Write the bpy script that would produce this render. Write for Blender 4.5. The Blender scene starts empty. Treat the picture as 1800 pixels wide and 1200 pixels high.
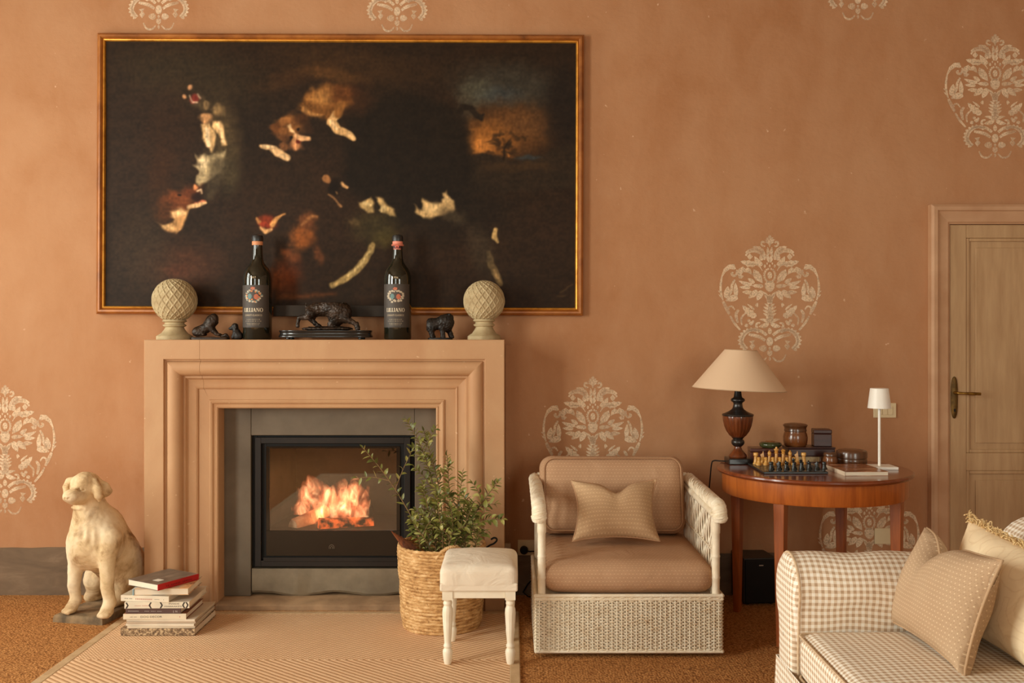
import bpy, bmesh, math, random
import numpy as np
from mathutils import Vector, Matrix

# ------------------------------------------------------------------ camera, world, light, exposure
SC = bpy.context.scene
F, D, EYE, YH = 1700.0, 5.0, 1.338, 590.0      # focal length (px of 1800), camera to wall, eye height, horizon row
cam_d = bpy.data.cameras.new('camera')
cam_d.sensor_width = 36.0
cam_d.lens = 36.0 * F / 1800.0
cam_d.shift_y = -(600.0 - YH) / 1800.0
cam_d.clip_start = 0.05
cam = bpy.data.objects.new('camera', cam_d)
cam.location = (0, -D, EYE)
cam.rotation_euler = (math.pi / 2, 0, 0)
SC.collection.objects.link(cam)
SC.camera = cam
SC.view_settings.view_transform = 'Standard'
SC.view_settings.look = 'None'
SC.view_settings.gamma = 1.0
SC.view_settings.use_curve_mapping = False
SC.view_settings.exposure = -0.08
SC.cycles.volume_step_rate = 2.0
SC.cycles.max_bounces = 10
SC.cycles.diffuse_bounces = 4
w = bpy.data.worlds.new('world'); SC.world = w
w.use_nodes = True
w.node_tree.nodes['Background'].inputs[0].default_value = (0.85, 0.9, 0.86, 1)
w.node_tree.nodes['Background'].inputs[1].default_value = 0.6

def area(name, loc, target, sx, sy, power, col):
    l = bpy.data.lights.new(name, 'AREA')
    l.shape = 'RECTANGLE'; l.size = sx; l.size_y = sy; l.energy = power; l.color = col
    o = bpy.data.objects.new(name, l)
    o.location = loc
    o.rotation_euler = (Vector(target) - Vector(loc)).to_track_quat('-Z', 'Y').to_euler()
    SC.collection.objects.link(o)
    return o
WARM = (0.895, 0.92, 0.835)
# daylight standing in the room's window openings (left wall, and the wall behind the camera); near left one is added
area('window_light_left', (-3.99, -1.45, 1.85), (-2.8, -1.45, 1.80), 1.2, 2.4, 86, WARM)
area('window_light_left_near', (-3.99, -3.9, 1.85), (-2.8, -3.9, 1.80), 1.4, 2.4, 250, WARM)  # extra light to brighten sofa and foreground, in a window made up for it
area('window_light_rear_left', (-2.0, -8.09, 1.9), (-2.0, -7.0, 1.85), 1.5, 2.4, 55, WARM)
area('window_light_rear_right', (2.6, -8.09, 1.9), (2.6, -7.0, 1.85), 1.5, 2.4, 120, WARM)

# ------------------------------------------------------------------ helpers
def PX(x, y, d):
    """point seen at photo pixel x, y at distance d from the camera plane"""
    return Vector(((x - 900) * d / F, d - D, EYE - (y - YH) * d / F))
def PXz(x, y, z=0.0):
    d = (EYE - z) * F / (y - YH)
    return Vector(((x - 900) * d / F, d - D, z))
def S(r, g, b):
    f = lambda c: (c / 255 / 12.92) if c / 255 <= 0.04045 else ((c / 255 + 0.055) / 1.055) ** 2.4
    return (f(r), f(g), f(b), 1.0)
def link(o): SC.collection.objects.link(o)

class MB:
    """collects vertices and faces; build() makes ONE mesh object"""
    def __init__(s): s.v = []; s.f = []; s.uv = {}
    def add(s, vs, fs, uvs=None):
        b = len(s.v)
        s.v.extend([tuple(p) for p in vs])
        for i, fc in enumerate(fs):
            if uvs is not None: s.uv[len(s.f)] = uvs[i]
            s.f.append(tuple(b + k for k in fc))
        return s
    def box(s, x0, x1, y0, y1, z0, z1, M=None):
        vs = [Vector((x, y, z)) for z in (z0, z1) for y in (y0, y1) for x in (x0, x1)]
        if M is not None: vs = [M @ p for p in vs]
        return s.add(vs, [(0, 2, 3, 1), (4, 5, 7, 6), (0, 1, 5, 4), (2, 6, 7, 3), (0, 4, 6, 2), (1, 3, 7, 5)])
    def lathe(s, prof, c=(0, 0, 0), seg=32, M=None, flute=0, fl=(0, 0), fd=0.0):
        vs = []; n = len(prof)
        for (r, z) in prof:
            for k in range(seg):
                a = 2 * math.pi * k / seg
                rr = r
                if flute and fl[0] <= z <= fl[1]: rr = r * (1 - fd * (0.5 + 0.5 * math.cos(a * flute)))
                p = Vector((rr * math.cos(a), rr * math.sin(a), z))
                if M is not None: p = M @ p
                vs.append(p + Vector(c))
        fs = []
        for i in range(n - 1):
            for k in range(seg):
                k2 = (k + 1) % seg
                fs.append((i * seg + k, i * seg + k2, (i + 1) * seg + k2, (i + 1) * seg + k))
        if prof[0][0] > 1e-6: fs.append(tuple(range(seg - 1, -1, -1)))
        if prof[-1][0] > 1e-6: fs.append(tuple((n - 1) * seg + k for k in range(seg)))
        return s.add(vs, fs)
    def tube(s, pts, r, n=6, cap=True, closed=False):
        pts = [Vector(p) for p in pts]; m = len(pts)
        rad = r if isinstance(r, (list, tuple)) else [r] * m
        vs = []; up = None
        for i, p in enumerate(pts):
            if closed: t = pts[(i + 1) % m] - pts[i - 1]
            else: t = pts[min(i + 1, m - 1)] - pts[max(i - 1, 0)]
            t.normalize()
            if up is None:
                up = t.orthogonal().normalized()
            else:
                up = (up - t * up.dot(t))
                if up.length < 1e-6: up = t.orthogonal()
                up.normalize()
            sd = t.cross(up)
            for k in range(n):
                a = 2 * math.pi * k / n
                vs.append(p + (up * math.cos(a) + sd * math.sin(a)) * rad[i])
        fs = []
        for i in range(m if closed else m - 1):
            j = (i + 1) % m
            for k in range(n):
                k2 = (k + 1) % n
                fs.append((i * n + k, i * n + k2, j * n + k2, j * n + k))
        if cap and not closed:
            fs.append(tuple(range(n - 1, -1, -1))); fs.append(tuple((m - 1) * n + k for k in range(n)))
        return s.add(vs, fs)
    def loft(s, rings, closed_ring=True, cap=True):
        n = len(rings[0]); vs = [p for r in rings for p in r]; fs = []
        for i in range(len(rings) - 1):
            for k in range(n if closed_ring else n - 1):
                k2 = (k + 1) % n
                fs.append((i * n + k, i * n + k2, (i + 1) * n + k2, (i + 1) * n + k))
        if cap and closed_ring:
            fs.append(tuple(range(n - 1, -1, -1))); fs.append(tuple((len(rings) - 1) * n + k for k in range(n)))
        return s.add(vs, fs)
    def build(s, name, mat, parent=None, smooth=None, bevel=0.0, seg=2, pinv=None, loc=None, fix=True):
        me = bpy.data.meshes.new(name)
        me.from_pydata(s.v, [], s.f)
        if s.uv:
            ul = me.uv_layers.new(name='UVMap'); li = 0
            for fi, fc in enumerate(s.f):
                u = s.uv.get(fi)
                for k in range(len(fc)):
                    ul.data[li].uv = u[k] if u else (0, 0); li += 1
        if bevel or fix:
            bm = bmesh.new(); bm.from_mesh(me)
            if fix: bmesh.ops.recalc_face_normals(bm, faces=bm.faces)
            if bevel:
                es = [e for e in bm.edges if len(e.link_faces) == 2 and e.calc_face_angle(0) > 0.5]
                bmesh.ops.bevel(bm, geom=es, offset=bevel, segments=seg, affect='EDGES', clamp_overlap=True, profile=0.5)
            bm.to_mesh(me); bm.free()
        if smooth is not None:
            me.shade_smooth()
            if smooth < 179: me.set_sharp_from_angle(angle=math.radians(smooth))
        if mat is not None: me.materials.append(mat)
        o = bpy.data.objects.new(name, me); link(o)
        if parent is not None:
            o.parent = parent
            if pinv is not None: o.matrix_parent_inverse = pinv
        if loc is not None: o.location = loc
        return o

def tag(o, label=None, cat=None, group=None, kind=None):
    if label: o['label'] = label
    if cat: o['category'] = cat
    if group: o['group'] = group
    if kind: o['kind'] = kind
    return o
def thing(name, loc, label, cat, group=None, rz=0.0, kind=None):
    o = bpy.data.objects.new(name, None); link(o)
    o.empty_display_size = 0.1
    o.location = loc; o.rotation_euler = (0, 0, rz)
    return tag(o, label, cat, group, kind)
def inv(o):
    return (Matrix.Translation(o.location) @ o.rotation_euler.to_matrix().to_4x4()).inverted()
def copy_tree(o, parent=None):
    c = o.copy(); link(c); c.parent = parent
    for ch in o.children: 
        if ch != c: copy_tree(ch, c)
    return c
def ground(o):
    """move a one-mesh thing's origin to the middle of its base"""
    vs = np.array([v.co for v in o.data.vertices]); lo = vs.min(0); hi = vs.max(0)
    c = Vector(((lo[0] + hi[0]) / 2, (lo[1] + hi[1]) / 2, lo[2]))
    o.data.transform(Matrix.Translation(-c)); o.location = Vector(o.location) + c
    return o

# ------------------------------------------------------------------ materials
class G:
    def __init__(s, name):
        s.m = bpy.data.materials.new(name); s.m.use_nodes = True
        s.nt = s.m.node_tree; s.nt.nodes.clear()
        s.out = s.nt.nodes.new('ShaderNodeOutputMaterial')
        s.co = s.n('TexCoord')
        s.obj = s.co.outputs['Object']; s.uvc = s.co.outputs['UV']
    def n(s, t, ins=None, **p):
        nd = s.nt.nodes.new('ShaderNode' + t)
        for k, v in p.items(): setattr(nd, k, v)
        for k, v in (ins or {}).items():
            if isinstance(v, bpy.types.NodeSocket): s.nt.links.new(v, nd.inputs[k])
            else: nd.inputs[k].default_value = v
        return nd
    def math(s, op, a, b=0.0, c=0.0, clamp=False):
        return s.n('Math', {0: a, 1: b, 2: c}, operation=op, use_clamp=clamp).outputs[0]
    def mix(s, fac, a, b, blend='MIX'):
        nd = s.n('Mix', data_type='RGBA', blend_type=blend)
        for i, v in ((0, fac), (6, a), (7, b)):
            if isinstance(v, bpy.types.NodeSocket): s.nt.links.new(v, nd.inputs[i])
            else: nd.inputs[i].default_value = v
        return nd.outputs[2]
    def noise(s, vec, scale=5, detail=3, rough=0.55, dist=0.0):
        return s.n('TexNoise', {'Vector': vec, 'Scale': scale, 'Detail': detail, 'Roughness': rough, 'Distortion': dist}).outputs[0]
    def mapv(s, vec, sc=(1, 1, 1), rot=(0, 0, 0), loc=(0, 0, 0)):
        return s.n('Mapping', {'Vector': vec, 'Scale': sc, 'Rotation': rot, 'Location': loc}).outputs[0]
    def ramp(s, fac, stops, interp='LINEAR'):
        nd = s.n('ValToRGB', {0: fac}); cr = nd.color_ramp; cr.interpolation = interp
        while len(cr.elements) < len(stops): cr.elements.new(0.5)
        for e, (p, c) in zip(cr.elements, stops):
            e.position = p; e.color = c if len(c) == 4 else (*c, 1)
        return nd.outputs[0]
    def sep(s, vec):
        return s.n('SeparateXYZ', {0: vec}).outputs
    def bump(s, h, strength=0.3, dist=0.01, normal=None):
        d = {'Height': h, 'Strength': strength, 'Distance': dist}
        if normal is not None: d['Normal'] = normal
        return s.n('Bump', d).outputs[0]
    def done(s, col, rough=0.6, metal=0.0, normal=None, spec=0.5, **kw):
        b = s.n('BsdfPrincipled', {'Base Color': col, 'Roughness': rough, 'Metallic': metal, 'Specular IOR Level': spec})
        for k, v in kw.items():
            k2 = k.replace('_', ' ')
            if isinstance(v, bpy.types.NodeSocket): s.nt.links.new(v, b.inputs[k2])
            else: b.inputs[k2].default_value = v
        if normal is not None: s.nt.links.new(normal, b.inputs['Normal'])
        s.nt.links.new(b.outputs[0], s.out.inputs[0])
        return s.m
BW = [(0.0, (0, 0, 0)), (1.0, (1, 1, 1))]
def plain(name, col, col2=None, rough=0.6, metal=0.0, vs=6.0, bump=0.0, bs=80.0, bd=0.004, spec=0.5, lo=0.35, hi=0.65, **kw):
    g = G(name)
    c2 = col2 or tuple(x * 0.82 for x in col[:3]) + (1,)
    f = g.noise(g.obj, vs, 4)
    c = g.ramp(f, [(lo, col), (hi, c2)])
    nm = g.bump(g.noise(g.obj, bs, 3), bump, bd) if bump else None
    return g.done(c, rough, metal, nm, spec, **kw)
def wood(name, a, b, axis=0, scale=1.0, rough=0.35, coat=0.0, **kw):
    g = G(name)
    sc = [14, 14, 14]; sc[axis] = 1.2
    v = g.mapv(g.obj, tuple(x * scale for x in sc))
    f = g.noise(v, 3.0, 6, 0.65, 0.6)
    f2 = g.noise(g.obj, 5 * scale, 2)
    c = g.ramp(f, [(0.3, a), (0.7, b)])
    c = g.mix(g.math('MULTIPLY', f2, 0.5), c, tuple(x * 0.55 for x in a[:3]) + (1,))
    nm = g.bump(f, 0.08, 0.002)
    return g.done(c, rough, 0, nm, 0.5, Coat_Weight=coat, Coat_Roughness=0.12, **kw)

# plaster wall, cloudy terracotta wash with trowel relief and small worn specks
g = G('plaster_terracotta')
big = g.noise(g.obj, 0.9, 5, 0.6, 0.4)
med = g.noise(g.mapv(g.obj, (1, 1, 0.55)), 4.5, 6, 0.65, 0.3)
c = g.ramp(big, [(0.3, S(186, 136, 97)), (0.7, S(171, 117, 77))])
c = g.mix(g.ramp(med, [(0.35, (0, 0, 0)), (0.75, (0.5, 0.5, 0.5))]), c, S(197, 151, 114))
sp = g.noise(g.obj, 26, 2, 0.5)
c = g.mix(g.ramp(sp, [(0.73, (0, 0, 0)), (0.77, (0.6, 0.6, 0.6))]), c, S(226, 190, 158))
h = g.math('ADD', g.math('MULTIPLY', g.noise(g.mapv(g.obj, (1, 1, 1.4)), 9, 4, 0.6), 1.0), g.math('MULTIPLY', g.noise(g.obj, 45, 3), 0.25))
M_WALL = g.done(c, 0.85, 0, g.bump(h, 0.35, 0.012), 0.25)
M_PLAIN_WALL = plain('plaster_plain', S(186, 158, 128), S(176, 148, 118), 0.9, vs=1.5)
M_CEIL = plain('ceiling_boards', S(168, 142, 114), S(150, 124, 96), 0.9, vs=1.0)
# grey painted dado
g = G('grey_dado')
f = g.noise(g.mapv(g.obj, (1.2, 1, 4.0)), 2.2, 6, 0.65, 1.2)
c = g.ramp(f, [(0.3, S(104, 86, 68)), (0.55, S(124, 102, 80)), (0.75, S(152, 128, 104))])
M_DADO = g.done(c, 0.7, 0, g.bump(g.noise(g.obj, 14, 4), 0.25, 0.006), 0.3)
# white stencil paint, worn thin
g = G('stencil_paint')
f = g.noise(g.obj, 16, 4, 0.6)
al = g.ramp(g.noise(g.mapv(g.obj, (1, 1, 1), loc=(3, 1, 7)), 7, 5, 0.65), [(0.30, (0.3, 0.3, 0.3)), (0.54, (0.95, 0.95, 0.95))])
fine = g.ramp(g.noise(g.obj, 120, 2), [(0.3, (0.55, 0.55, 0.55)), (0.55, (1, 1, 1))])
al = g.math('MULTIPLY', al, fine)
b = g.n('BsdfPrincipled', {'Base Color': g.ramp(f, [(0.3, S(240, 212, 178)), (0.7, S(226, 192, 154))]), 'Roughness': 0.85, 'Specular IOR Level': 0.2})
t = g.n('BsdfTransparent')
mx = g.n('MixShader', {0: al, 1: t.outputs[0], 2: b.outputs[0]})
g.nt.links.new(mx.outputs[0], g.out.inputs[0]); M_STENCIL = g.m
# sisal floor: small boucle loops
g = G('sisal_floor')
vo = g.n('TexVoronoi', {'Vector': g.mapv(g.obj, (95, 150, 90)), 'Scale': 1.0, 'Randomness': 0.75})
d0 = vo.outputs['Distance']
f = g.noise(g.mapv(g.obj, (1, 2.2, 1)), 3, 5)
c = g.ramp(d0, [(0.05, S(228, 170, 108)), (0.45, S(198, 138, 80)), (0.75, S(132, 84, 44))])
c = g.mix(g.ramp(f, [(0.35, (0, 0, 0)), (0.7, (0.5, 0.5, 0.5))]), c, S(172, 114, 62))
M_SISAL = g.done(c, 0.9, 0, g.bump(d0, 0.9, -0.006), 0.15)
# herringbone sisal rug
g = G('herringbone_rug')
x, y, z = g.sep(g.obj)
band = g.math('PINGPONG', g.math('ADD', y, 1.03), 0.70)
q = g.math('ADD', g.math('MULTIPLY', x, -0.80), band)
nz = g.noise(g.obj, 30, 3)
q = g.math('ADD', q, g.math('MULTIPLY', nz, 0.008))
st = g.math('PINGPONG', q, 0.0145)
st = g.math('DIVIDE', st, 0.0145)
tw = g.math('PINGPONG', g.math('ADD', g.math('MULTIPLY', band, 0.8), x), 0.007)
tw = g.math('DIVIDE', tw, 0.006)
hgt = g.math('ADD', g.math('SMOOTH_MIN', st, 0.75, 0.3), g.math('MULTIPLY', tw, 0.35))
c = g.ramp(st, [(0.0, S(150, 100, 60)), (0.26, S(230, 186, 142)), (1.0, S(246, 210, 170))])
c = g.mix(g.ramp(tw, [(0.0, (0.4, 0.4, 0.4)), (0.4, (0, 0, 0))]), c, S(178, 132, 88))
c = g.mix(g.ramp(g.noise(g.obj, 2.5, 4), [(0.3, (0, 0, 0)), (0.75, (0.3, 0.3, 0.3))]), c, S(196, 146, 100))
M_RUG = g.done(c, 0.9, 0, g.bump(hgt, 0.55, 0.005), 0.15)
M_BIND = plain('rug_binding', S(206, 174, 134), S(190, 156, 116), 0.85, vs=20, bump=0.5, bs=300, bd=0.002, spec=0.2)
# limewashed surround
g = G('surround_limewash')
f = g.noise(g.mapv(g.obj, (1, 1, 0.6)), 3.0, 6, 0.62, 0.5)
c = g.ramp(f, [(0.3, S(198, 156, 115)), (0.7, S(184, 137, 97))])
sp = g.noise(g.obj, 40, 2)
c = g.mix(g.ramp(sp, [(0.72, (0, 0, 0)), (0.77, (0.5, 0.5, 0.5))]), c, S(238, 206, 170))
M_SURR = g.done(c, 0.6, 0, g.bump(g.noise(g.obj, 30, 4), 0.12, 0.004), 0.35)
M_SLATE = plain('slate_grey', S(112, 97, 78), S(90, 76, 58), 0.6, vs=5, bump=0.25, bs=18, bd=0.004, lo=0.3, hi=0.7)
M_SLATE2 = plain('slate_pale', S(138, 122, 98), S(114, 99, 78), 0.65, vs=7, bump=0.5, bs=12, bd=0.008)
M_HEARTH = plain('hearth_stone', S(176, 142, 106), S(142, 112, 82), 0.7, vs=9, bump=0.4, bs=20, bd=0.006)
M_STEEL = plain('black_steel', S(40, 31, 24), S(31, 24, 19), 0.55, 0.0, vs=4, spec=.3)
M_BLACK = plain('matt_black', S(20, 18, 17), S(14, 13, 12), 0.65, spec=.3)
M_SOOT = plain('firebrick_soot', S(44, 33, 26), S(22, 17, 14), 0.9, vs=9, bump=0.5, bs=20)
M_DOOR = None
# ------------------------------------------------------------------ the room
XL, XR, YB, ZC = -3.9, 4.3, -8.0, 3.7
HX0, HX1, HZ0, HZ1 = -1.27, -0.525, 0.20, 0.80     # hole for the fire in the back wall
m = MB()
m.box(XL - .2, HX0, 0, 0.2, 0, ZC).box(HX1, XR + .2, 0, 0.2, 0, ZC)
m.box(HX0, HX1, 0, 0.2, HZ1, ZC).box(HX0, HX1, 0, 0.2, 0, HZ0)
WB = tag(m.build('wall_back', M_WALL), 'terracotta limewashed plaster wall behind the fireplace', kind='structure')
tag(MB().box(XL - .2, XR + .2, YB - .2, 0.2, -0.1, 0).build('floor', M_SISAL), 'golden brown woven sisal floor covering', kind='structure')
tag(MB().box(XL - .2, XR + .2, YB - .2, 0.2, ZC, ZC + .1).build('ceiling', M_CEIL), kind='structure')
def win_wall(name, axis, pos, out, a0, a1, wins):
    """wall with window openings; axis 'x': wall plane at x = pos, runs along y"""
    m = MB(); p0, p1 = sorted((pos, pos + out))
    def bx(u0, u1, z0, z1):
        if axis == 'x': m.box(p0, p1, u0, u1, z0, z1)
        else: m.box(u0, u1, p0, p1, z0, z1)
    u = a0
    for (w0, w1, z0, z1) in wins:
        bx(u, w0, 0, ZC); bx(w0, w1, 0, z0); bx(w0, w1, z1, ZC); u = w1
    bx(u, a1, 0, ZC)
    return tag(m.build(name, M_PLAIN_WALL), kind='structure')
M_WINF = plain('window_paint', S(226, 214, 196), S(214, 200, 180), 0.5)
win_wall('wall_left', 'x', XL, -.2, YB, 0, [(-4.65, -3.15, .62, 3.08), (-2.1, -0.8, .62, 3.08)])  # first opening is made up to hold the added near light
win_wall('wall_right', 'x', XR, .2, YB, 0, [])
win_wall('wall_front', 'y', YB, -.2, XL, XR, [(-2.8, -1.2, .68, 3.12), (1.8, 3.4, .68, 3.12)])
def window(n, axis, pos, u0, u1, z0, z1):
    t = thing('window_%d' % n, (pos if axis == 'x' else (u0 + u1) / 2, (u0 + u1) / 2 if axis == 'x' else pos, z0), None, None, kind='structure')
    def bar(name, a, b, c, e):
        m = MB()
        if axis == 'x': m.box(pos - .02, pos + .02, a, b, c, e)
        else: m.box(a, b, pos - .02, pos + .02, c, e)
        m.build(name, M_WINF, t, pinv=inv(t), bevel=.004)
    bar('window_frame', u0, u0 + .05, z0, z1); bar('window_frame', u1 - .05, u1, z0, z1)
    bar('window_frame', u0 + .05, u1 - .05, z0, z0 + .05); bar('window_frame', u0 + .05, u1 - .05, z1 - .05, z1)
    um = (u0 + u1) / 2
    bar('mullion', um - .035, um + .035, z0 + .05, z1 - .05)
    for k in (1, 2):
        zz = z0 + (z1 - z0) * k / 3
        bar('glazing_bar', u0 + .05, um - .035, zz - .012, zz + .012); bar('glazing_bar', um + .035, u1 - .05, zz - .012, zz + .012)
window(1, 'x', XL - .03, -2.1, -0.8, .62, 3.08)
window(4, 'x', XL - .03, -4.65, -3.15, .62, 3.08)  # made-up window framing the added near light
window(2, 'y', YB - .03, -2.8, -1.2, .68, 3.12)
window(3, 'y', YB - .03, 1.8, 3.4, .68, 3.12)

# grey painted dado along the back wall (a skim of plaster standing a few millimetres proud)
def dado(x0, x1, zt, seed):
    rnd = random.Random(seed); n = 24; pts = []
    m = MB(); rings = []
    for i in range(n + 1):
        x = x0 + (x1 - x0) * i / n; zz = zt + rnd.uniform(-.003, .003)
        rings.append([(x, 0.001, 0), (x, -.008, 0), (x, -.008, zz), (x, .001, zz + .003)])
    return m.loft(rings).build('baseboard_back', M_DADO)
tag(dado(XL, -1.781, .241, 1), 'smoky grey painted dado band along the foot of the wall', kind='structure')
tag(dado(-.035, 2.15, .212, 2), 'smoky grey painted dado band along the foot of the wall', kind='structure')

# ------------------------------------------------------------------ stencilled wall ornaments (flat paint)
def build_stencil():
    m = MB(); K = 1 / 1632.0
    def put(poly):
        for s_ in (1, -1):
            vs = [(s_ * x * K, 0, -y * K) for x, y in poly]
            cx = sum(v[0] for v in vs) / len(vs)
            m.add(vs, [tuple(range(len(vs)))])
            if max(abs(x) for x, _ in poly) < 1e-6: break
    def sym(poly):                       # half outline, mirrored into one polygon
        full = [(x, y) for x, y in poly] + [(-x, y) for x, y in reversed(poly) if abs(x) > .5]
        m.add([(x * K, 0, -y * K) for x, y in full], [tuple(range(len(full)))])
    def ell(cx, cy, rx, ry, n=14, lob=0, amp=0.0):
        p = []
        for k in range(n):
            a = 2 * math.pi * k / n; r = 1 + amp * math.cos(lob * a)
            p.append((cx + rx * r * math.cos(a), cy + ry * r * math.sin(a)))
        if abs(cx) < .5: m.add([(x * K, 0, -y * K) for x, y in p], [tuple(range(n))])
        else: put(p)
    def leaf(x0, y0, x1, y1, w, bend=0.0, ser=0):
        n = 9 if not ser else 4 * ser + 1; L = []; R = []
        dx, dy = x1 - x0, y1 - y0; ln = math.hypot(dx, dy); nx, ny = -dy / ln, dx / ln
        for i in range(n):
            t = i / (n - 1); ww = w * .6 * math.sin(math.pi * min(1, .08 + t * .9) ** .8) ** .8
            if ser: ww *= (0.72 + .28 * ((i % 4) / 2 if i % 4 <= 2 else 0.3))
            b = bend * math.sin(math.pi * t)
            L.append((x0 + dx * t + nx * (b + ww), y0 + dy * t + ny * (b + ww)))
            R.append((x0 + dx * t + nx * (b - ww), y0 + dy * t + ny * (b - ww)))
        put(L + R[::-1])
    def stroke(pts, w, taper=True, n=16):
        P = [Vector((p[0], p[1], 0)) for p in pts]; out = []
        for i in range(n + 1):           # Catmull-Rom
            t = i / n * (len(P) - 1); k = min(int(t), len(P) - 2); f = t - k
            a = P[max(k - 1, 0)]; b = P[k]; c_ = P[k + 1]; d_ = P[min(k + 2, len(P) - 1)]
            out.append(0.5 * ((2 * b) + (c_ - a) * f + (2 * a - 5 * b + 4 * c_ - d_) * f * f + (3 * b - a - 3 * c_ + d_) * f ** 3))
        L = []; R = []
        for i, p in enumerate(out):
            tg = out[min(i + 1, n)] - out[max(i - 1, 0)]; tg.normalize()
            ww = w / 1.6 * ((0.5 + .55 * math.sin(math.pi * (.1 + .8 * i / n))) if taper else 1)
            L.append((p.x - tg.y * ww, p.y + tg.x * ww)); R.append((p.x + tg.y * ww, p.y - tg.x * ww))
        for i in range(n): put([L[i], L[i + 1], R[i + 1], R[i]])
    sym([(0, 165), (12, 135), (40, 122), (30, 110), (48, 100), (27, 94), (31, 78), (15, 82), (11, 66), (0, 60)])
    stroke([(38, 150), (52, 155), (70, 140), (66, 118), (50, 118), (48, 130)], 13)
    leaf(52, 205, 145, 158, 40, -8, 3)
    stroke([(58, 212), (110, 180), (170, 184), (205, 208)], 11)
    stroke([(66, 226), (120, 198), (180, 206), (204, 236)], 15)
    ell(168, 242, 20, 24, 12, 4, .2)
    leaf(12, 230, 18, 160, 22); leaf(4, 290, 24, 215, 24); leaf(45, 270, 50, 190, 26); leaf(70, 275, 72, 215, 30)
    leaf(66, 318, 128, 240, 40, 8); ell(0, 320, 8, 12); ell(42, 322, 9, 14); ell(22, 300, 6, 10)
    leaf(120, 308, 245, 282, 52, 4, 3)
    stroke([(62, 360), (95, 318), (150, 305), (190, 310)], 8)
    put([(58, 468), (66, 410), (92, 370), (136, 348), (146, 395), (120, 438)])
    put([(150, 395), (158, 352), (185, 330), (205, 345), (225, 326), (262, 345), (274, 380), (262, 424), (236, 428), (218, 405), (240, 396), (222, 372), (188, 376)])
    ell(0, 400, 21, 30, 20, 8, .1)
    for k in range(9):
        a = math.radians(-75 + k * 19); 
        leaf(36 * math.cos(a), 400 + 48 * math.sin(a), 58 * math.cos(a), 400 + 66 * math.sin(a), 15)
    sym([(0, 445), (22, 448), (42, 470), (40, 505), (22, 530), (0, 542)])
    leaf(55, 492, 150, 486, 34, 0, 2); leaf(150, 480, 262, 446, 28, 6); leaf(165, 505, 256, 498, 26); leaf(150, 545, 232, 540, 30)
    leaf(66, 530, 108, 612, 44); leaf(104, 530, 178, 592, 42); leaf(130, 465, 185, 425, 30)
    leaf(3, 630, 3, 560, 40); leaf(12, 600, 46, 556, 20); leaf(16, 575, 56, 538, 18)
    for k, (yy, xx) in enumerate(((745, 56), (718, 58), (690, 54), (664, 42), (642, 22))): leaf(4, yy, xx, yy - 26, 18)
    leaf(4, 765, 8, 640, 16); leaf(5, 770, 30, 745, 26)
    leaf(4, 800, 88, 770, 22, -8); leaf(8, 806, 92, 832, 32, 6); stroke([(80, 800), (108, 806), (114, 830), (98, 838)], 14); leaf(-2, 790, 30, 765, 24)
    put([(284, 345), (300, 306), (345, 308), (388, 345), (412, 415), (400, 415), (372, 372), (332, 346), (302, 352)])
    stroke([(276, 352), (282, 392), (304, 404), (322, 388), (308, 374)], 16)
    stroke([(404, 412), (414, 480), (412, 540), (396, 610)], 15); stroke([(394, 618), (372, 665), (340, 730)], 22); stroke([(334, 742), (300, 800), (248, 862)], 16)
    leaf(404, 585, 432, 560, 12); leaf(408, 545, 436, 530, 12)
    leaf(270, 585, 372, 612, 46, -4); leaf(366, 592, 352, 492, 46); stroke([(294, 436), (318, 480), (326, 540), (348, 572)], 17); leaf(284, 575, 290, 462, 34)
    leaf(118, 752, 230, 655, 58, 6, 4); ell(108, 650, 13, 18, 10, 3, .2); leaf(130, 690, 190, 640, 16)
    stroke([(262, 690), (284, 730), (270, 800)], 20); stroke([(206, 720), (240, 762), (236, 820)], 13)
    ell(158, 805, 18, 16, 12, 4, .15); ell(196, 822, 17, 15); ell(176, 782, 14, 13); ell(142, 790, 10, 12); stroke([(296, 690), (318, 662), (344, 668), (346, 690)], 12)
    stroke([(26, 905), (80, 868), (160, 862), (215, 905), (232, 965), (190, 1020)], 20, False, 22)
    for k in range(11):
        a = math.radians(-120 + k * 17); cx, cy = 150, 950
        leaf(cx + 78 * math.cos(a), cy + 78 * math.sin(a), cx + 122 * math.cos(a), cy + 112 * math.sin(a), 26)
    stroke([(38, 950), (90, 918), (178, 898)], 22); put([(128, 948), (178, 955), (154, 975), (172, 1000), (148, 1030), (122, 995), (140, 975)])
    ell(0, 870, 17, 27); ell(0, 958, 29, 38); ell(0, 1016, 10, 12); ell(56, 1016, 32, 27, 14, 3, .08); sym([(0, 1030), (24, 1042), (20, 1068), (0, 1085)]); ell(0, 1104, 10, 16)
    stroke([(26, 1092), (60, 1122), (108, 1116), (136, 1068)], 13)
    me = bpy.data.meshes.new('stencil_ornament'); me.from_pydata(m.v, [], m.f)
    me.materials.append(M_STENCIL)
    return me
SM = build_stencil()
for i, (x, ty, sx, sz) in enumerate([(1353, 413, 1, 1), (1042, 661, 1, 1), (9, 676, 1, 1.02), (1749, 60, 1, .98), (279, -170, .95, 1), (698, -167, .95, 1), (1508, -188, .95, 1), (1528, 847, 1, 1), (1190, -60 - 400, 1, 1)][:8]):
    o = bpy.data.objects.new('stencil_ornament', SM); link(o); o.parent = WB
    p = PX(x, ty, D)
    o.location = (p.x, -.0009, p.z + 60 / 1632.0); o.scale = (sx, 1, sz)
    tag(o, 'worn white stencilled damask ornament')

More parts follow.
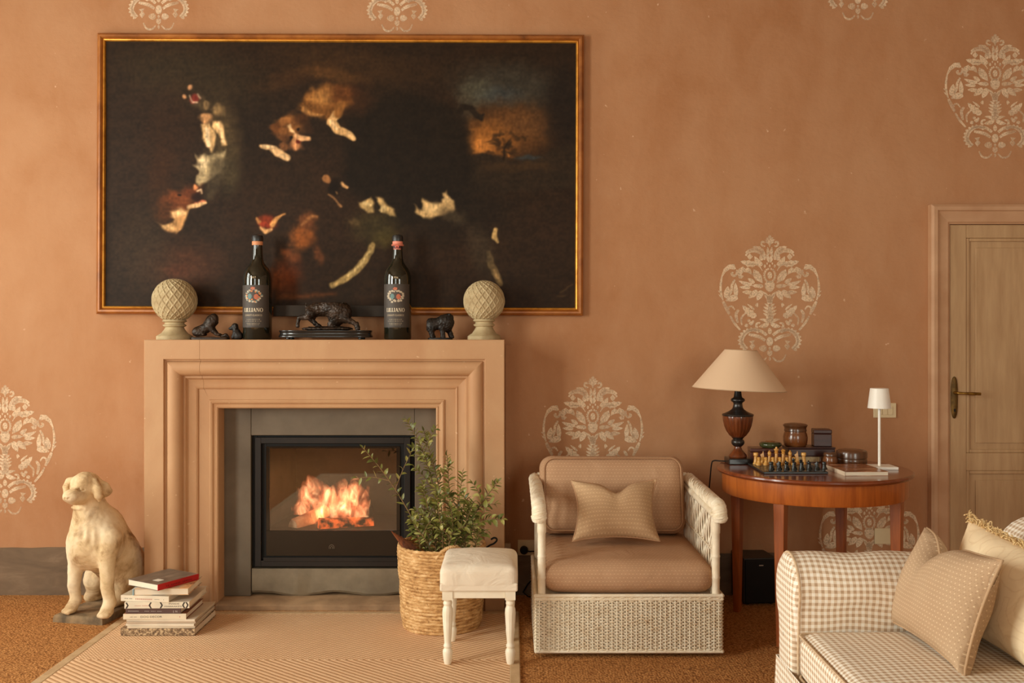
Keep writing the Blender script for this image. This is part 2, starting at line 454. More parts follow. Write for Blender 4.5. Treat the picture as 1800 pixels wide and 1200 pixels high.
# ------------------------------------------------------------------ panelled door
g = G('door_paint')
f = g.noise(g.mapv(g.obj, (9, 9, 1.1)), 2.5, 6, 0.6)
c = g.ramp(f, [(0.3, S(196, 160, 118)), (0.72, S(172, 134, 94))])
c = g.mix(g.ramp(g.noise(g.mapv(g.obj, (30, 1, 2)), 2, 4), [(0.68, (0, 0, 0)), (0.8, (0.45, 0.45, 0.45))]), c, S(112, 84, 56))
M_DOOR = g.done(c, 0.55, 0, g.bump(f, 0.12, 0.003), 0.35)
M_DOORF = plain('door_frame_paint', S(204, 160, 122), S(188, 142, 104), 0.6, vs=5, bump=0.15, bs=25)
M_BRASS = plain('aged_brass', S(176, 136, 62), S(120, 88, 38), 0.38, 0.9, vs=30)
M_BRASSD = plain('dark_brass', S(128, 96, 48), S(84, 62, 32), 0.5, 0.8, vs=25)
DX0 = PX(1631, 0, D).x; DZ = EYE + (590 - 361) / 340.0
dr = thing('door_1', (DX0 + .55, 0, 0), 'cream panelled wooden door with brass lever handle', None, kind='structure')
DI = inv(dr); fw = .10; DW = 1.06
prof = [(0, 0), (0, .042), (.012, .050), (.030, .050), (.036, .042), (.046, .038), (.088, .036), (.094, .030), (.1, .028), (.1, 0)]
L, R_, H = [], [], []
for t_, p_ in prof:
    L.append(t_)
x1 = DX0 + DW
for nm, (a, b) in (('door_frame', (lambda t_, p_: (DX0 + t_, -p_, 0), lambda t_, p_: (DX0 + t_, -p_, DZ - t_))),
                   ('door_frame', (lambda t_, p_: (DX0 + t_, -p_, DZ - t_), lambda t_, p_: (x1 - t_, -p_, DZ - t_))),
                   ('door_frame', (lambda t_, p_: (x1 - t_, -p_, DZ - t_), lambda t_, p_: (x1 - t_, -p_, 0)))):
    MB().loft([[a(*q_) for q_ in prof], [b(*q_) for q_ in prof]]).build(nm, M_DOORF, dr, smooth=30, pinv=DI)
lx0, lx1, lz = DX0 + fw + .003, x1 - fw - .003, DZ - fw - .003
yf = -.024
def dbox(nm, a, b, c_, e, y0=yf, y1=-.001, bv=.003): return MB().box(a, b, y0, y1, c_, e).build(nm, M_DOOR, dr, pinv=DI, bevel=bv)
sw = .085
dbox('stile', lx0, lx0 + sw, .01, lz); dbox('stile', lx1 - sw, lx1, .01, lz)
z_lock0, z_lock1 = EYE - (826 - 590) / 340, EYE - (795 - 590) / 340
zt = EYE - (419 - 590) / 340
for a, b in ((zt, lz), (z_lock0, z_lock1), (.01, .17)): dbox('rail', lx0 + sw, lx1 - sw, a, b)
for a, b in ((z_lock1, zt), (.17, z_lock0)):
    dbox('panel', lx0 + sw, lx1 - sw, a, b, -.012, -.001, .002)
    # raised bolection strips and a raised field
    for nm2, (e0, e1, e2, e3) in (('moulding', (lx0 + sw, lx0 + sw + .018, a, b)), ('moulding', (lx1 - sw - .018, lx1 - sw, a, b)), ('moulding', (lx0 + sw + .018, lx1 - sw - .018, a, a + .018)), ('moulding', (lx0 + sw + .018, lx1 - sw - .018, b - .018, b))):
        MB().box(e0, e1, -.021, -.012, e2, e3).build(nm2, M_DOOR, dr, pinv=DI, bevel=.006, seg=3)
    MB().box(lx0 + sw + .05, lx1 - sw - .05, -.018, -.012, a + .05, b - .05).build('raised_field', M_DOOR, dr, pinv=DI, bevel=.005)
hx, hz = PX(1678, 690, D - .03).x, PX(1678, 690, D - .03).z
n = 24; ring = []
for k in range(n):
    a = 2 * math.pi * k / n
    ring.append((hx + .0175 * math.cos(a) * (1 if True else 1), hz - .025 + (.094 if abs(math.sin(a)) > 1 else 0) + math.copysign(abs(math.sin(a)) ** .6, math.sin(a)) * .108))
pl = MB().loft([[(x_, -.024, z_) for x_, z_ in ring], [(x_, -.029, z_) for x_, z_ in ring], [(hx + (x_ - hx) * .8, -.031, hz - .025 + (z_ - hz + .025) * .96) for x_, z_ in ring]]).build('handle_plate', M_BRASSD, dr, smooth=40, pinv=DI)
MB().tube([(hx, -.03, hz), (hx, -.06, hz), (hx + .006, -.068, hz), (hx + .03, -.07, hz - .001), (hx + .07, -.07, hz - .003), (hx + .115, -.068, hz - .004)], [.008, .007, .007, .006, .0085, .0075], 10).build('handle_lever', M_BRASS, pl, smooth=50)
MB().lathe([(0, 0), (.004, 0), (.004, .003), (0, .003)], (0, 0, 0), 12, Matrix.Translation((hx, -.032, hz - .09)) @ Matrix.Rotation(math.pi / 2, 4, 'X') @ Matrix.Diagonal((1, 2.2, 1, 1))).build('keyhole', M_BLACK, pl)

# wall plates
M_PLATE = plain('ivory_plastic', S(226, 204, 162), S(220, 196, 152), 0.45)
def plate(px, py, wpx, hpx, label, cat, nm, rock=0):
    p = PX(px, py, D - .004); w_, h_ = wpx / 340, hpx / 340
    t = thing(nm, (p.x, 0, p.z - h_ / 2), label, cat)
    MB().box(-w_ / 2, w_ / 2, -.009, -.0001, 0, h_).build('cover_plate', M_PLATE, t, bevel=.003)
    for k in range(rock):
        a = -w_ / 2 + .018 + (w_ - .036) * k / rock
        MB().box(a + .002, a + (w_ - .036) / rock - .002, -.0125, -.009, h_ * .2, h_ * .8).build('rocker', M_PLATE, t, bevel=.0015)
    return t
plate(1555, 721, 40, 26, 'ivory light switch plate on the wall behind the small white lamp', 'switch', 'light_switch', 3)
plate(1551, 942, 28, 28, 'blank square ivory socket plate on the wall below the table', 'wall plate', 'socket_plate', 0)
ot = plate(932, 962, 44, 27, 'ivory wall socket with a black plug left of the wicker armchair', 'socket', 'wall_socket', 0)
def ring_m(c, r0, z0, r1): pass
pg = thing('power_plug', (PX(921, 965, D).x, -.0091, PX(921, 965, D).z), 'round black plug in the wall socket with its cord', 'plug')
RX = Matrix.Rotation(math.pi / 2, 4, 'X')
MB().lathe([(0, 0), (.019, 0), (.021, .004), (.021, .02), (.016, .03), (0, .032)], seg=20, M=RX).build('plug_body', M_BLACK, pg, smooth=40)
MB().tube([(0, -.022, 0), (.03, -.026, -.004), (.075, -.024, -.002), (.1, -.022, -.05), (.07, -.024, -.12), (.02, -.03, -.17), (-.005, -.035, -.21), (.02, -.045, pg.location.z * -1 + .006), (.06, -.06, pg.location.z * -1 + .005), (.2, -.07, pg.location.z * -1 + .005)], .004, 6).build('cord', M_BLACK, pg, smooth=60)
jb = PX(893, 969, D)
tag(ground(MB().box(jb.x - .017, jb.x + .014, -.042, -.0085, jb.z - .048, jb.z + .048).build('junction_box', plain('pale_plastic', S(222, 196, 164), None, .5), bevel=.004)), 'small pale plastic box on the wall beside the fireplace', 'junction box')
cb = PX(893, 606, D)
tag(MB().box(-.034, PX(898, 0, D).x, -.012, -.0001, .3, cb.z).build('trim_1', M_WALL), 'thin raised plaster strip on the wall beside the surround', kind='structure')
# ------------------------------------------------------------------ fireplace
fp = thing('fireplace_surround', (-.9085, 0, 0), 'peach limewashed fireplace surround with stepped mouldings below the large painting', 'fireplace')
FI = inv(fp)
fx0, fx1, fz = -1.781, -.036, 1.319
pr = [(0, .001), (0, .317), (.003, .32), (.093, .32), (.095, .318), (.096, .304), (.104, .302)]
for k in range(9):
    a = math.pi * (1 - k / 8 * .93)
    pr.append((.140 + .036 * math.cos(a), .297 + .031 * math.sin(a) - .012 * k / 8))
pr += [(.177, .280), (.187, .280), (.188, .274), (.196, .264), (.210, .258), (.228, .257), (.234, .261), (.240, .257), (.242, .249), (.294, .248), (.296, .255), (.303, .259), (.311, .256), (.317, .248), (.324, .246), (.330, .250), (.336, .246), (.338, .240), (.338, .13)]
xs = -1.512
def seg3(nm, a, b):
    return MB().loft([[a(t_, p_) for t_, p_ in pr], [b(t_, p_) for t_, p_ in pr]]).build(nm, M_SURR, fp, smooth=28, pinv=FI)
seg3('jamb', lambda t, p: (fx0 + t, -p, 0), lambda t, p: (fx0 + t, -p, fz - t))
seg3('lintel_block', lambda t, p: (fx0 + t, -p, fz - t), lambda t, p: (max(fx0 + t, xs - .0006) if False else (xs - .0006 if fx0 + t < xs - .0006 else fx0 + t + .0001), -p, fz - t))
seg3('lintel', lambda t, p: ((xs + .0006 if fx0 + t < xs else fx0 + t + .0002), -p, fz - t), lambda t, p: (fx1 - t, -p, fz - t))
seg3('jamb', lambda t, p: (fx1 - t, -p, fz - t), lambda t, p: (fx1 - t, -p, 0))
# slate lining, insert and fire
ins = thing('fireplace_lining', (-.9, -.15, .034), 'dark grey slate lining inside the fireplace opening', 'lining')
II = inv(ins)
ix0, ix1, iz0, iz1 = PX(441, 0, 4.85).x, PX(729, 0, 4.85).x, PX(0, 998, 4.85).z, PX(0, 765, 4.85).z
ox0, ox1 = fx0 + .338, fx1 - .338
MB().box(ox0 - .02, ix0, -.15, -.002, .034, 1.02).build('slate_slab', M_SLATE, ins, pinv=II, bevel=.003)
MB().box(ix1, ox1 + .02, -.15, -.002, .034, 1.02).build('slate_slab', M_SLATE, ins, pinv=II, bevel=.003)
MB().box(ix0 + .001, ix1 - .001, -.15, -.002, iz1, 1.02).build('slate_slab', M_SLATE, ins, pinv=II, bevel=.003)
m = MB(); rings = []
rnd = random.Random(4)
for k in range(25):
    x_ = ix0 + .004 + (ix1 - ix0 - .008) * k / 24
    zb = .040 + .010 * math.sin(k * .55 + 1) + rnd.uniform(-.002, .002)
    rings.append([(x_, -.003, zb), (x_, -.138, zb), (x_, -.147 + rnd.uniform(-.001, .001), zb + .012), (x_, -.146, iz0 - .004), (x_, -.003, iz0 - .004)])
m.loft(rings).build('slate_sill', M_SLATE2, ins, pinv=II, smooth=35)
hs = MB(); rings = []
for k in range(33):
    x_ = ox0 - .0 + (ox1 - ox0) * k / 32
    yy = -.292 + .004 * math.sin(k * .9) + rnd.uniform(-.002, .002)
    rings.append([(x_, -.002, 0), (x_, yy, 0), (x_, yy - .002, .024), (x_, yy + .008, .031), (x_, -.002, .033)])
tag(ground(hs.loft(rings).build('hearth_slab', M_HEARTH, smooth=35)), 'worn tan stone hearth slab at the foot of the fireplace', 'hearth')

M_LGLASS = None
g = G('stove_glass')
tr = g.n('BsdfTransparent', {'Color': (.93, .90, .86, 1)}); gl = g.n('BsdfGlossy', {'Color': (1, 1, 1, 1), 'Roughness': .015})
mx = g.n('MixShader', {0: .075, 1: tr.outputs[0], 2: gl.outputs[0]}); g.nt.links.new(mx.outputs[0], g.out.inputs[0]); M_LGLASS = g.m
M_BGLASS = plain('black_glass', S(30, 24, 20), S(26, 21, 17), .08, spec=.5)
st = thing('fire_insert', (-.9, -.14, iz0), 'black steel fire insert with a glass door, set in the slate lining', 'stove')
SI = inv(st)
def frame4(nm, x0, x1, z0, z1, w_, y0, y1, mat, par, bv=.002):
    MB().box(x0, x0 + w_, y0, y1, z0, z1).build(nm, mat, par, pinv=SI, bevel=bv); MB().box(x1 - w_, x1, y0, y1, z0, z1).build(nm, mat, par, pinv=SI, bevel=bv)
    MB().box(x0 + w_, x1 - w_, y0, y1, z1 - w_, z1).build(nm, mat, par, pinv=SI, bevel=bv); MB().box(x0 + w_, x1 - w_, y0, y1, z0, z0 + w_).build(nm, mat, par, pinv=SI, bevel=bv)
frame4('outer_frame', ix0 + .002, ix1 - .002, iz0, iz1 - .002, .026, -.128, -.004, M_BLACK, st)
gx0, gx1, gz0, gz1 = ix0 + .028, ix1 - .028, iz0 + .008, iz1 - .010
frame4('frame_face', gx0 - .006, gx1 + .006, gz0, gz1, .030, -.155, -.128, M_STEEL, st)
dx0, dx1, dz0, dz1 = gx0 + .046, gx1 - .046, gz0 + .05, gz1 - .046
fz0 = PX(0, 932, 4.86).z
wx0, wx1, wz1 = dx0 + .018, dx1 - .018, dz1 - .010
dd = thing('glass_door', (-.9, -.135, dz0), None, None); dd.parent = st; dd.matrix_parent_inverse = SI
DI2 = (Matrix.Translation((-.9, -.135, dz0))).inverted()
def db(nm, a, b, y0, y1, c_, e, mat, bv=.0015): return MB().box(a, b, y0, y1, c_, e).build(nm, mat, dd, pinv=DI2, bevel=bv)
db('recess', gx0 + .024, dx0, -.136, -.128, gz0 + .03, gz1 - .03, M_BLACK); db('recess', dx1, gx1 - .024, -.136, -.128, gz0 + .03, gz1 - .03, M_BLACK); db('recess', dx0, dx1, -.136, -.128, dz1, gz1 - .03, M_BLACK); db('recess', dx0, dx1, -.136, -.128, gz0 + .03, dz0, M_BLACK)
db('door_border', dx0, wx0, -.142, -.134, fz0, dz1, M_BGLASS); db('door_border', wx1, dx1, -.142, -.134, fz0, dz1, M_BGLASS); db('door_border', wx0, wx1, -.142, -.134, wz1, dz1, M_BGLASS)
db('lower_panel', dx0, dx1, -.142, -.134, dz0, fz0, M_BGLASS)
db('glass_pane', wx0, wx1, -.1405, -.1375, fz0, wz1, M_LGLASS, 0)
db('lower_lip', dx0 - .01, dx1 + .01, -.158, -.142, dz0 - .024, dz0 - .004, M_STEEL)
# small house-shaped emblem on the lower panel
lm = MB(); lc = PX(583, 961, 4.858); yy = -.1426
def bar2(m_, pts, r_):
    m_.tube([(lc.x + a * .001, yy, lc.z + b * .001) for a, b in pts], r_, 4)
bar2(lm, [(-12, -9), (-12, 2), (-9, 8), (0, 11), (9, 8), (12, 2), (12, -9)], .0009); bar2(lm, [(-5, -9), (-5, 0), (0, 4), (5, 0), (5, -9)], .0009)
lm.build('emblem', plain('emblem_grey', S(150, 130, 108), None, .4), dd, pinv=DI2)
# firebox
fb = thing('firebox', (-.9, .2, HZ0), None, None); fb.parent = st; fb.matrix_parent_inverse = SI
fm = MB(); x0, x1, y0, y1, z0, z1 = HX0 - .0, HX1 + .0, -.126, .42, HZ0, HZ1
fm.add([(x0, y0, z0), (x1, y0, z0), (x1 - .06, y1, z0), (x0 + .06, y1, z0), (x0, y0, z1), (x1, y0, z1), (x1 - .06, y1, z1), (x0 + .06, y1, z1)], [(0, 1, 2, 3), (4, 7, 6, 5), (0, 3, 7, 4), (1, 5, 6, 2), (2, 6, 7, 3)])
fm.build('firebox_lining', M_SOOT, fb, pinv=Matrix.Translation((-.9, .2, HZ0)).inverted(), fix=False)
fzf = fz0 - .01
MB().box(HX0 + .02, HX1 - .02, -.10, .36, HZ0, fzf).build('ash_bed', M_SOOT, fb, pinv=Matrix.Translation((-.9, .2, HZ0)).inverted(), bevel=.004)
# logs
M_LOG = plain('pale_burning_log', S(226, 190, 160), S(160, 110, 84), .9, vs=14, bump=.6, bs=30)
M_LOGD = plain('charred_log', S(70, 48, 38), S(34, 26, 22), .95, vs=12, bump=.7, bs=30)
M_EMBER = None
g = G('ember_log'); f = g.noise(g.obj, 22, 4)
em = g.ramp(f, [(.42, (0, 0, 0)), (.62, (1.0, .16, .03))])
M_EMBER = g.done(g.ramp(f, [(.3, S(40, 28, 24)), (.7, S(90, 60, 48))]), .95, 0, None, .2, Emission_Color=em, Emission_Strength=1.2)
def log(pa, pb, r, mat, label, seed):
    rnd = random.Random(seed); pa = Vector(pa); pb = Vector(pb); ax = (pb - pa).normalized(); u = ax.orthogonal().normalized(); v = ax.cross(u); rings = []
    for i in range(9):
        c_ = pa.lerp(pb, i / 8)
        rings.append([c_ + (u * math.cos(2 * math.pi * k / 12) + v * math.sin(2 * math.pi * k / 12)) * r * (1 + .12 * math.sin(k * 1.7 + seed) + rnd.uniform(-.05, .05)) for k in range(12)])
    return tag(MB().loft(rings).build('fire_log', mat, smooth=50), label, 'log')
bz = fzf + .002
def lp(x, y, d): p = PX(x, y, d); return (p.x, p.y, p.z)
log(lp(515, 924, 4.98), lp(572, 898, 5.18), .032, M_LOG, 'pale split log at the left of the fire', 3)
log(lp(560, 921, 4.96), lp(655, 919, 5.06), .030, M_EMBER, 'glowing log lying at the front of the fire', 5)
log(lp(578, 897, 5.22), lp(652, 900, 5.14), .035, M_LOGD, 'charred log at the back of the fire', 7)
# flames: glowing gas, densest along the middle of each tongue
g = G('flame_gas')
v = g.obj
warp = g.n('TexNoise', {'Vector': g.mapv(v, (1, 1, .6)), 'Scale': 9.0, 'Detail': 3.0}).outputs['Color']
wv = g.n('VectorMath', {0: v, 1: g.n('VectorMath', {0: warp, 1: (.09, .09, .09)}, operation='MULTIPLY').outputs[0]}, operation='ADD').outputs[0]
f = g.noise(g.mapv(wv, (1, 1, .42)), 21, 4, .6, .8)
f2 = g.ramp(f, [(.42, (0, 0, 0)), (.68, (1, 1, 1))])
z_ = g.sep(v)[2]
# falloff from the blob centre in object space (unit sphere after scaling)
hot = g.math('POWER', f2, 1.6)
colr = g.ramp(f2, [(0, (1, .12, .035)), (.45, (1, .24, .09)), (.8, (1, .46, .2)), (1, (1, .66, .36))])
attr = g.n('Attribute', attribute_name='none').outputs[0] if False else None
den = g.math('MULTIPLY', hot, 46.0)
em = g.n('Emission', {'Color': colr, 'Strength': den}); g.nt.links.new(em.outputs[0], g.out.inputs['Volume'])
M_FLAME = g.m
fire = thing('fire', lp(585, 930, 5.06), 'orange flames burning behind the glass of the fireplace', 'fire')
def flame(x, y, d, wpx, hpx, lean, seed):
    """tongue of fire: base at pixel x, y; rises hpx, leaning sideways"""
    rnd = random.Random(seed); b = PX(x, y, d); k = d / F; rings = []; N = 12
    for i in range(N + 1):
        t = i / N; r = wpx * k * .5 * (math.sin(math.pi * (.18 + .82 * t)) ** .8 + .02) * (1 + .15 * math.sin(5 * t + seed))
        cx = b.x + lean * k * t * t + .012 * math.sin(4.5 * t + seed * 1.3); cy = b.y + .012 * math.sin(3.7 * t + seed); cz = b.z + hpx * k * t
        rings.append([(cx + r * math.cos(2 * math.pi * j / 14), cy + .6 * r * math.sin(2 * math.pi * j / 14), cz) for j in range(14)])
    MB().loft(rings).build('flame_tongue', M_FLAME, fire, smooth=179, pinv=inv(fire))
for i, a in enumerate([(545, 922, 5.08, 46, 72, -8, 1), (572, 924, 5.04, 50, 70, 6, 2), (600, 926, 5.02, 56, 68, 10, 3), (622, 926, 5.05, 50, 82, 2, 4), (560, 905, 5.12, 60, 72, -14, 5), (595, 905, 5.13, 56, 66, 12, 6), (632, 922, 5.10, 34, 74, 14, 7), (528, 905, 5.12, 26, 50, -6, 8), (612, 900, 5.16, 40, 64, 16, 9)]):
    flame(*a)
fl = bpy.data.lights.new('fire_glow', 'POINT'); fl.energy = 1.2; fl.color = (1, .42, .16); fl.shadow_soft_size = .06
fo = bpy.data.objects.new('fire_glow', fl); fo.location = lp(588, 890, 5.08); link(fo)
# ------------------------------------------------------------------ rug
RX0, RX1, RY1, RY0 = -1.843, .033, -.338, -4.6
rg = thing('herringbone_rug', ((RX0 + RX1) / 2, -2.4, 0), 'pale herringbone sisal rug with a plain bound edge before the fireplace', 'rug')
bw = .042
MB().box(RX0 + bw, RX1 - bw, RY0 + bw, RY1 - bw, .0005, .010).build('rug_field', M_RUG, rg, pinv=inv(rg))
for a in ((RX0, RX0 + bw, RY0, RY1), (RX1 - bw, RX1, RY0, RY1), (RX0 + bw, RX1 - bw, RY0, RY0 + bw), (RX0 + bw, RX1 - bw, RY1 - bw, RY1)):
    MB().box(a[0], a[1], a[2], a[3], .0005, .0115).build('binding', M_BIND, rg, pinv=inv(rg), bevel=.004)

# ------------------------------------------------------------------ large old hunting scene in oils
def vnoise(nx, ny, sx, sy, seed):
    r = np.random.RandomState(seed); gx, gy = int(nx / sx) + 3, int(ny / sy) + 3
    gr = r.rand(gy, gx); X = np.arange(nx) / sx; Y = np.arange(ny) / sy
    xi = X.astype(int); yi = Y.astype(int); fx = X - xi; fy = (Y - yi)[:, None]; fx = fx * fx * (3 - 2 * fx); fy = fy * fy * (3 - 2 * fy)
    a = gr[np.ix_(yi, xi)]; b = gr[np.ix_(yi, xi + 1)]; c = gr[np.ix_(yi + 1, xi)]; d = gr[np.ix_(yi + 1, xi + 1)]
    return (a * (1 - fx) + b * fx) * (1 - fy) + (c * (1 - fx) + d * fx) * fy
def paint():
    NX, NY = 660, 376; X0, X1, Y0, Y1 = 184.0, 1012.0, 70.0, 542.0
    xs = np.linspace(X0, X1, NX); ys = np.linspace(Y0, Y1, NY); X, Y = np.meshgrid(xs, ys)
    C = np.zeros((NY, NX, 3)); C[:] = (44, 30, 18)
    n1 = vnoise(NX, NY, 90, 90, 1); n2 = vnoise(NX, NY, 30, 30, 2); n3 = vnoise(NX, NY, 9, 9, 3); n4 = vnoise(NX, NY, 3, 3, 4); n5 = vnoise(NX, NY, 14, 3.5, 5)
    wx = (vnoise(NX, NY, 8, 8, 6) - .5) * 9 + (n4 - .5) * 3; wy = (vnoise(NX, NY, 8, 8, 7) - .5) * 9
    Xw, Yw = X + wx, Y + wy
    def lay(al, col):
        al = np.clip(al, 0, 1)[..., None]; C[:] = C * (1 - al) + np.array(col, float) * al
    def sm(t): t = np.clip(t, 0, 1); return t * t * (3 - 2 * t)
    def blob(cx, cy, rx, ry, col, rot=0, op=1, soft=.6, warp=True):
        x_, y_ = (Xw if warp else X) - cx, (Yw if warp else Y) - cy; a = math.radians(rot)
        u = (x_ * math.cos(a) + y_ * math.sin(a)) / rx; v = (-x_ * math.sin(a) + y_ * math.cos(a)) / ry
        r = np.sqrt(u * u + v * v) / (1.0 + .3 * soft); lay(sm((1 - r) / soft * (1 + .25 * soft)) * min(1, op * 1.15), col)
    def poly(pts, col, soft=5.0, op=1, warp=.5):
        x_, y_ = X + wx * warp, Y + wy * warp; d = np.full(X.shape, 1e9); ins = np.zeros(X.shape, bool); n = len(pts)
        for i in range(n):
            ax, ay = pts[i]; bx, by = pts[(i + 1) % n]; ex, ey = bx - ax, by - ay
            t = np.clip(((x_ - ax) * ex + (y_ - ay) * ey) / (ex * ex + ey * ey + 1e-9), 0, 1)
            d = np.minimum(d, np.hypot(x_ - ax - t * ex, y_ - ay - t * ey))
            if abs(ey) > 1e-9: ins ^= ((ay > y_) != (by > y_)) & (x_ < ex * (y_ - ay) / ey + ax)
        sd = np.where(ins, d, -d); lay(sm((sd + soft * .35) / soft) * op, col)
    def stroke(pts, ws, col, soft=3.0, op=1):
        x_, y_ = X + wx * .35, Y + wy * .35; best = np.full(X.shape, -1e9)
        for i in range(len(pts) - 1):
            ax, ay = pts[i]; bx, by = pts[i + 1]; ex, ey = bx - ax, by - ay
            t = np.clip(((x_ - ax) * ex + (y_ - ay) * ey) / (ex * ex + ey * ey), 0, 1)
            best = np.maximum(best, ws[i] * (1 - t) + ws[i + 1] * t - np.hypot(x_ - ax - t * ex, y_ - ay - t * ey))
        lay(sm((best + soft * .4) / soft) * op, col)
    # ground: smoky browns
    lay((n1 - .3) * .9, (52, 36, 24)); lay((n2 - .55) * .8, (58, 38, 24)); lay((vnoise(NX, NY, 140, 120, 11) - .5) * 1.0, (30, 24, 18))
    blob(330, 130, 150, 60, (56, 46, 30), 10, .5, 1); blob(300, 240, 60, 100, (58, 36, 20), 0, .45, 1); blob(620, 110, 160, 40, (66, 44, 24), 6, .5, 1)
    blob(520, 130, 90, 18, (82, 52, 26), -18, .35, 1); blob(590, 128, 60, 14, (96, 62, 30), 8, .5, 1); blob(280, 300, 24, 60, (64, 38, 20), 10, .5, 1)
    # sky and landscape on the right
    blob(905, 150, 120, 50, (58, 52, 42), 8, .8, 1); blob(838, 158, 40, 28, (82, 78, 62), 0, .7, 1); blob(880, 165, 45, 22, (60, 64, 64), 0, .55, 1)
    blob(900, 225, 95, 55, (92, 58, 28), 0, .9, .9); blob(860, 245, 52, 42, (142, 88, 38), 0, .9, 1); blob(848, 255, 26, 18, (186, 116, 52), 0, .8, 1); blob(930, 215, 55, 26, (100, 66, 36), 0, .5, 1)
    blob(820, 182, 22, 30, (70, 62, 48), 0, .6, 1); blob(990, 190, 40, 100, (34, 25, 18), 0, .8, 1)
    poly([(820, 270), (850, 264), (880, 272), (905, 278), (940, 272), (980, 255), (1015, 250), (1015, 330), (820, 340)], (46, 34, 22), 8)
    poly([(900, 276), (930, 268), (955, 274), (930, 280)], (62, 66, 66), 6, .8); blob(910, 290, 80, 10, (70, 48, 26), 0, .5, 1)
    for i in range(34):
        r = random.Random(i); blob(888 + r.gauss(0, 15), 250 + r.gauss(0, 10), r.uniform(4, 8), r.uniform(3, 5), (50, 34, 18), 0, .55, .8)
    stroke([(884, 276), (888, 255), (896, 242)], [2.2, 1.6, 1], (38, 26, 14)); blob(893, 268, 4, 4, (176, 110, 50), 0, .8)
    # great dark boar
    poly([(600, 190), (650, 165), (730, 158), (800, 180), (826, 215), (838, 300), (810, 380), (700, 400), (600, 330)], (32, 24, 16), 26, .95)
    stroke([(806, 200), (812, 186), (828, 186), (838, 200), (846, 204), (850, 198)], [5, 7, 6, 6, 5, 2], (38, 28, 18)); blob(800, 370, 120, 60, (34, 26, 18), 0, .7, 1)
    # brown hound at the top
    blob(622, 172, 40, 34, (58, 36, 20), 0, .8, 1); poly([(520, 190), (536, 158), (572, 141), (614, 146), (622, 178), (602, 192), (582, 210), (556, 206)], (118, 74, 34), 14); blob(562, 166, 26, 18, (176, 120, 62), -15, .85, 1); blob(600, 160, 30, 20, (84, 46, 22), 0, .6, 1)
    poly([(528, 182), (548, 194), (568, 200), (560, 206), (540, 202), (526, 192)], (176, 122, 66), 6); blob(507, 222, 30, 26, (124, 78, 40), -20, 1, .6); blob(484, 226, 9, 15, (104, 62, 30), 20, .95, .7); blob(500, 208, 16, 9, (150, 96, 50), -20, .8, .9); blob(532, 208, 16, 13, (70, 42, 22), 0, .95, .8); blob(496, 240, 12, 9, (100, 62, 34), 0, .8, .9); blob(540, 224, 10, 14, (60, 38, 22), 0, .7, .9)
    poly([(502, 220), (510, 216), (515, 228), (518, 238), (508, 232)], (232, 186, 130), 4); blob(521, 252, 13, 12, (186, 120, 76), 20, .95, .8); stroke([(518, 238), (532, 242), (543, 243)], [5, 5, 4], (226, 170, 116)); stroke([(518, 246), (520, 258)], [6, 4], (206, 142, 92)); blob(526, 246, 7, 4, (96, 34, 22), 0, .9); blob(508, 244, 4, 4, (34, 22, 14), 0, .9); blob(524, 228, 4, 4, (30, 20, 12), 0, .9)
    blob(498, 256, 12, 8, (120, 76, 44), -10, .8)
    stroke([(458, 256), (474, 258), (490, 268), (504, 277)], [3.5, 6, 7, 5.5], (222, 176, 122)); stroke([(462, 255), (478, 258)], [2, 2.5], (246, 208, 156)); stroke([(490, 270), (506, 278)], [2, 2], (236, 196, 142))
    stroke([(590, 198), (580, 212), (594, 226), (612, 234), (621, 241)], [8, 8, 7, 6.5, 5], (212, 164, 106)); stroke([(578, 210), (592, 224)], [3, 2.5], (240, 198, 142)); stroke([(612, 233), (620, 240)], [4, 3], (238, 190, 130)); stroke([(598, 182), (592, 198)], [9, 8], (136, 88, 42), 6)
    # pale grey hound on the left
    blob(392, 240, 34, 78, (76, 60, 38), -8, .85, 1); blob(402, 300, 24, 50, (70, 58, 38), 0, .7, 1); blob(352, 180, 24, 14, (74, 58, 38), 35, .85, .9); blob(333, 154, 6, 5, (196, 140, 96), 0, .95); blob(322, 168, 5, 5, (180, 128, 86), 0, .95); blob(341, 171, 9, 8, (118, 44, 34), 30, .95); stroke([(332, 166), (338, 177), (345, 178)], [1.3, 1.3, 1.3], (226, 196, 160)); stroke([(346, 164), (350, 172)], [1.2, 1.2], (226, 196, 160)); blob(383, 192, 10, 13, (150, 118, 76), 10, .8, .9); blob(360, 207, 13, 10, (196, 142, 92), 0, .9, .8); blob(362, 182, 8, 7, (140, 110, 72), 0, .7)
    poly([(350, 216), (368, 214), (378, 232), (376, 252), (371, 268), (360, 256), (354, 238)], (214, 170, 114), 5); poly([(372, 212), (388, 212), (396, 238), (399, 254), (388, 256), (382, 236), (374, 226)], (220, 174, 116), 5); stroke([(362, 225), (365, 255)], [4, 4], (240, 206, 158)); stroke([(382, 216), (392, 248)], [3, 3.5], (240, 198, 142))
    poly([(341, 270), (350, 276), (362, 268), (385, 270), (396, 262), (394, 290), (376, 312), (352, 328), (344, 318), (347, 300), (339, 288), (348, 288)], (182, 158, 116), 7, 1, .8); blob(376, 284, 24, 20, (128, 110, 78), 20, .6, 1); blob(356, 286, 12, 12, (224, 196, 150), 0, .7, 1); stroke([(384, 290), (372, 330), (366, 345)], [14, 12, 8], (74, 62, 44), 12, .7)
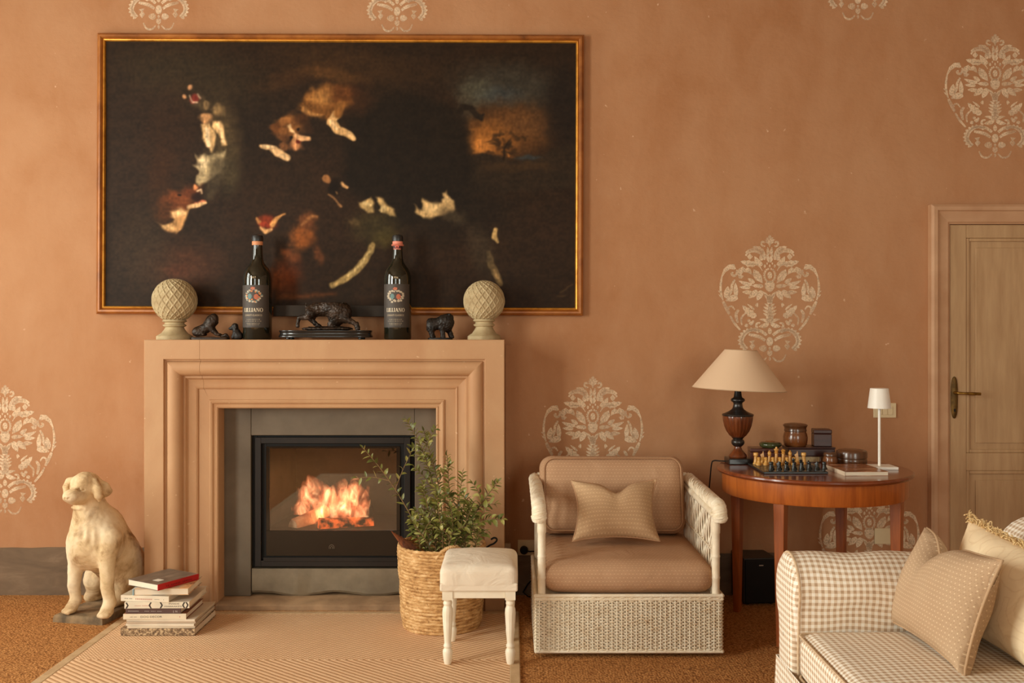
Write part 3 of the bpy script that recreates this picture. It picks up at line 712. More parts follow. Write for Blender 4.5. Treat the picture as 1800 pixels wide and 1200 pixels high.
    # red brown hound, lower left
    blob(300, 362, 30, 26, (84, 46, 24), 0, .8, .9); blob(312, 352, 36, 20, (116, 62, 32), -8, .95, .8); blob(288, 372, 18, 28, (78, 44, 22), 15, .9, .9); blob(336, 336, 20, 12, (96, 50, 28), -20, .9, .9); blob(343, 327, 6, 7, (206, 132, 84), 0, .95); blob(313, 341, 4, 3, (24, 16, 10), 0, .9); stroke([(346, 336), (352, 333), (354, 340)], [1.8, 1.8, 1.4], (226, 190, 148)); stroke([(342, 358), (352, 354), (360, 354)], [2.5, 3, 2], (200, 110, 76)); stroke([(330, 364), (348, 360), (361, 357)], [4, 4.5, 2.5], (226, 178, 124)); blob(345, 346, 8, 8, (40, 22, 16), 0, .8)
    poly([(275, 393), (290, 397), (302, 392), (306, 378), (298, 372), (318, 370), (334, 366), (326, 384), (318, 404), (310, 414), (292, 410)], (206, 150, 92), 6); blob(314, 374, 14, 9, (236, 188, 130), -15, .8, 1); blob(296, 402, 14, 6, (232, 184, 122), 20, .8, 1)
    # head in the middle, below
    blob(470, 392, 20, 16, (126, 50, 26), 0, .9, .8); stroke([(450, 384), (456, 392)], [2.5, 4], (186, 126, 72)); stroke([(478, 396), (486, 384), (500, 376)], [5, 4, 1.5], (214, 150, 86)); stroke([(456, 400), (466, 408), (476, 404)], [2.5, 3.5, 3], (226, 168, 108)); blob(466, 398, 10, 5, (160, 58, 34), 0, .8)
    blob(530, 418, 26, 24, (140, 78, 34), 0, .9, .9); blob(540, 390, 20, 18, (116, 66, 34), 0, .7, 1); stroke([(530, 396), (548, 380), (556, 382)], [2.5, 3, 3], (176, 116, 66), 5, .7); blob(512, 450, 22, 14, (122, 66, 32), 20, .7, 1); blob(505, 480, 32, 26, (108, 52, 24), 0, .6, 1); blob(560, 448, 8, 20, (112, 64, 34), -15, .6, 1); blob(495, 500, 34, 28, (122, 58, 22), 0, .5, 1); stroke([(490, 525), (540, 522), (590, 518)], [5, 5, 3], (122, 66, 28), 10, .6)
    stroke([(572, 312), (576, 318)], [6, 5], (150, 100, 58)); stroke([(600, 322), (610, 328)], [3.5, 2.5], (224, 170, 110)); stroke([(578, 342), (590, 352), (598, 362)], [1.5, 2, 2.5], (150, 106, 66)); blob(588, 330, 12, 16, (26, 18, 12), 0, .7); blob(592, 338, 3, 5, (160, 116, 72), 0, .7)
    # white patches and running legs to the right
    poly([(630, 356), (644, 350), (652, 346), (658, 356), (657, 372), (646, 374), (634, 364)], (196, 160, 102), 6); poly([(660, 346), (672, 348), (680, 360), (692, 366), (697, 382), (686, 380), (672, 374), (664, 360)], (206, 168, 108), 6); stroke([(640, 356), (652, 360)], [3, 3], (232, 198, 136)); blob(672, 366, 8, 6, (230, 196, 136), 30, .7); blob(660, 400, 50, 36, (62, 54, 30), 0, .6, 1); blob(676, 420, 24, 20, (84, 72, 34), 0, .5, 1); blob(622, 390, 14, 8, (112, 88, 52), 30, .5, 1)
    stroke([(655, 430), (645, 452), (628, 475), (606, 492), (584, 503)], [5, 7, 6.5, 6, 6], (156, 128, 78)); stroke([(650, 440), (632, 468), (612, 486)], [2, 2.5, 2.5], (200, 170, 112)); blob(590, 500, 10, 5, (184, 150, 94), -25, .7)
    poly([(724, 358), (732, 362), (742, 366), (741, 344), (752, 348), (766, 356), (778, 352), (777, 338), (786, 335), (796, 350), (800, 366), (784, 376), (760, 384), (744, 386), (732, 376)], (202, 164, 108), 8, 1, .9); blob(760, 364, 20, 12, (226, 188, 130), -10, .7, 1); blob(786, 346, 7, 9, (206, 170, 116), 0, .7); blob(795, 378, 30, 16, (80, 66, 46), 20, .6, 1)
    stroke([(872, 402), (870, 416), (876, 424)], [4, 5, 3], (180, 146, 92)); stroke([(858, 445), (866, 468), (876, 492), (880, 500)], [5, 6, 6, 5], (116, 92, 58)); stroke([(868, 475), (878, 494)], [2.5, 2.5], (166, 130, 82)); blob(845, 440, 26, 50, (70, 58, 42), -15, .5, 1)
    stroke([(985, 515), (1008, 500)], [1, 1], (110, 84, 50), 3, .6); stroke([(980, 522), (995, 519)], [1, 1], (120, 92, 54), 3, .5)
    blob(320, 470, 80, 46, (82, 48, 30), 0, .6, 1); blob(250, 440, 60, 90, (62, 48, 34), 0, .5, 1); blob(310, 478, 26, 16, (86, 48, 30), 0, .5, 1)
    # brush texture: soften the forms a little and let hair and impasto break them up
    for _ in range(2):
        P_ = np.pad(C, ((1, 1), (1, 1), (0, 0)), 'edge'); C[:] = (4 * C + P_[:-2, 1:-1] + P_[2:, 1:-1] + P_[1:-1, :-2] + P_[1:-1, 2:]) / 8
    hair = vnoise(NX, NY, 2.2, 7, 31) * .6 + vnoise(NX, NY, 6, 6, 32) * .4
    C[:] = C * (1 + (hair[..., None] - .5) * .42 * np.clip(C.mean(-1, keepdims=True) / 90 - .3, 0, 1))
    # canvas weave and craquelure of the paint film
    C[:] = C * (1 + (n4[..., None] - .5) * .22 + (n5[..., None] - .5) * .12 + (n3[..., None] - .5) * .12)
    C[:] = C * (1 + .06 * np.sin(X * 2.6)[..., None] * np.sin(Y * 2.6)[..., None])
    return NX, NY, C
cx, cz = PX((167 + 1026) / 2, 0, 4.96).x, PX(0, 553, 4.955).z
ptg = thing('oil_painting', (cx, -.001, cz), 'large dark oil painting of hounds and a boar in a narrow gilt wooden frame', 'painting')
ptg.rotation_euler = (0, math.radians(.22), 0)
W_, H_ = (1026 - 168) * 4.955 / F, (553 - 58) * 4.955 / F
NX, NY, C = paint()
lin = np.where(C / 255 <= .04045, C / 255 / 12.92, ((np.clip(C, 0, 255) / 255 + .055) / 1.055) ** 2.4)
fwid = .040
gxs = np.linspace(-W_ / 2 + fwid, W_ / 2 - fwid, NX); gzs = np.linspace(H_ - fwid, fwid, NY)
XX, ZZ = np.meshgrid(gxs, gzs)
sag = vnoise(NX, NY, 160, 130, 21) * .006 + vnoise(NX, NY, 60, 50, 22) * .0012
co = np.stack([XX, -.022 + sag, ZZ], -1).reshape(-1, 3)
idx = np.arange(NX * NY).reshape(NY, NX)
qs = np.stack([idx[1:, :-1], idx[1:, 1:], idx[:-1, 1:], idx[:-1, :-1]], -1).reshape(-1, 4)
me = bpy.data.meshes.new('canvas')
me.vertices.add(len(co)); me.vertices.foreach_set('co', co.astype(np.float32).ravel())
me.loops.add(qs.size); me.loops.foreach_set('vertex_index', qs.ravel().astype(np.int32))
me.polygons.add(len(qs)); me.polygons.foreach_set('loop_start', (np.arange(len(qs)) * 4).astype(np.int32))
me.update(calc_edges=True)
ca = me.color_attributes.new('pigment', 'FLOAT_COLOR', 'POINT')
ca.data.foreach_set('color', np.concatenate([lin.reshape(-1, 3), np.ones((NX * NY, 1))], 1).astype(np.float32).ravel())
me.shade_smooth()
g = G('oil_paint_canvas')
wv_ = g.n('TexWave', {'Vector': g.obj, 'Scale': 140, 'Distortion': .5}, bands_direction='X').outputs[1]
wv2 = g.n('TexWave', {'Vector': g.obj, 'Scale': 140, 'Distortion': .5}, bands_direction='Z').outputs[1]
nm = g.bump(g.math('ADD', g.math('ADD', wv_, wv2), g.math('MULTIPLY', g.noise(g.obj, 30, 4), 2.0)), .12, .002)
M_CANV = g.done(g.n('VertexColor', layer_name='pigment').outputs[0], .48, 0, nm, .12)
me.materials.append(M_CANV)
o = bpy.data.objects.new('canvas', me); link(o); o.parent = ptg
g = G('frame_walnut')
f = g.noise(g.mapv(g.obj, (1, 1, 1)), 6, 5, .6, .4)
M_FRW = g.done(g.ramp(f, [(.3, S(186, 118, 54)), (.55, S(156, 92, 40)), (.75, S(104, 58, 26))]), .35, .15, g.bump(f, .1, .003), .5)
M_GILT = plain('gilt_edge', S(226, 158, 62), S(168, 104, 34), .35, .6, vs=18, lo=.45, hi=.75)
pw = [(0, 0), (0, .030), (.004, .036), (.012, .042), (.020, .042), (.026, .036), (.028, .030), (.028, 0)]
pg_ = [(.028, 0), (.028, .029), (.032, .033), (.037, .031), (.041, .024), (.041, 0)]
for nm_, P_, mt in (('frame_rail', pw, M_FRW), ('gilt_slip', pg_, M_GILT)):
    x0, x1, z0, z1 = -W_ / 2, W_ / 2, 0, H_
    cs = [lambda t, p: (x0 + t, -p, z0 + t), lambda t, p: (x0 + t, -p, z1 - t), lambda t, p: (x1 - t, -p, z1 - t), lambda t, p: (x1 - t, -p, z0 + t)]
    for k in range(4):
        a, b = cs[k], cs[(k + 1) % 4]
        MB().loft([[a(*q_) for q_ in P_], [b(*q_) for q_ in P_]]).build(nm_, mt, ptg, smooth=35)
a = PX(478, 556, 4.9); b = PX(676, 536, 4.9)
MB().box(a.x - cx, b.x - cx, -.075, -.043, a.z - cz, b.z - cz).build('dark_bar', plain('dark_bar', S(50, 38, 26), S(42, 32, 22), .55, spec=.25), ptg, bevel=.002)
# ------------------------------------------------------------------ implicit modelling (smooth unions -> one continuous surface)
class SDF:
    def __init__(s, lo, hi, step, k=.02):
        s.lo = np.array(lo, float); s.step = step; s.k = k
        s.n = np.ceil((np.array(hi) - s.lo) / step).astype(int) + 1
        ax = [s.lo[i] + step * np.arange(s.n[i]) for i in range(3)]
        s.X, s.Y, s.Z = [a.astype(np.float32) for a in np.meshgrid(*ax, indexing='ij')]
        s.d = np.full(s.X.shape, 1e3, np.float32)
    def _u(s, q, k):
        k = s.k if k is None else k
        if k <= 0: s.d = np.minimum(s.d, q); return s
        h = np.maximum(k - np.abs(s.d - q), 0) / k
        s.d = np.minimum(s.d, q) - h * h * k * .25; return s
    def cone(s, a, b, ra, rb, k=None, sub=False):
        a = np.array(a, np.float32); b = np.array(b, np.float32); e = b - a; L = float(e @ e) + 1e-12
        px, py, pz = s.X - a[0], s.Y - a[1], s.Z - a[2]
        t = np.clip((px * e[0] + py * e[1] + pz * e[2]) / L, 0, 1)
        q = np.sqrt((px - t * e[0]) ** 2 + (py - t * e[1]) ** 2 + (pz - t * e[2]) ** 2) - (ra + (rb - ra) * t)
        if sub:
            kk = k or .01; h = np.maximum(kk - np.abs(-q - s.d), 0) / kk
            s.d = np.maximum(s.d, -q) + h * h * kk * .25; return s
        return s._u(q, k)
    def chain(s, pts, rs, k=None):
        d0 = s.d; s.d = np.full(s.X.shape, 1e3, np.float32)
        for i in range(len(pts) - 1): s.cone(pts[i], pts[i + 1], rs[i], rs[i + 1], .003)
        q = s.d; s.d = d0
        return s._u(q, k)
    def ell(s, c, r, ax=None, k=None, sub=False):
        px, py, pz = s.X - c[0], s.Y - c[1], s.Z - c[2]
        if ax is not None:
            m_ = np.array(ax, np.float32)
            px, py, pz = [m_[i][0] * px + m_[i][1] * py + m_[i][2] * pz for i in range(3)]
        k0 = np.sqrt((px / r[0]) ** 2 + (py / r[1]) ** 2 + (pz / r[2]) ** 2); k1 = np.sqrt((px / r[0] ** 2) ** 2 + (py / r[1] ** 2) ** 2 + (pz / r[2] ** 2) ** 2) + 1e-9
        q = k0 * (k0 - 1) / k1
        if sub:
            kk = k or .01; h = np.maximum(kk - np.abs(-q - s.d), 0) / kk
            s.d = np.maximum(s.d, -q) + h * h * kk * .25; return s
        return s._u(q, k)
    def cut_below(s, z): s.d = np.maximum(s.d, z - s.Z); return s
    def rough(s, amp, size, seed):
        r = np.random.RandomState(seed); n = s.n
        gn = [int(n[i] * s.step / size) + 3 for i in range(3)]; gr = r.rand(*gn) - .5
        f = [np.arange(n[i]) * s.step / size for i in range(3)]; ii = [x.astype(int) for x in f]; w = [(x - i_).astype(np.float32) for x, i_ in zip(f, ii)]
        w = [t * t * (3 - 2 * t) for t in w]; out = 0
        for a in (0, 1):
            for b in (0, 1):
                for c in (0, 1):
                    ww = (w[0] if a else 1 - w[0])[:, None, None] * (w[1] if b else 1 - w[1])[None, :, None] * (w[2] if c else 1 - w[2])[None, None, :]
                    out = out + gr[np.ix_(ii[0] + a, ii[1] + b, ii[2] + c)] * ww
        s.d = (s.d + out * 2 * amp).astype(np.float32); return s
    def mesh(s, name, mat, parent=None, pinv=None, smooth=True):
        d = s.d; ins = d < 0; nx, ny, nz = d.shape
        cs = [ins[i:nx - 1 + i, j:ny - 1 + j, k:nz - 1 + k] for i in (0, 1) for j in (0, 1) for k in (0, 1)]
        tot = sum(c.astype(np.int8) for c in cs); act = (tot > 0) & (tot < 8)
        I, J, K = np.nonzero(act); acc = np.zeros((len(I), 3)); cnt = np.zeros(len(I))
        offs = [(i, j, k) for i in (0, 1) for j in (0, 1) for k in (0, 1)]
        for a in offs:
            for ax in range(3):
                if a[ax]: continue
                b = list(a); b[ax] = 1
                da = d[I + a[0], J + a[1], K + a[2]]; db_ = d[I + b[0], J + b[1], K + b[2]]
                cr = (da < 0) != (db_ < 0); t = np.where(cr, da / np.where(cr, da - db_, 1), 0)
                P = np.tile(np.array(a, float), (len(I), 1)); P[:, ax] += t
                acc[cr] += P[cr]; cnt[cr] += 1
        V = (np.stack([I, J, K], 1) + acc / cnt[:, None]) * s.step + s.lo
        idx = np.full(act.shape, -1); idx[I, J, K] = np.arange(len(I)); Q = []
        for ax in range(3):
            sl0 = [slice(None)] * 3; sl1 = [slice(None)] * 3; sl0[ax] = slice(0, -1); sl1[ax] = slice(1, None)
            a = ins[tuple(sl0)]; b = ins[tuple(sl1)]; ch = a != b
            o1, o2 = [k for k in range(3) if k != ax]
            ok = np.argwhere(ch); 
            ok = ok[(ok[:, o1] > 0) & (ok[:, o2] > 0) & (ok[:, o1] < act.shape[o1]) & (ok[:, o2] < act.shape[o2])]
            def at(d1, d2):
                p = ok.copy(); p[:, o1] += d1; p[:, o2] += d2; return idx[p[:, 0], p[:, 1], p[:, 2]]
            q = np.stack([at(-1, -1), at(0, -1), at(0, 0), at(-1, 0)], 1)
            fl = a[ok[:, 0], ok[:, 1], ok[:, 2]]
            if ax == 1: fl = ~fl
            q[~fl] = q[~fl][:, ::-1]; Q.append(q)
        Q = np.concatenate(Q); Q = Q[(Q >= 0).all(1)]
        me = bpy.data.meshes.new(name); me.from_pydata(V.tolist(), [], Q.tolist())
        if smooth: me.shade_smooth()
        me.materials.append(mat); o = bpy.data.objects.new(name, me); link(o)
        if parent is not None:
            o.parent = parent
            if pinv is not None: o.matrix_parent_inverse = pinv
        return o

# ------------------------------------------------------------------ seated stone dog on its plinth
g = G('weathered_stone')
f = g.noise(g.obj, 9, 6, .65, .5); f2 = g.noise(g.obj, 4, 4, .6)
zz = g.sep(g.obj)[2]
c = g.ramp(f, [(.32, S(236, 210, 170)), (.5, S(218, 188, 144)), (.62, S(176, 140, 98)), (.74, S(126, 96, 64))])
c = g.mix(g.ramp(f2, [(.48, (0, 0, 0)), (.66, (.7, .7, .7))]), c, S(248, 230, 198))
M_STONE = g.done(c, .8, 0, g.bump(g.noise(g.obj, 55, 4), .3, .004), .25)
M_PLINTH = plain('mossy_plinth', S(150, 122, 88), S(96, 78, 56), .85, vs=14, bump=.6, bs=40, bd=.006)
def Q(zx, zy, d): return PX(95 + zx / 4.21, 820 + zy / 4.21, d)
dogt = thing('dog_statue', (-1.98, -.40, 0), 'seated pale stone dog statue with head turned left, on a slab plinth', 'statue')
DIv = inv(dogt)
A, B = PXz(100, 1093), PXz(186, 1099); A.x -= .018; B.x -= .018
ud = (B - A).normalized(); vd = Vector((-ud.y, ud.x, 0)); wd = (B - A).length; dep = .40
def ring_at(z, ins_):
    r_ = random.Random(3); out = []
    cs = [(ins_, ins_), (wd - ins_, ins_), (wd - ins_, dep - ins_), (ins_, dep - ins_)]
    for k in range(4):
        a, b = cs[k], cs[(k + 1) % 4]
        for j in range(6):
            t = j / 6; p = A + ud * (a[0] + (b[0] - a[0]) * t) + vd * (a[1] + (b[1] - a[1]) * t)
            out.append((p.x + r_.uniform(-.003, .003), p.y + r_.uniform(-.003, .003), z))
    return out
pt = .034
MB().loft([ring_at(0, 0), ring_at(.02, .001), ring_at(pt - .005, .003), ring_at(pt, .009)]).build('plinth', M_PLINTH, dogt, smooth=40, pinv=DIv)
s = SDF((-2.22, -.72, .0), (-1.72, -.02, .74), .0052, .03)
# front legs and paws
for (px_, py_, d0, tx, ty, d1, k_) in ((128, 1078, 4.55, 170, 660, 4.575, 0), (385, 1105, 4.49, 398, 640, 4.515, 1)):
    foot = Q(px_, py_, d0); top = Q(tx, ty, d1); foot.z = pt + .02
    mid = foot.lerp(top, .45); wrist = foot.lerp(top, .16) + Vector((.012, .012, 0))
    s.chain([top + Vector((0, .03, .06)), top, mid, wrist], [.056, .039, .030, .025], .035)
    fwdv = Vector((-.55, -.8, 0)).normalized() if k_ == 0 else Vector((-.1, -1, 0)).normalized()
    sdv = Vector((-fwdv.y, fwdv.x, 0))
    s.chain([wrist, foot + Vector((0, 0, .006))], [.026, .029], .012)
    for j in (-1.35, -.45, .45, 1.35):
        s.cone(foot + sdv * j * .0125 - fwdv * .005, foot + sdv * j * .0155 + fwdv * (.034 - abs(j) * .005) + Vector((0, 0, -.008)), .0135, .0115, .008)
# chest, belly, back, rump
chest = Q(285, 500, 4.585); neckb = Q(290, 370, 4.60); neckt = Q(258, 250, 4.575)
s.ell(chest, (.098, .105, .135), k=.05)
s.ell(Q(270, 590, 4.565), (.088, .085, .085), k=.05)
s.chain([chest + Vector((.01, .02, .03)), neckb, neckt], [.092, .076, .070], .05)
s.chain([chest + Vector((.02, .06, .01)), Q(470, 640, 4.72), Q(545, 740, 4.80)], [.105, .105, .098], .05)
s.cone(Q(340, 640, 4.6), Q(430, 720, 4.74), .075, .08, .05)
# haunches and hind feet
hr = Q(560, 770, 4.76); s.ell(hr, (.062, .088, .095), k=.03)
s.chain([hr + Vector((-.01, -.05, -.03)), Vector((hr.x - .02, hr.y - .10, pt + .045)), Vector((hr.x - .015, hr.y - .02, pt + .02))], [.045, .034, .028], .03)
s.cone((hr.x - .005, hr.y + .02, pt + .022), (hr.x - .045, hr.y - .135, pt + .018), .026, .024, .02)
hl = Q(330, 790, 4.80); s.ell(hl, (.055, .085, .09), k=.03)
fl_ = Q(275, 985, 4.78); s.cone((hl.x - .01, hl.y, pt + .03), (fl_.x, fl_.y - .02, pt + .02), .034, .026, .03)
s.cone((hl.x, hl.y - .04, .13), (fl_.x + .03, fl_.y, pt + .03), .05, .03, .03)
# tail along the plinth
s.chain([Q(600, 880, 4.86), (hr.x + .05, hr.y + .02, pt + .02)], [.026, .014], .03)
# head: skull, muzzle turned to the left, brow, eyes, ears, nose
sk = Q(228, 142, 4.53); mz = Q(114, 232, 4.425); md = (mz - sk).normalized(); sd = md.cross(Vector((0, 0, 1))).normalized(); hu = sd.cross(md)
s.ell(sk + hu * .006, (.060, .064, .058), k=.03); s.ell(sk + Vector((.012, .03, -.012)), (.056, .060, .058), k=.03)
s.chain([sk + md * .025 - hu * .012, sk + md * .065 - hu * .014, mz + hu * .002 - md * .012], [.052, .041, .030], .022)
for j in (1, -1): s.cone(sk + md * .05 - hu * .008 + sd * j * .016, mz + hu * .004 + sd * j * .013 - md * .008, .030, .024, .012)
s.chain([sk + md * .05 - hu * .038, mz - hu * .020 - md * .018], [.030, .022], .012)          # lower jaw
for j in (1, -1):
    s.cone(sk + md * .055 - hu * .022 + sd * j * .022, mz - md * .016 - hu * .006 + sd * j * .013, .024, .015, .012)   # flews
    s.cone(sk + md * .045 + hu * .026 + sd * j * .014, sk + md * .022 + hu * .038 + sd * j * .030, .010, .014, .014)   # brow
s.ell(mz + md * .010 + hu * .010, (.0135, .0135, .0105), k=.007)                              # nose
for j in (1, -1):
    e = sk + md * .062 + hu * .016 + sd * j * .029
    s.ell(e + md * .004, (.016, .016, .0095), k=.006, sub=True); s.ell(e - md * .005 - sd * j * .002, (.0095, .0095, .0075), k=.002)
    s.cone(mz + md * .021 + hu * .006 + sd * j * .0062, mz + md * .012 + hu * .008 + sd * j * .009, .0026, .0026, .003, sub=True)
    s.cone(mz - hu * .015 + sd * j * .004, sk + md * .055 - hu * .034 + sd * j * .034, .0022, .0035, .004, sub=True)   # mouth line
# ears
er = Q(302, 105, 4.52); s.chain([er, Q(322, 160, 4.505), Q(330, 215, 4.50), Q(336, 248, 4.505)], [.015, .021, .020, .009], .008)
s.chain([Q(318, 115, 4.545), Q(370, 150, 4.56), Q(408, 178, 4.575)], [.020, .026, .014], .012); s.cone(Q(345, 205, 4.53), Q(378, 190, 4.56), .020, .022, .012)
el = Q(112, 105, 4.555); s.chain([Q(140, 98, 4.545), el, Q(92, 150, 4.545), Q(92, 205, 4.53), Q(88, 240, 4.52)], [.016, .016, .017, .014, .007], .010)
# collar groove line at the throat
for (x_, y0_, y1_, d_) in ((205, 400, 520, 4.485), (262, 410, 560, 4.48), (325, 420, 600, 4.487)): s.cone(Q(x_, y0_, d_), Q(x_ + 6, y1_, d_ - .006), .006, .006, .02, sub=True)
for i in range(9):
    a = math.radians(-150 + i * 37.5 * .66); cc_ = Q(258, 292, 4.58); s.cone(cc_ + Vector((math.cos(a) * .073, math.sin(a) * .073, 0)), cc_ + Vector((math.cos(a + .43) * .073, math.sin(a + .43) * .073, 0)), .006, .006, .004)
s.rough(.0014, .014, 5).rough(.002, .05, 8)
s.cut_below(pt - .004)
s.mesh('dog_figure', M_STONE, dogt, pinv=DIv)
# ------------------------------------------------------------------ things on the mantel (top at fz)
MZ = fz
M_FIN = plain('stone_finial', S(198, 178, 138), S(170, 146, 106), .75, vs=10, bump=.25, bs=60)
def finial(px, py_c, rpx, d, label, seed):
    c = PX(px, py_c, d); k = d / F; R = rpx * k
    t = thing('ball_finial', (c.x, c.y, MZ), label, 'finial')
    m = MB(); NU, NV = 272, 120; vs = []; zc = c.z - MZ; n = 17
    for j in range(NV + 1):
        th = math.pi * (.012 + .90 * j / NV)
        # mercator-like height keeps the lozenges square
        w_ = math.log(math.tan(max(.06, th) / 2)) if th > .06 else math.log(math.tan(.03))
        for i in range(NU):
            ph = 2 * math.pi * i / NU
            a = (n * ph + n * w_ * .72) / (2 * math.pi); b = (n * ph - n * w_ * .72) / (2 * math.pi)
            ga = abs((a % 1) - .5) * 2; gb = abs((b % 1) - .5) * 2      # 1 at grid lines
            e = max(ga, gb); pyr = 1 - e
            fade = min(1, math.sin(th) * 1.6)
            rd = min(1, max(0, (e - .66) / .22)); rd = rd * rd * (3 - 2 * rd); rr = R * (1 - .05 * fade * (1 - rd) + .030 * fade * pyr)
            vs.append((rr * math.sin(th) * math.cos(ph), rr * math.sin(th) * math.sin(ph), zc + rr * math.cos(th)))
    fs = [(j * NU + i, j * NU + (i + 1) % NU, (j + 1) * NU + (i + 1) % NU, (j + 1) * NU + i) for j in range(NV) for i in range(NU)]
    fs.append(tuple(range(NU - 1, -1, -1))); m.add(vs, fs)
    m.build('carved_ball', M_FIN, t, smooth=50)
    zb = zc - R * .93
    MB().lathe([(0, 0), (R * .80, 0), (R * .80, .016), (R * .76, .020), (R * .70, .024), (R * .58, .032), (R * .45, zb * .55), (R * .40, zb * .66), (R * .50, zb * .72), (R * .52, zb * .78), (R * .44, zb * .83), (R * .42, zb * .90), (R * .54, zb * .97), (R * .50, zb * 1.05), (0, zb * 1.1)], seg=40).build('pedestal', M_FIN, t, smooth=35)
finial(307, 528, 38.5, 4.86, 'left carved stone ball finial on the mantel, at the lower left of the painting', 1)
finial(851, 529, 36.5, 4.86, 'right carved stone ball finial at the right end of the mantel', 2)

# text as flat meshes
def text_geo(txt, size, bend=0.0):
    cu = bpy.data.curves.new('t', 'FONT'); cu.body = txt; cu.size = size; cu.align_x = 'CENTER'; cu.resolution_u = 2
    o = bpy.data.objects.new('t', cu); link(o)
    dg = bpy.context.evaluated_depsgraph_get(); me = o.evaluated_get(dg).to_mesh()
    vs = [tuple(v.co) for v in me.vertices]; fs = [tuple(p.vertices) for p in me.polygons]
    o.evaluated_get(dg).to_mesh_clear(); bpy.data.objects.remove(o); bpy.data.curves.remove(cu)
    return vs, fs
def serif(word, h):
    """roman capitals with serifs, as polygons"""
    w_ = h * .17; t_ = h * .05; x = 0; P = []
    def rect(a, b, c_, e): P.append([(a, c_), (b, c_), (b, e), (a, e)])
    for ch in word:
        if ch == 'L': rect(x + .05 * h, x + .05 * h + w_, 0, h); rect(x - .02 * h, x + .3 * h, h - t_, h); rect(x - .02 * h, x + .52 * h, 0, t_); P.append([(x + .46 * h, t_), (x + .52 * h, t_), (x + .54 * h, .28 * h), (x + .50 * h, .28 * h)]); x += .62 * h
        elif ch == 'I': rect(x + .06 * h, x + .06 * h + w_, 0, h); rect(x, x + .29 * h, 0, t_); rect(x, x + .29 * h, h - t_, h); x += .38 * h
        elif ch == 'A': P.append([(x + .30 * h, h), (x + .42 * h, h), (x + .68 * h, 0), (x + .52 * h, 0), (x + .33 * h, .74 * h), (x + .10 * h, 0), (x + .05 * h, 0)]); rect(x + .16 * h, x + .52 * h, .30 * h, .36 * h); rect(x - .02 * h, x + .2 * h, 0, t_); rect(x + .44 * h, x + .76 * h, 0, t_); x += .80 * h
        elif ch == 'N': rect(x + .06 * h, x + .12 * h, 0, h); rect(x + .64 * h, x + .70 * h, 0, h); P.append([(x + .04 * h, h), (x + .22 * h, h), (x + .70 * h, 0), (x + .60 * h, 0)]); rect(x - .02 * h, x + .22 * h, 0, t_); rect(x + .54 * h, x + .80 * h, h - t_, h); x += .86 * h
        elif ch == 'O':
            n = 20
            for k in range(n):
                a0, a1 = 2 * math.pi * k / n, 2 * math.pi * (k + 1) / n; f_ = lambda a, q: (x + .40 * h + math.cos(a) * (.40 * h if q else .25 * h), .5 * h + math.sin(a) * (.52 * h if q else .47 * h))
                P.append([f_(a0, 1), f_(a1, 1), f_(a1, 0), f_(a0, 0)])
            x += .88 * h
    tot = x - .06 * h; vs = []; fs = []
    for p in P:
        b = len(vs); vs += [(q[0] - tot / 2, q[1], 0) for q in p]; fs.append(tuple(range(b, b + len(p))))
    return vs, fs
M_BOT = plain('dark_bottle_glass', S(30, 30, 20), S(24, 24, 16), .06, spec=.7, Coat_Weight=.5, Coat_Roughness=.03)
M_CAP = plain('black_capsule', S(44, 42, 40), S(34, 32, 31), .35)
M_LAB = plain('charcoal_label', S(72, 62, 54), S(64, 55, 48), .6)
M_INK = plain('cream_ink', S(240, 222, 190), None, .6)
M_INK2 = plain('pale_gold_ink', S(206, 184, 150), None, .6)
M_RED = plain('coral_ink', S(190, 104, 74), None, .6); M_TEAL = plain('teal_ink', S(96, 128, 124), None, .6); M_CREAMI = plain('grey_cream_ink', S(190, 172, 146), None, .6); M_ORG = plain('orange_ink', S(214, 132, 70), None, .6)
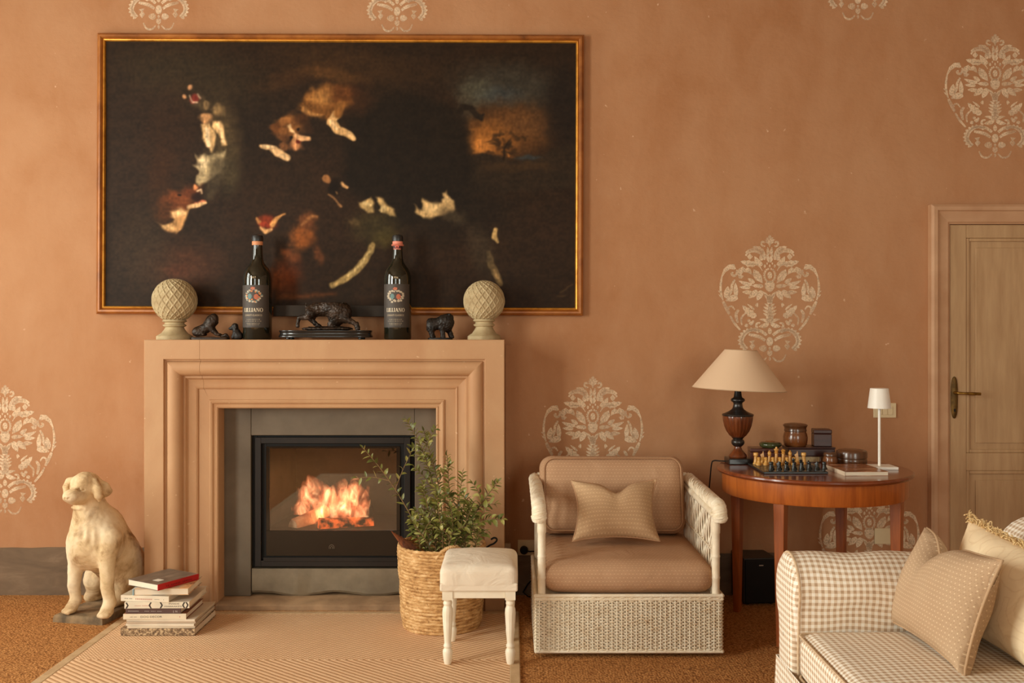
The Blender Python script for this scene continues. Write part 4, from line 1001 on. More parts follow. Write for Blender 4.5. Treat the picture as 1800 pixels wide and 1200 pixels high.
def bottle(px, d, year, strip, seal, label, wpx):
    k = d / F; c = PX(px, 594, d); R = wpx * k / 2; H = 184 * k
    t = thing('wine_bottle', (c.x, c.y, MZ), label, 'bottle')
    pr_ = [(0, .004), (R * .8, .004), (R * .93, 0), (R, .008), (R, H * .555), (R * .985, H * .60), (R * .93, H * .635), (R * .80, H * .675), (R * .62, H * .705), (R * .46, H * .735), (R * .39, H * .77), (R * .36, H * .82), (R * .335, H * .905)]
    MB().lathe(pr_ + [(R * .335, H * .92), (0, H * .92)], seg=48).build('glass_body', M_BOT, t, smooth=50)
    MB().lathe([(R * .345, H * .90), (R * .36, H * .935), (R * .40, H * .937), (R * .405, H * .95), (R * .40, H * .975), (R * .36, H * .993), (R * .2, H), (0, H)], seg=32).build('capsule', M_CAP, t, smooth=45)
    MB().lathe([(R * .37, H * (.90 if not seal else .915)), (R * .375, H * .905), (R * .375, H * .937), (R * .36, H * .938)], seg=32).build('neck_band', strip, t, smooth=45)
    zl0, zl1 = H * .115, H * (.515 if not seal else .525)
    def bend(vs, z0, off, rr, sc=1.0):
        out = []
        for v in vs:
            a = v[0] * sc / rr + off
            out.append((rr * math.sin(a), -rr * math.cos(a), z0 + v[1] * sc))
        return out
    a0 = -.06                                               # the label faces the camera, a touch to the left
    lab = MB(); NL = 40; RL = R * 1.006; h_ = 1.20
    pts = [(-h_ + 2 * h_ * i / NL + a0) for i in range(NL + 1)]
    lab.loft([[(RL * math.sin(a), -RL * math.cos(a), zl0), (RL * math.sin(a), -RL * math.cos(a), zl1)] for a in pts], closed_ring=False)
    lo_ = lab.build('label', M_LAB, t, smooth=60)
    RT = R * 1.012
    def txt(word, size, z, mat, off=0.0, geo=None, wid=None, nm='lettering'):
        vs, fs = geo or text_geo(word, size); sc = 1.0
        if wid: sc = wid / (max(v[0] for v in vs) - min(v[0] for v in vs))
        MB().add(bend([(v[0] * (sc if wid else 1), v[1], 0) for v in vs], z, a0 + off, RT), fs).build(nm, mat, lo_, fix=False)
    txt('', 0, H * .262, M_INK, geo=serif('LILLIANO', H * .036), wid=R * 1.42)
    txt('CHIANTI CLASSICO', H * .024, H * .222, M_INK2, wid=R * 1.28)
    txt('', 0, H * .213, M_INK2, geo=([(-R * .64, 0, 0), (R * .64, 0, 0), (R * .64, H * .002, 0), (-R * .64, H * .002, 0)], [(0, 1, 2, 3)]))
    for z_, w2, s_ in ((.186, .95, .013), (.170, 1.15, .011), (.148, .92, .014), (.136, .80, .010)):
        txt('I I II I I III II I I II', H * s_, H * z_, M_INK2, wid=R * w2, nm='small_print')
    # coat of arms: two shields, crown, leafy mantling
    cz_ = H * .415
    def disc(x_, z_, rx, rz, n=14, lob=0):
        return [(x_ + rx * math.cos(2 * math.pi * q / n) * (1 + (.25 if lob and q % 2 else 0)), z_ + rz * math.sin(2 * math.pi * q / n) * (1 + (.25 if lob and q % 2 else 0)), 0) for q in range(n)]
    def part(discs, mat, up):
        m_ = MB()
        for dsc in discs:
            vv = []
            for v in dsc:
                a = v[0] / RT + a0; vv.append(((RT + up) * math.sin(a), -(RT + up) * math.cos(a), cz_ + v[1]))
            m_.add(vv, [tuple(range(len(vv)))])
        m_.build('crest', mat, lo_, fix=False)
    rnd = random.Random(int(year)); u = R * .01
    part([disc(u * (62 * math.cos(a)) * rnd.uniform(.8, 1.05), u * (44 * math.sin(a)) * rnd.uniform(.85, 1.1) - 2 * u, u * 9, u * 7, 8, 1) for a in [2 * math.pi * q / 16 for q in range(16)]], M_CREAMI, .0002)
    part([disc(u * (52 * math.cos(a)) * rnd.uniform(.7, 1.15), u * (38 * math.sin(a)) * rnd.uniform(.7, 1.15), u * 6, u * 5, 7, 1) for a in [2 * math.pi * (q + .5) / 13 for q in range(13)]], M_ORG if not seal else M_CREAMI, .0003)
    part([disc(u * (58 * math.cos(a)) * rnd.uniform(.7, 1.1), u * (40 * math.sin(a)) * rnd.uniform(.7, 1.1), u * 6, u * 5, 7, 1) for a in [2 * math.pi * (q + .2) / 10 for q in range(10)]], M_TEAL if not seal else M_CREAMI, .0004)
    part([disc(-u * 22, -u * 6, u * 16, u * 20)], M_TEAL, .0005); part([disc(u * 24, -u * 8, u * 17, u * 20)], M_RED, .0005); part([disc(0, u * 50, u * 15, u * 10, 10, 1)], M_RED, .0005)
    # year on the shoulder
    yv, yf_ = text_geo(year, H * .030); Ry = R * 1.008
    MB().add([(Ry * math.sin(v[0] / Ry + a0), -Ry * math.cos(v[0] / Ry + a0), H * .575 + v[1]) for v in yv], yf_).build('year', M_INK2, t, fix=False)
    if seal:
        MB().lathe([(R * .40, H * .892), (R * .47, H * .9), (R * .40, H * .912)], seg=24).build('tag_loop', strip, t, smooth=60)
        m_ = MB(); RS = R * .39; m_.loft([[(RS * math.sin(a), -RS * math.cos(a), H * .86), (RS * math.sin(a), -RS * math.cos(a), H * .905)] for a in [-.9 + 1.8 * i / 12 for i in range(13)]], closed_ring=False)
        sl = m_.build('seal_label', plain('maroon_seal', S(74, 30, 26), None, .5), t, smooth=60)
        m_ = MB(); RS = R * .40; m_.add([(RS * math.sin(v[0] / RS), -RS * math.cos(v[0] / RS), H * .884 + v[1]) for v in disc(0, 0, R * .14, H * .016, 12)], [tuple(range(12))]); m_.build('seal_mark', plain('seal_red', S(220, 96, 74), None, .5), sl, fix=False)
        m_ = MB(); m_.loft([[(RS * math.sin(a), -RS * math.cos(a), H * .857), (RS * math.sin(a), -RS * math.cos(a), H * .864)] for a in [-.7 + 1.4 * i / 8 for i in range(9)]], closed_ring=False); m_.build('seal_stripe', strip, sl, smooth=60)
    return t
M_STRIP1 = plain('salmon_strip', S(226, 156, 108), S(206, 132, 88), .6); M_STRIP2 = plain('pink_strip', S(236, 130, 106), S(226, 150, 126), .6)
bottle(452.5, 4.86, '1997', M_STRIP1, False, 'tall dark wine bottle dated 1997 with an orange neck band, near the left finial', 50)
bottle(699, 4.86, '1996', M_STRIP2, True, 'tall dark wine bottle dated 1996 with a pink neck band and red seal', 48)

# ------------------------------------------------------------------ bronze animals
M_BRZ = plain('dark_bronze', S(66, 48, 34), S(36, 27, 20), .45, .35, vs=30, bump=.3, bs=120, bd=.002)
M_BRZK = plain('black_bronze', S(42, 33, 26), S(24, 19, 16), .5, .3, vs=30, bump=.35, bs=120, bd=.002)
def Zp(box, scale, d):
    return lambda x, y, dd=0.0: PX(box[0] + x / scale, box[1] + y / scale, d + dd)
# reclining lion raised on its forelegs (left)
q = Zp((325, 545), 16.364, 4.84)
lt = thing('lion_statuette', (q(600, 800).x, q(600, 800).y, MZ), 'small dark bronze lion raised on its forelegs, beside the left finial', 'statuette')
LI = inv(lt); b0, b1 = q(165, 800), q(1285, 800)
rr_ = []
for (z_, e) in ((0, 0), (.010, .001), (.014, .004)):
    rr_.append([( (b0.x + b1.x) / 2 + ((b1.x - b0.x) / 2 - e) * math.copysign(abs(math.cos(a)) ** .45, math.cos(a)), b0.y + (.030 - e) * math.copysign(abs(math.sin(a)) ** .6, math.sin(a)), MZ + z_ + .0015 * math.sin(7 * a)) for a in [2 * math.pi * i / 28 for i in range(28)]])
MB().loft(rr_).build('base', M_BRZ, lt, smooth=50, pinv=LI)
s = SDF((b0.x - .01, b0.y - .05, MZ + .002), (b1.x + .02, b0.y + .05, MZ + .135), .0021, .008)
V = lambda x, y, o=0.0: tuple(q(x, y) + Vector((0, o, 0)))
s.chain([V(350, 620), V(480, 570), V(600, 520)], [.024, .024, .022], .01)
s.chain([V(600, 520), V(680, 430), V(760, 350)], [.024, .025, .026], .012)
s.ell(V(750, 330), (.026, .026, .034), k=.012); s.ell(V(830, 270), (.022, .023, .030), k=.010); s.ell(V(855, 210), (.014, .018, .016), k=.008); s.cone(V(880, 300), V(915, 350), .012, .008, .008)
for o in (-.014, .013): s.chain([V(740, 480, o), V(830, 600, o), V(930, 690, o), V(990, 705, o)], [.016, .011, .008, .008], .008)
for o in (-.018, .018): s.ell(V(400, 630, o), (.026, .012, .020), k=.008); s.cone(V(420, 690, o), V(560, 695, o), .008, .008, .008)
s.chain([V(300, 680), V(240, 700, .01), V(330, 715, .02)], [.006, .005, .005], .004); s.chain([V(1050, 740), V(1180, 720), V(1230, 750)], [.007, .009, .006], .006)
s.rough(.0014, .006, 3); s.cut_below(MZ + .010); s.mesh('lion_figure', M_BRZ, lt, pinv=LI)
# small seated dog
dgt = thing('small_dog_statuette', (q(1490, 800).x, q(1490, 800).y, MZ), 'tiny dark bronze seated dog next to the 1997 bottle', 'statuette')
s = SDF((q(1220, 0).x, b0.y - .04, MZ - .006), (q(1690, 0).x, b0.y + .04, MZ + .085), .0021, .007)
s.chain([V(1500, 740), V(1490, 640), V(1460, 560)], [.023, .019, .015], .01); s.ell(V(1440, 470), (.017, .015, .017), k=.006); s.cone(V(1420, 490), V(1290, 525), .011, .006, .006); s.cone(V(1400, 530), V(1320, 545), .008, .005, .004)
for o in (-.013, .013):
    s.cone(V(1470, 430, o), V(1490, 520, o * 1.3), .007, .005, .004); s.chain([V(1450, 640, o * .7), V(1420, 740, o), V(1400, 785, o)], [.010, .008, .008], .006); s.ell(V(1570, 740, o), (.016, .010, .019), k=.006); s.cone(V(1560, 785, o), V(1500, 788, o), .008, .007, .005)
s.rough(.001, .006, 4); s.cut_below(MZ + .0003); s.mesh('dog_figure', M_BRZK, dgt, pinv=inv(dgt))
# boar bending forward on a moulded black base (middle)
q = Zp((480, 520), 9.474, 4.83)
bt = thing('boar_sculpture', (q(880, 700).x, q(880, 700).y, MZ), 'bronze boar with lowered head on a long moulded black base, between the two bottles', 'sculpture')
BI = inv(bt); cxx = q(880, 0).x; hw = (q(1660, 0).x - q(100, 0).x) / 2; yb = q(0, 0).y
def oval(sc, z_, n=56):
    return [(cxx + (hw - .05 + .05 * sc) * math.copysign(abs(math.cos(a)) ** .55, math.cos(a)) * (1 if sc >= .8 else 1) - 0, yb + .075 * (sc ** .5) * math.copysign(abs(math.sin(a)) ** .75, math.sin(a)), MZ + z_) for a in [2 * math.pi * i / n for i in range(n)]]
M_EBON = plain('ebonised_wood', S(34, 30, 27), S(26, 23, 21), .22, Coat_Weight=.4)
MB().loft([oval(.97, .010), oval(1.0, .012), oval(1.0, .018), oval(.93, .022), oval(.86, .030), oval(.88, .036), oval(.95, .040), oval(.95, .045), oval(.88, .046)]).build('moulded_base', M_EBON, bt, smooth=40, pinv=BI)
for sx_ in (-1, 1):
    for sy_ in (-1, 1): MB().lathe([(0, 0), (.009, 0), (.011, .006), (.009, .0115), (0, .0115)], (cxx + sx_ * (hw - .055), yb + sy_ * .045, MZ), 14).build('foot', M_EBON, bt, smooth=40, pinv=BI)
s = SDF((q(280, 0).x, yb - .075, MZ + .040), (q(1540, 0).x, yb + .075, MZ + .185), .0026, .012)
V = lambda x, y, o=0.0: tuple(q(x, y) + Vector((0, o, 0)))
s.ell(V(900, 545), (.128, .052, .012), k=.01)
s.chain([V(650, 250), V(780, 210), V(950, 195)], [.034, .036, .038], .012); s.chain([V(950, 200), V(1080, 230)], [.044, .048], .014)
s.ell(V(1060, 300), (.044, .042, .050), k=.016); s.cone(V(1080, 330), V(1010, 430), .036, .024, .014); s.cone(V(1010, 430), V(950, 480), .020, .014, .008); s.ell(V(945, 470), (.011, .016, .013), k=.005)
s.ell(V(1200, 290), (.034, .036, .050), k=.014)
for o in (-.022, .020):
    s.chain([V(640, 290, o), V(590, 350, o), V(450, 370, o * 1.1), V(430, 440, o * 1.1), V(425, 505, o * 1.1)] if o < 0 else [V(660, 300, o), V(620, 380, o), V(690, 460, o), V(760, 510, o)], [.024, .017, .010, .008, .009] if o < 0 else [.024, .015, .011, .011], .008)
s.chain([V(1180, 360, -.02), V(1300, 420, -.024), V(1400, 470, -.026), V(1420, 540, -.026)], [.022, .014, .012, .013], .008); s.chain([V(1120, 400, .02), V(1050, 490, .024), V(990, 520, .026)], [.018, .012, .011], .008)
for o in (-.016, .016): s.cone(V(1120, 170, o), V(1180, 110, o * 1.6), .010, .004, .004); s.cone(V(1000, 440, o), V(960, 380, o * 1.5), .004, .002, .003)
s.chain([V(580, 230), V(545, 170), V(548, 110)], [.007, .004, .003], .004)
for i in range(10): s.cone(V(700 + i * 48, 150 + 18 * math.sin(i * .7) - (30 if i > 6 else 10)), V(690 + i * 48, 128 + 18 * math.sin(i * .7) - (30 if i > 6 else 10)), .006, .003, .004)
s.rough(.0022, .008, 6).rough(.0016, .0035 * 1.5, 9); s.cut_below(MZ + .0455); s.mesh('boar_figure', M_BRZ, bt, pinv=BI)
# standing boar at the right
q = Zp((735, 540), 20.0, 4.84)
rt = thing('beast_statuette', (q(780, 1105).x, q(780, 1105).y, MZ), 'small blackened bronze beast standing on four legs, left of the right finial', 'statuette')
V = lambda x, y, o=0.0: tuple(q(x, y) + Vector((0, o, 0)))
yb = q(0, 0).y
MB().lathe([(0, 0), (1, 0), (1, .007), (.95, .0095), (0, .0095)], seg=28, M=Matrix.Translation((0, 0, 0)) @ Matrix.Diagonal((.062, .028, 1, 1))).build('base', M_BRZK, rt, smooth=40)
s = SDF((q(300, 0).x, yb - .045, MZ + .003), (q(1300, 0).x, yb + .045, MZ + .13), .0021, .008)
s.chain([V(500, 600), V(700, 580), V(900, 500)], [.032, .030, .034], .012); s.ell(V(1020, 500), (.031, .032, .040), k=.010); s.ell(V(1120, 350), (.017, .018, .016), k=.008); s.ell(V(1175, 520), (.014, .014, .013), k=.006); s.ell(V(1150, 620), (.013, .014, .012), k=.006); s.ell(V(1110, 420), (.019, .02, .02), k=.006)
s.ell(V(1030, 600), (.026, .028, .036), k=.012); s.ell(V(440, 650), (.024, .026, .034), k=.012)
for o in (-.015, .015):
    s.chain([V(470, 760, o), V(470, 900, o), V(520, 1050, o)], [.018, .013, .013], .008); s.cone(V(1090, 290, o), V(1110, 250, o * 1.3), .008, .005, .004)
s.chain([V(840, 720, -.014), V(870, 880, -.014), V(880, 1040, -.014)], [.017, .012, .013], .008); s.chain([V(1010, 720, .012), V(1120, 900, .014), V(1170, 1050, .014)], [.018, .013, .013], .008)
s.rough(.002, .007, 7); s.cut_below(MZ + .006); s.mesh('beast_figure', M_BRZK, rt, pinv=inv(rt))
# ------------------------------------------------------------------ rope basket with branches
g = G('seagrass_rope')
f = g.noise(g.mapv(g.obj, (1, 1, 3)), 22, 5, .7); f2 = g.noise(g.obj, 70, 2)
c = g.ramp(f, [(.28, S(136, 90, 48)), (.5, S(206, 160, 104)), (.70, S(242, 206, 154))])
c = g.mix(g.ramp(f2, [(.62, (0, 0, 0)), (.72, (.6, .6, .6))]), c, S(120, 76, 38))
M_ROPE = g.done(c, .75, 0, g.bump(g.noise(g.obj, 180, 2), .4, .003), .25)
bc = Vector(((777 - 900) * 4.47 / F, -.545, .0105))
bk = thing('rope_basket', bc, 'round coiled seagrass basket beside the fireplace', 'basket')
BH = .375; ROWS = 26
def basket_r(z): t = z / BH; return .176 + .022 * math.sin(min(1, t * 1.25) * math.pi * .5) + .003 * math.sin(t * 9)
m = MB()
rh = BH / ROWS
for r_ in range(ROWS):
    zc = rh * (r_ + .5); R0 = basket_r(zc) - .004; NA = 132; NS = 8; vs = []
    ph = random.Random(r_).uniform(0, 6)
    for i in range(NA):
        a = 2 * math.pi * i / NA; tw = 44 * a + ph          # 44 strands laid over each other around the coil
        wob = .0016 * math.sin(3 * a + r_) 
        for k in range(NS):
            b = 2 * math.pi * k / NS
            rr = .0088 * (1 + .20 * math.cos(tw + b * 1.0))
            vs.append(((R0 + wob + rr * math.cos(b) * .8) * math.cos(a), (R0 + wob + rr * math.cos(b) * .8) * math.sin(a), zc + wob + rr * .98 * math.sin(b)))
    fs = [(i * NS + k, ((i + 1) % NA) * NS + k, ((i + 1) % NA) * NS + (k + 1) % NS, i * NS + (k + 1) % NS) for i in range(NA) for k in range(NS)]
    m.add(vs, fs)
m.build('coiled_wall', M_ROPE, bk, smooth=179, fix=False)
MB().lathe([(0, .002), (.17, .002), (.178, .008), (.17, .012), (0, .012)], seg=40).build('bottom', M_ROPE, bk)
def handle(a0):
    m = MB()
    for s_ in (0, math.pi * 2 / 3, math.pi * 4 / 3):
        pts = []
        for i in range(41):
            t = i / 40; a = a0 + (t - .5) * .72; R = basket_r(BH) - .004
            z_ = BH - .03 + .048 * math.sin(math.pi * t) ** .7
            pts.append((R * math.cos(a) + .006 * math.cos(t * 34 + s_) * math.cos(a), R * math.sin(a) + .006 * math.cos(t * 34 + s_) * math.sin(a), z_ + .006 * math.sin(t * 34 + s_)))
        m.tube(pts, .0055, 6)
    m.build('handle', M_ROPE, bk, smooth=60)
handle(math.radians(-72)); handle(math.radians(108))
# leafy branches
M_STEM = plain('branch_bark', S(142, 112, 74), S(104, 80, 48), .7)
g = G('leaf_green')
oi = g.n('ObjectInfo').outputs['Random']
c = g.ramp(oi, [(0, S(80, 84, 38)), (.4, S(116, 116, 52)), (.75, S(152, 148, 74)), (1, S(194, 182, 110))])
c = g.mix(.25, c, g.ramp(g.noise(g.obj, 60, 3), [(.3, S(80, 88, 36)), (.7, S(130, 132, 66))]))
M_LEAF = g.done(c, .38, 0, None, .5, Transmission_Weight=0.0)
lm = []
for w2, cup in ((.0062, .15), (.0075, .25), (.0055, -.1)):
    vs = []; N = 6
    for i in range(N + 1):
        t = i / N; hw_ = w2 * math.sin(math.pi * t ** .85) ** .8 if 0 < i < N else 0.0002
        z_ = cup * .026 * math.sin(math.pi * t) * .5 - .004 * t * t
        vs += [(t * .029, -hw_, z_ + hw_ * .35), (t * .029, 0, z_), (t * .029, hw_, z_ + hw_ * .35)]
    fs = []
    for i in range(N):
        for k in (0, 1): fs.append((i * 3 + k, (i + 1) * 3 + k, (i + 1) * 3 + k + 1, i * 3 + k + 1))
    me = bpy.data.meshes.new('leaf'); me.from_pydata(vs, [], fs); me.shade_smooth(); me.materials.append(M_LEAF); lm.append(me)
rnd = random.Random(12)
def spline(P, n):
    P = [Vector(p) for p in P]; out = []
    for i in range(n + 1):
        t = i / n * (len(P) - 1); k = min(int(t), len(P) - 2); f = t - k
        a = P[max(k - 1, 0)]; b = P[k]; c_ = P[k + 1]; d_ = P[min(k + 2, len(P) - 1)]
        out.append(0.5 * ((2 * b) + (c_ - a) * f + (2 * a - 5 * b + 4 * c_ - d_) * f * f + (3 * b - a - 3 * c_ + d_) * f ** 3))
    return out
def branch(pts_px, label, group, dens, twigs, start=.25, seed=0):
    rnd = random.Random(seed)
    P = [PX(x, y, d) for x, y, d in pts_px]
    P[0] = Vector((P[0].x, P[0].y, max(P[0].z, .06)))
    base = P[0].copy()
    t = thing('leafy_branch', base, label, 'branch', group); TI = inv(t)
    main = spline(P, 26)
    m = MB(); m.tube(main, [.0032 * (1 - .72 * i / 26) + .0006 for i in range(27)], 6)
    lines = [(main, start)]
    for (ft, dx, dy, dd) in twigs:
        i0 = int(ft * 26); p0 = main[i0]; k = (p0.y + D) / F
        p2 = p0 + Vector((dx * k, dd, -dy * k)); p1 = p0.lerp(p2, .5) + Vector((0, 0, .010))
        tw = spline([p0, p1, p2], 12); m.tube(tw, [.0018 * (1 - .6 * i / 12) + .0004 for i in range(13)], 5); lines.append((tw, .2))
    m.build('stem', M_STEM, t, smooth=60, pinv=TI)
    for ln, st_ in lines:
        L = sum((ln[i + 1] - ln[i]).length for i in range(len(ln) - 1)); n = max(4, int(L * (1 - st_) / .0098 * dens))
        for j in range(n):
            f = st_ + (1 - st_) * (j + .5) / n; x = f * (len(ln) - 1); i = min(int(x), len(ln) - 2)
            p = ln[i].lerp(ln[i + 1], x - i); tg = (ln[i + 1] - ln[i]).normalized()
            sd = tg.cross(Vector((0, -1, .3))).normalized() * (1 if j % 2 else -1)
            sd = (sd + Vector((rnd.uniform(-.4, .4), rnd.uniform(-.9, .5), rnd.uniform(-.2, .4)))).normalized()
            dr_ = (tg * rnd.uniform(.45, 1.0) + sd).normalized()
            if j == n - 1: dr_ = tg
            up = Vector((rnd.uniform(-.4, .4), rnd.uniform(-.8, .1), 1)); yv = up.cross(dr_).normalized(); zv = dr_.cross(yv)
            o = bpy.data.objects.new('leaf', lm[rnd.randrange(3)]); link(o); o.parent = t
            sc = rnd.uniform(.9, 1.45) * (1 if f < .9 else .75)
            o.matrix_local = Matrix.Translation(p - base) @ Matrix((dr_, yv, zv)).transposed().to_4x4() @ Matrix.Scale(sc, 4)
GB = 'leafy branches standing in the rope basket'
branch([(768, 1000, 4.42), (738, 935, 4.40), (700, 868, 4.38), (668, 822, 4.37), (637, 786, 4.36)], 'long thin leafy branch reaching furthest left out of the basket', GB, .55, [(.62, -58, -6, -.02), (.55, 30, -68, .01)], .3, 1)
branch([(776, 1000, 4.45), (772, 920, 4.46), (758, 840, 4.46), (740, 785, 4.46), (713, 735, 4.46)], 'tallest leafy branch, its tip above the fire insert', GB, 1.0, [(.45, -34, -44, -.03), (.6, -30, -34, .01), (.7, 22, -46, 0)], .2, 2)
branch([(780, 1000, 4.48), (778, 920, 4.50), (770, 850, 4.50), (757, 800, 4.50), (745, 757, 4.50)], 'upright leafy branch just right of the tallest one', GB, 1.1, [(.5, 24, -36, -.02), (.62, -26, -26, 0)], .2, 3)
lab_mid = 'bushy leafy branch in the thick middle of the basket'
branch([(785, 1000, 4.46), (792, 930, 4.44), (790, 870, 4.42), (786, 800, 4.41)], lab_mid, GB, 1.1, [(.4, 30, -40, -.03), (.55, -28, -36, .0)], .15, 4)
branch([(775, 1000, 4.50), (762, 940, 4.42), (752, 890, 4.36), (742, 850, 4.34)], lab_mid, GB, 1.1, [(.4, -34, -24, -.02), (.6, 18, -34, .0)], .15, 5)
branch([(790, 1000, 4.44), (800, 930, 4.42), (806, 880, 4.40), (814, 830, 4.40)], lab_mid, GB, 1.1, [(.45, 26, -24, -.03), (.6, -24, -30, .0)], .15, 6)
branch([(780, 1000, 4.40), (778, 945, 4.34), (772, 905, 4.32), (768, 870, 4.31)], lab_mid, GB, 1.1, [(.4, -30, -20, 0), (.5, 30, -28, 0)], .15, 7)
branch([(796, 1000, 4.44), (822, 930, 4.40), (846, 885, 4.38), (876, 846, 4.36)], 'leafy branch leaning right across the surround jamb', GB, 1.1, [(.45, -14, -48, 0), (.6, 34, -12, -.02), (.7, -18, -34, 0)], .2, 8)
branch([(796, 1000, 4.42), (818, 945, 4.36), (848, 915, 4.33), (884, 913, 4.32)], 'low leafy branch spreading furthest right over the basket rim', GB, 1.1, [(.45, 10, -36, 0), (.65, 14, -30, 0), (.5, 26, 6, -.02)], .2, 9)
branch([(786, 1000, 4.44), (802, 950, 4.36), (818, 920, 4.34), (832, 880, 4.34)], lab_mid, GB, 1.2, [(.45, -26, -24, 0), (.55, 28, -20, 0)], .12, 10)
branch([(770, 1000, 4.42), (752, 955, 4.34), (734, 930, 4.32), (722, 912, 4.31)], 'short leafy sprig at the left front of the basket', GB, .9, [(.5, 16, -26, 0)], .15, 11)
branch([(782, 1000, 4.42), (790, 955, 4.33), (796, 925, 4.31), (792, 890, 4.30)], lab_mid, GB, 1.2, [(.45, -22, -16, 0), (.5, 26, -14, 0)], .12, 13)
low = 'short leafy sprig filling the mouth of the basket'
for i, (x_, y_, dx) in enumerate(((735, 935, -14), (752, 925, -8), (772, 930, 2), (800, 928, 10), (820, 938, 14), (838, 946, 10), (745, 948, -6), (812, 950, 4), (786, 940, 0), (765, 905, -4), (820, 905, 8), (745, 880, -6))):
    branch([(x_ - dx * .6, 1000, 4.40 + .02 * (i % 4)), (x_ - dx * .3, 968, 4.38 + .02 * (i % 4)), (x_, y_, 4.35 + .02 * (i % 4)), (x_ + dx, y_ - 22, 4.34 + .02 * (i % 4))], low, GB, 1.1, [(.55, -18, -14, 0), (.6, 18, -16, -.01)], .3, 30 + i)
# dried palm leaf and iron hook
g = G('dried_palm'); f = g.noise(g.mapv(g.obj, (60, 60, 8)), 2, 4)
M_PALM = g.done(g.ramp(f, [(.3, S(146, 78, 30)), (.7, S(84, 40, 16))]), .7)
pb = PX(738, 985, 4.36); pa = thing('dried_palm_leaf', pb, 'rust brown dried palm leaf at the left rim of the basket', 'dried leaf')
PI_ = inv(pa)
for i in range(7):
    tip = PX(688 + i * 5.5, 933 + i * 3.0, 4.36 + .006 * i); m = MB(); b_ = pb + Vector((.004 * i - .012, .004 * i, -.02)); dirv = (tip - b_); sdv = dirv.cross(Vector((0, -1, 0))).normalized(); rings = []
    for k in range(7):
        t = k / 6; c_ = b_ + dirv * t + Vector((0, 0, .006 * math.sin(math.pi * t))); w2 = .0095 * (math.sin(math.pi * min(.96, .25 + .7 * t)) + .03)
        rings.append([c_ - sdv * w2, c_ + Vector((0, -.003, 0)), c_ + sdv * w2, c_ + Vector((0, .003, 0))])
    m.loft(rings).build('leaflet', M_PALM, pa, pinv=PI_)
hk = [PX(832, 1010, 4.50), PX(846, 972, 4.48), PX(858, 960, 4.47), PX(868, 955, 4.465), PX(873, 950, 4.463), PX(872.5, 946, 4.462), PX(868, 945, 4.462), PX(863, 948, 4.462)]
tag(MB().tube(spline(hk, 28), .0042, 8).build('iron_hook', M_BLACK, smooth=60), 'thin black iron hook handle sticking out of the basket at the right', 'hook')

# ------------------------------------------------------------------ footstool
M_CREAM = plain('cream_paint', S(246, 236, 214), S(238, 224, 198), .45, vs=9, bump=.05, bs=40)
g = G('linen_cover')
wv_ = g.n('TexWave', {'Vector': g.obj, 'Scale': 160, 'Distortion': 1.0, 'Detail': 2}, bands_direction='X').outputs[1]; wv2 = g.n('TexWave', {'Vector': g.obj, 'Scale': 160, 'Distortion': 1.0, 'Detail': 2}, bands_direction='Y').outputs[1]
cr = g.noise(g.mapv(g.obj, (1, 1.6, 1)), 9, 3, .5, 1.2)
c = g.ramp(g.noise(g.obj, 5, 3), [(.3, S(240, 226, 204)), (.7, S(232, 214, 190))])
M_LINEN = g.done(c, .85, 0, g.bump(g.math('ADD', g.math('MULTIPLY', g.math('ADD', wv_, wv2), .02), cr), .55, .016), .2)
f0, f1, k1 = PXz(787, 1166, .010), PXz(897, 1165, .010), PXz(888, 1126, .010)
stx = (f0.x + f1.x) / 2; sty = (f0.y + k1.y) / 2
fs_ = thing('footstool', (stx, sty, .0105), 'small cream footstool with turned legs and a linen seat, in front of the basket', 'stool')
hwx = (f1.x - f0.x) / 2; hwy = (k1.y - f0.y) / 2
leg_prof = [(0, 0), (.0135, 0), (.0165, .012), (.020, .04), (.0205, .052), (.017, .060), (.0135, .064), (.017, .070), (.017, .076), (.0135, .082), (.0145, .09), (.0205, .170), (.0225, .205), (.021, .222), (.0155, .236), (.0185, .243), (.0185, .248), (.0150, .254), (.018, .262)]
for sx_ in (-1, 1):
    for sy_ in (-1, 1):
        m = MB().lathe(leg_prof, seg=36, flute=12, fl=(.09, .206), fd=.10)
        m.box(-.021, .021, -.021, .021, .262, .298)
        o = m.build('leg', M_CREAM, fs_, smooth=40); o.location = (sx_ * hwx, sy_ * hwy, 0)
for a in ((-hwx + .021, hwx - .021, -hwy - .016, -hwy + .006), (-hwx + .021, hwx - .021, hwy - .006, hwy + .016), (-hwx - .016, -hwx + .006, -hwy + .021, hwy - .021), (hwx - .006, hwx + .016, -hwy + .021, hwy - .021)):
    MB().box(*a, .268, .297).build('rail', M_CREAM, fs_, bevel=.002)
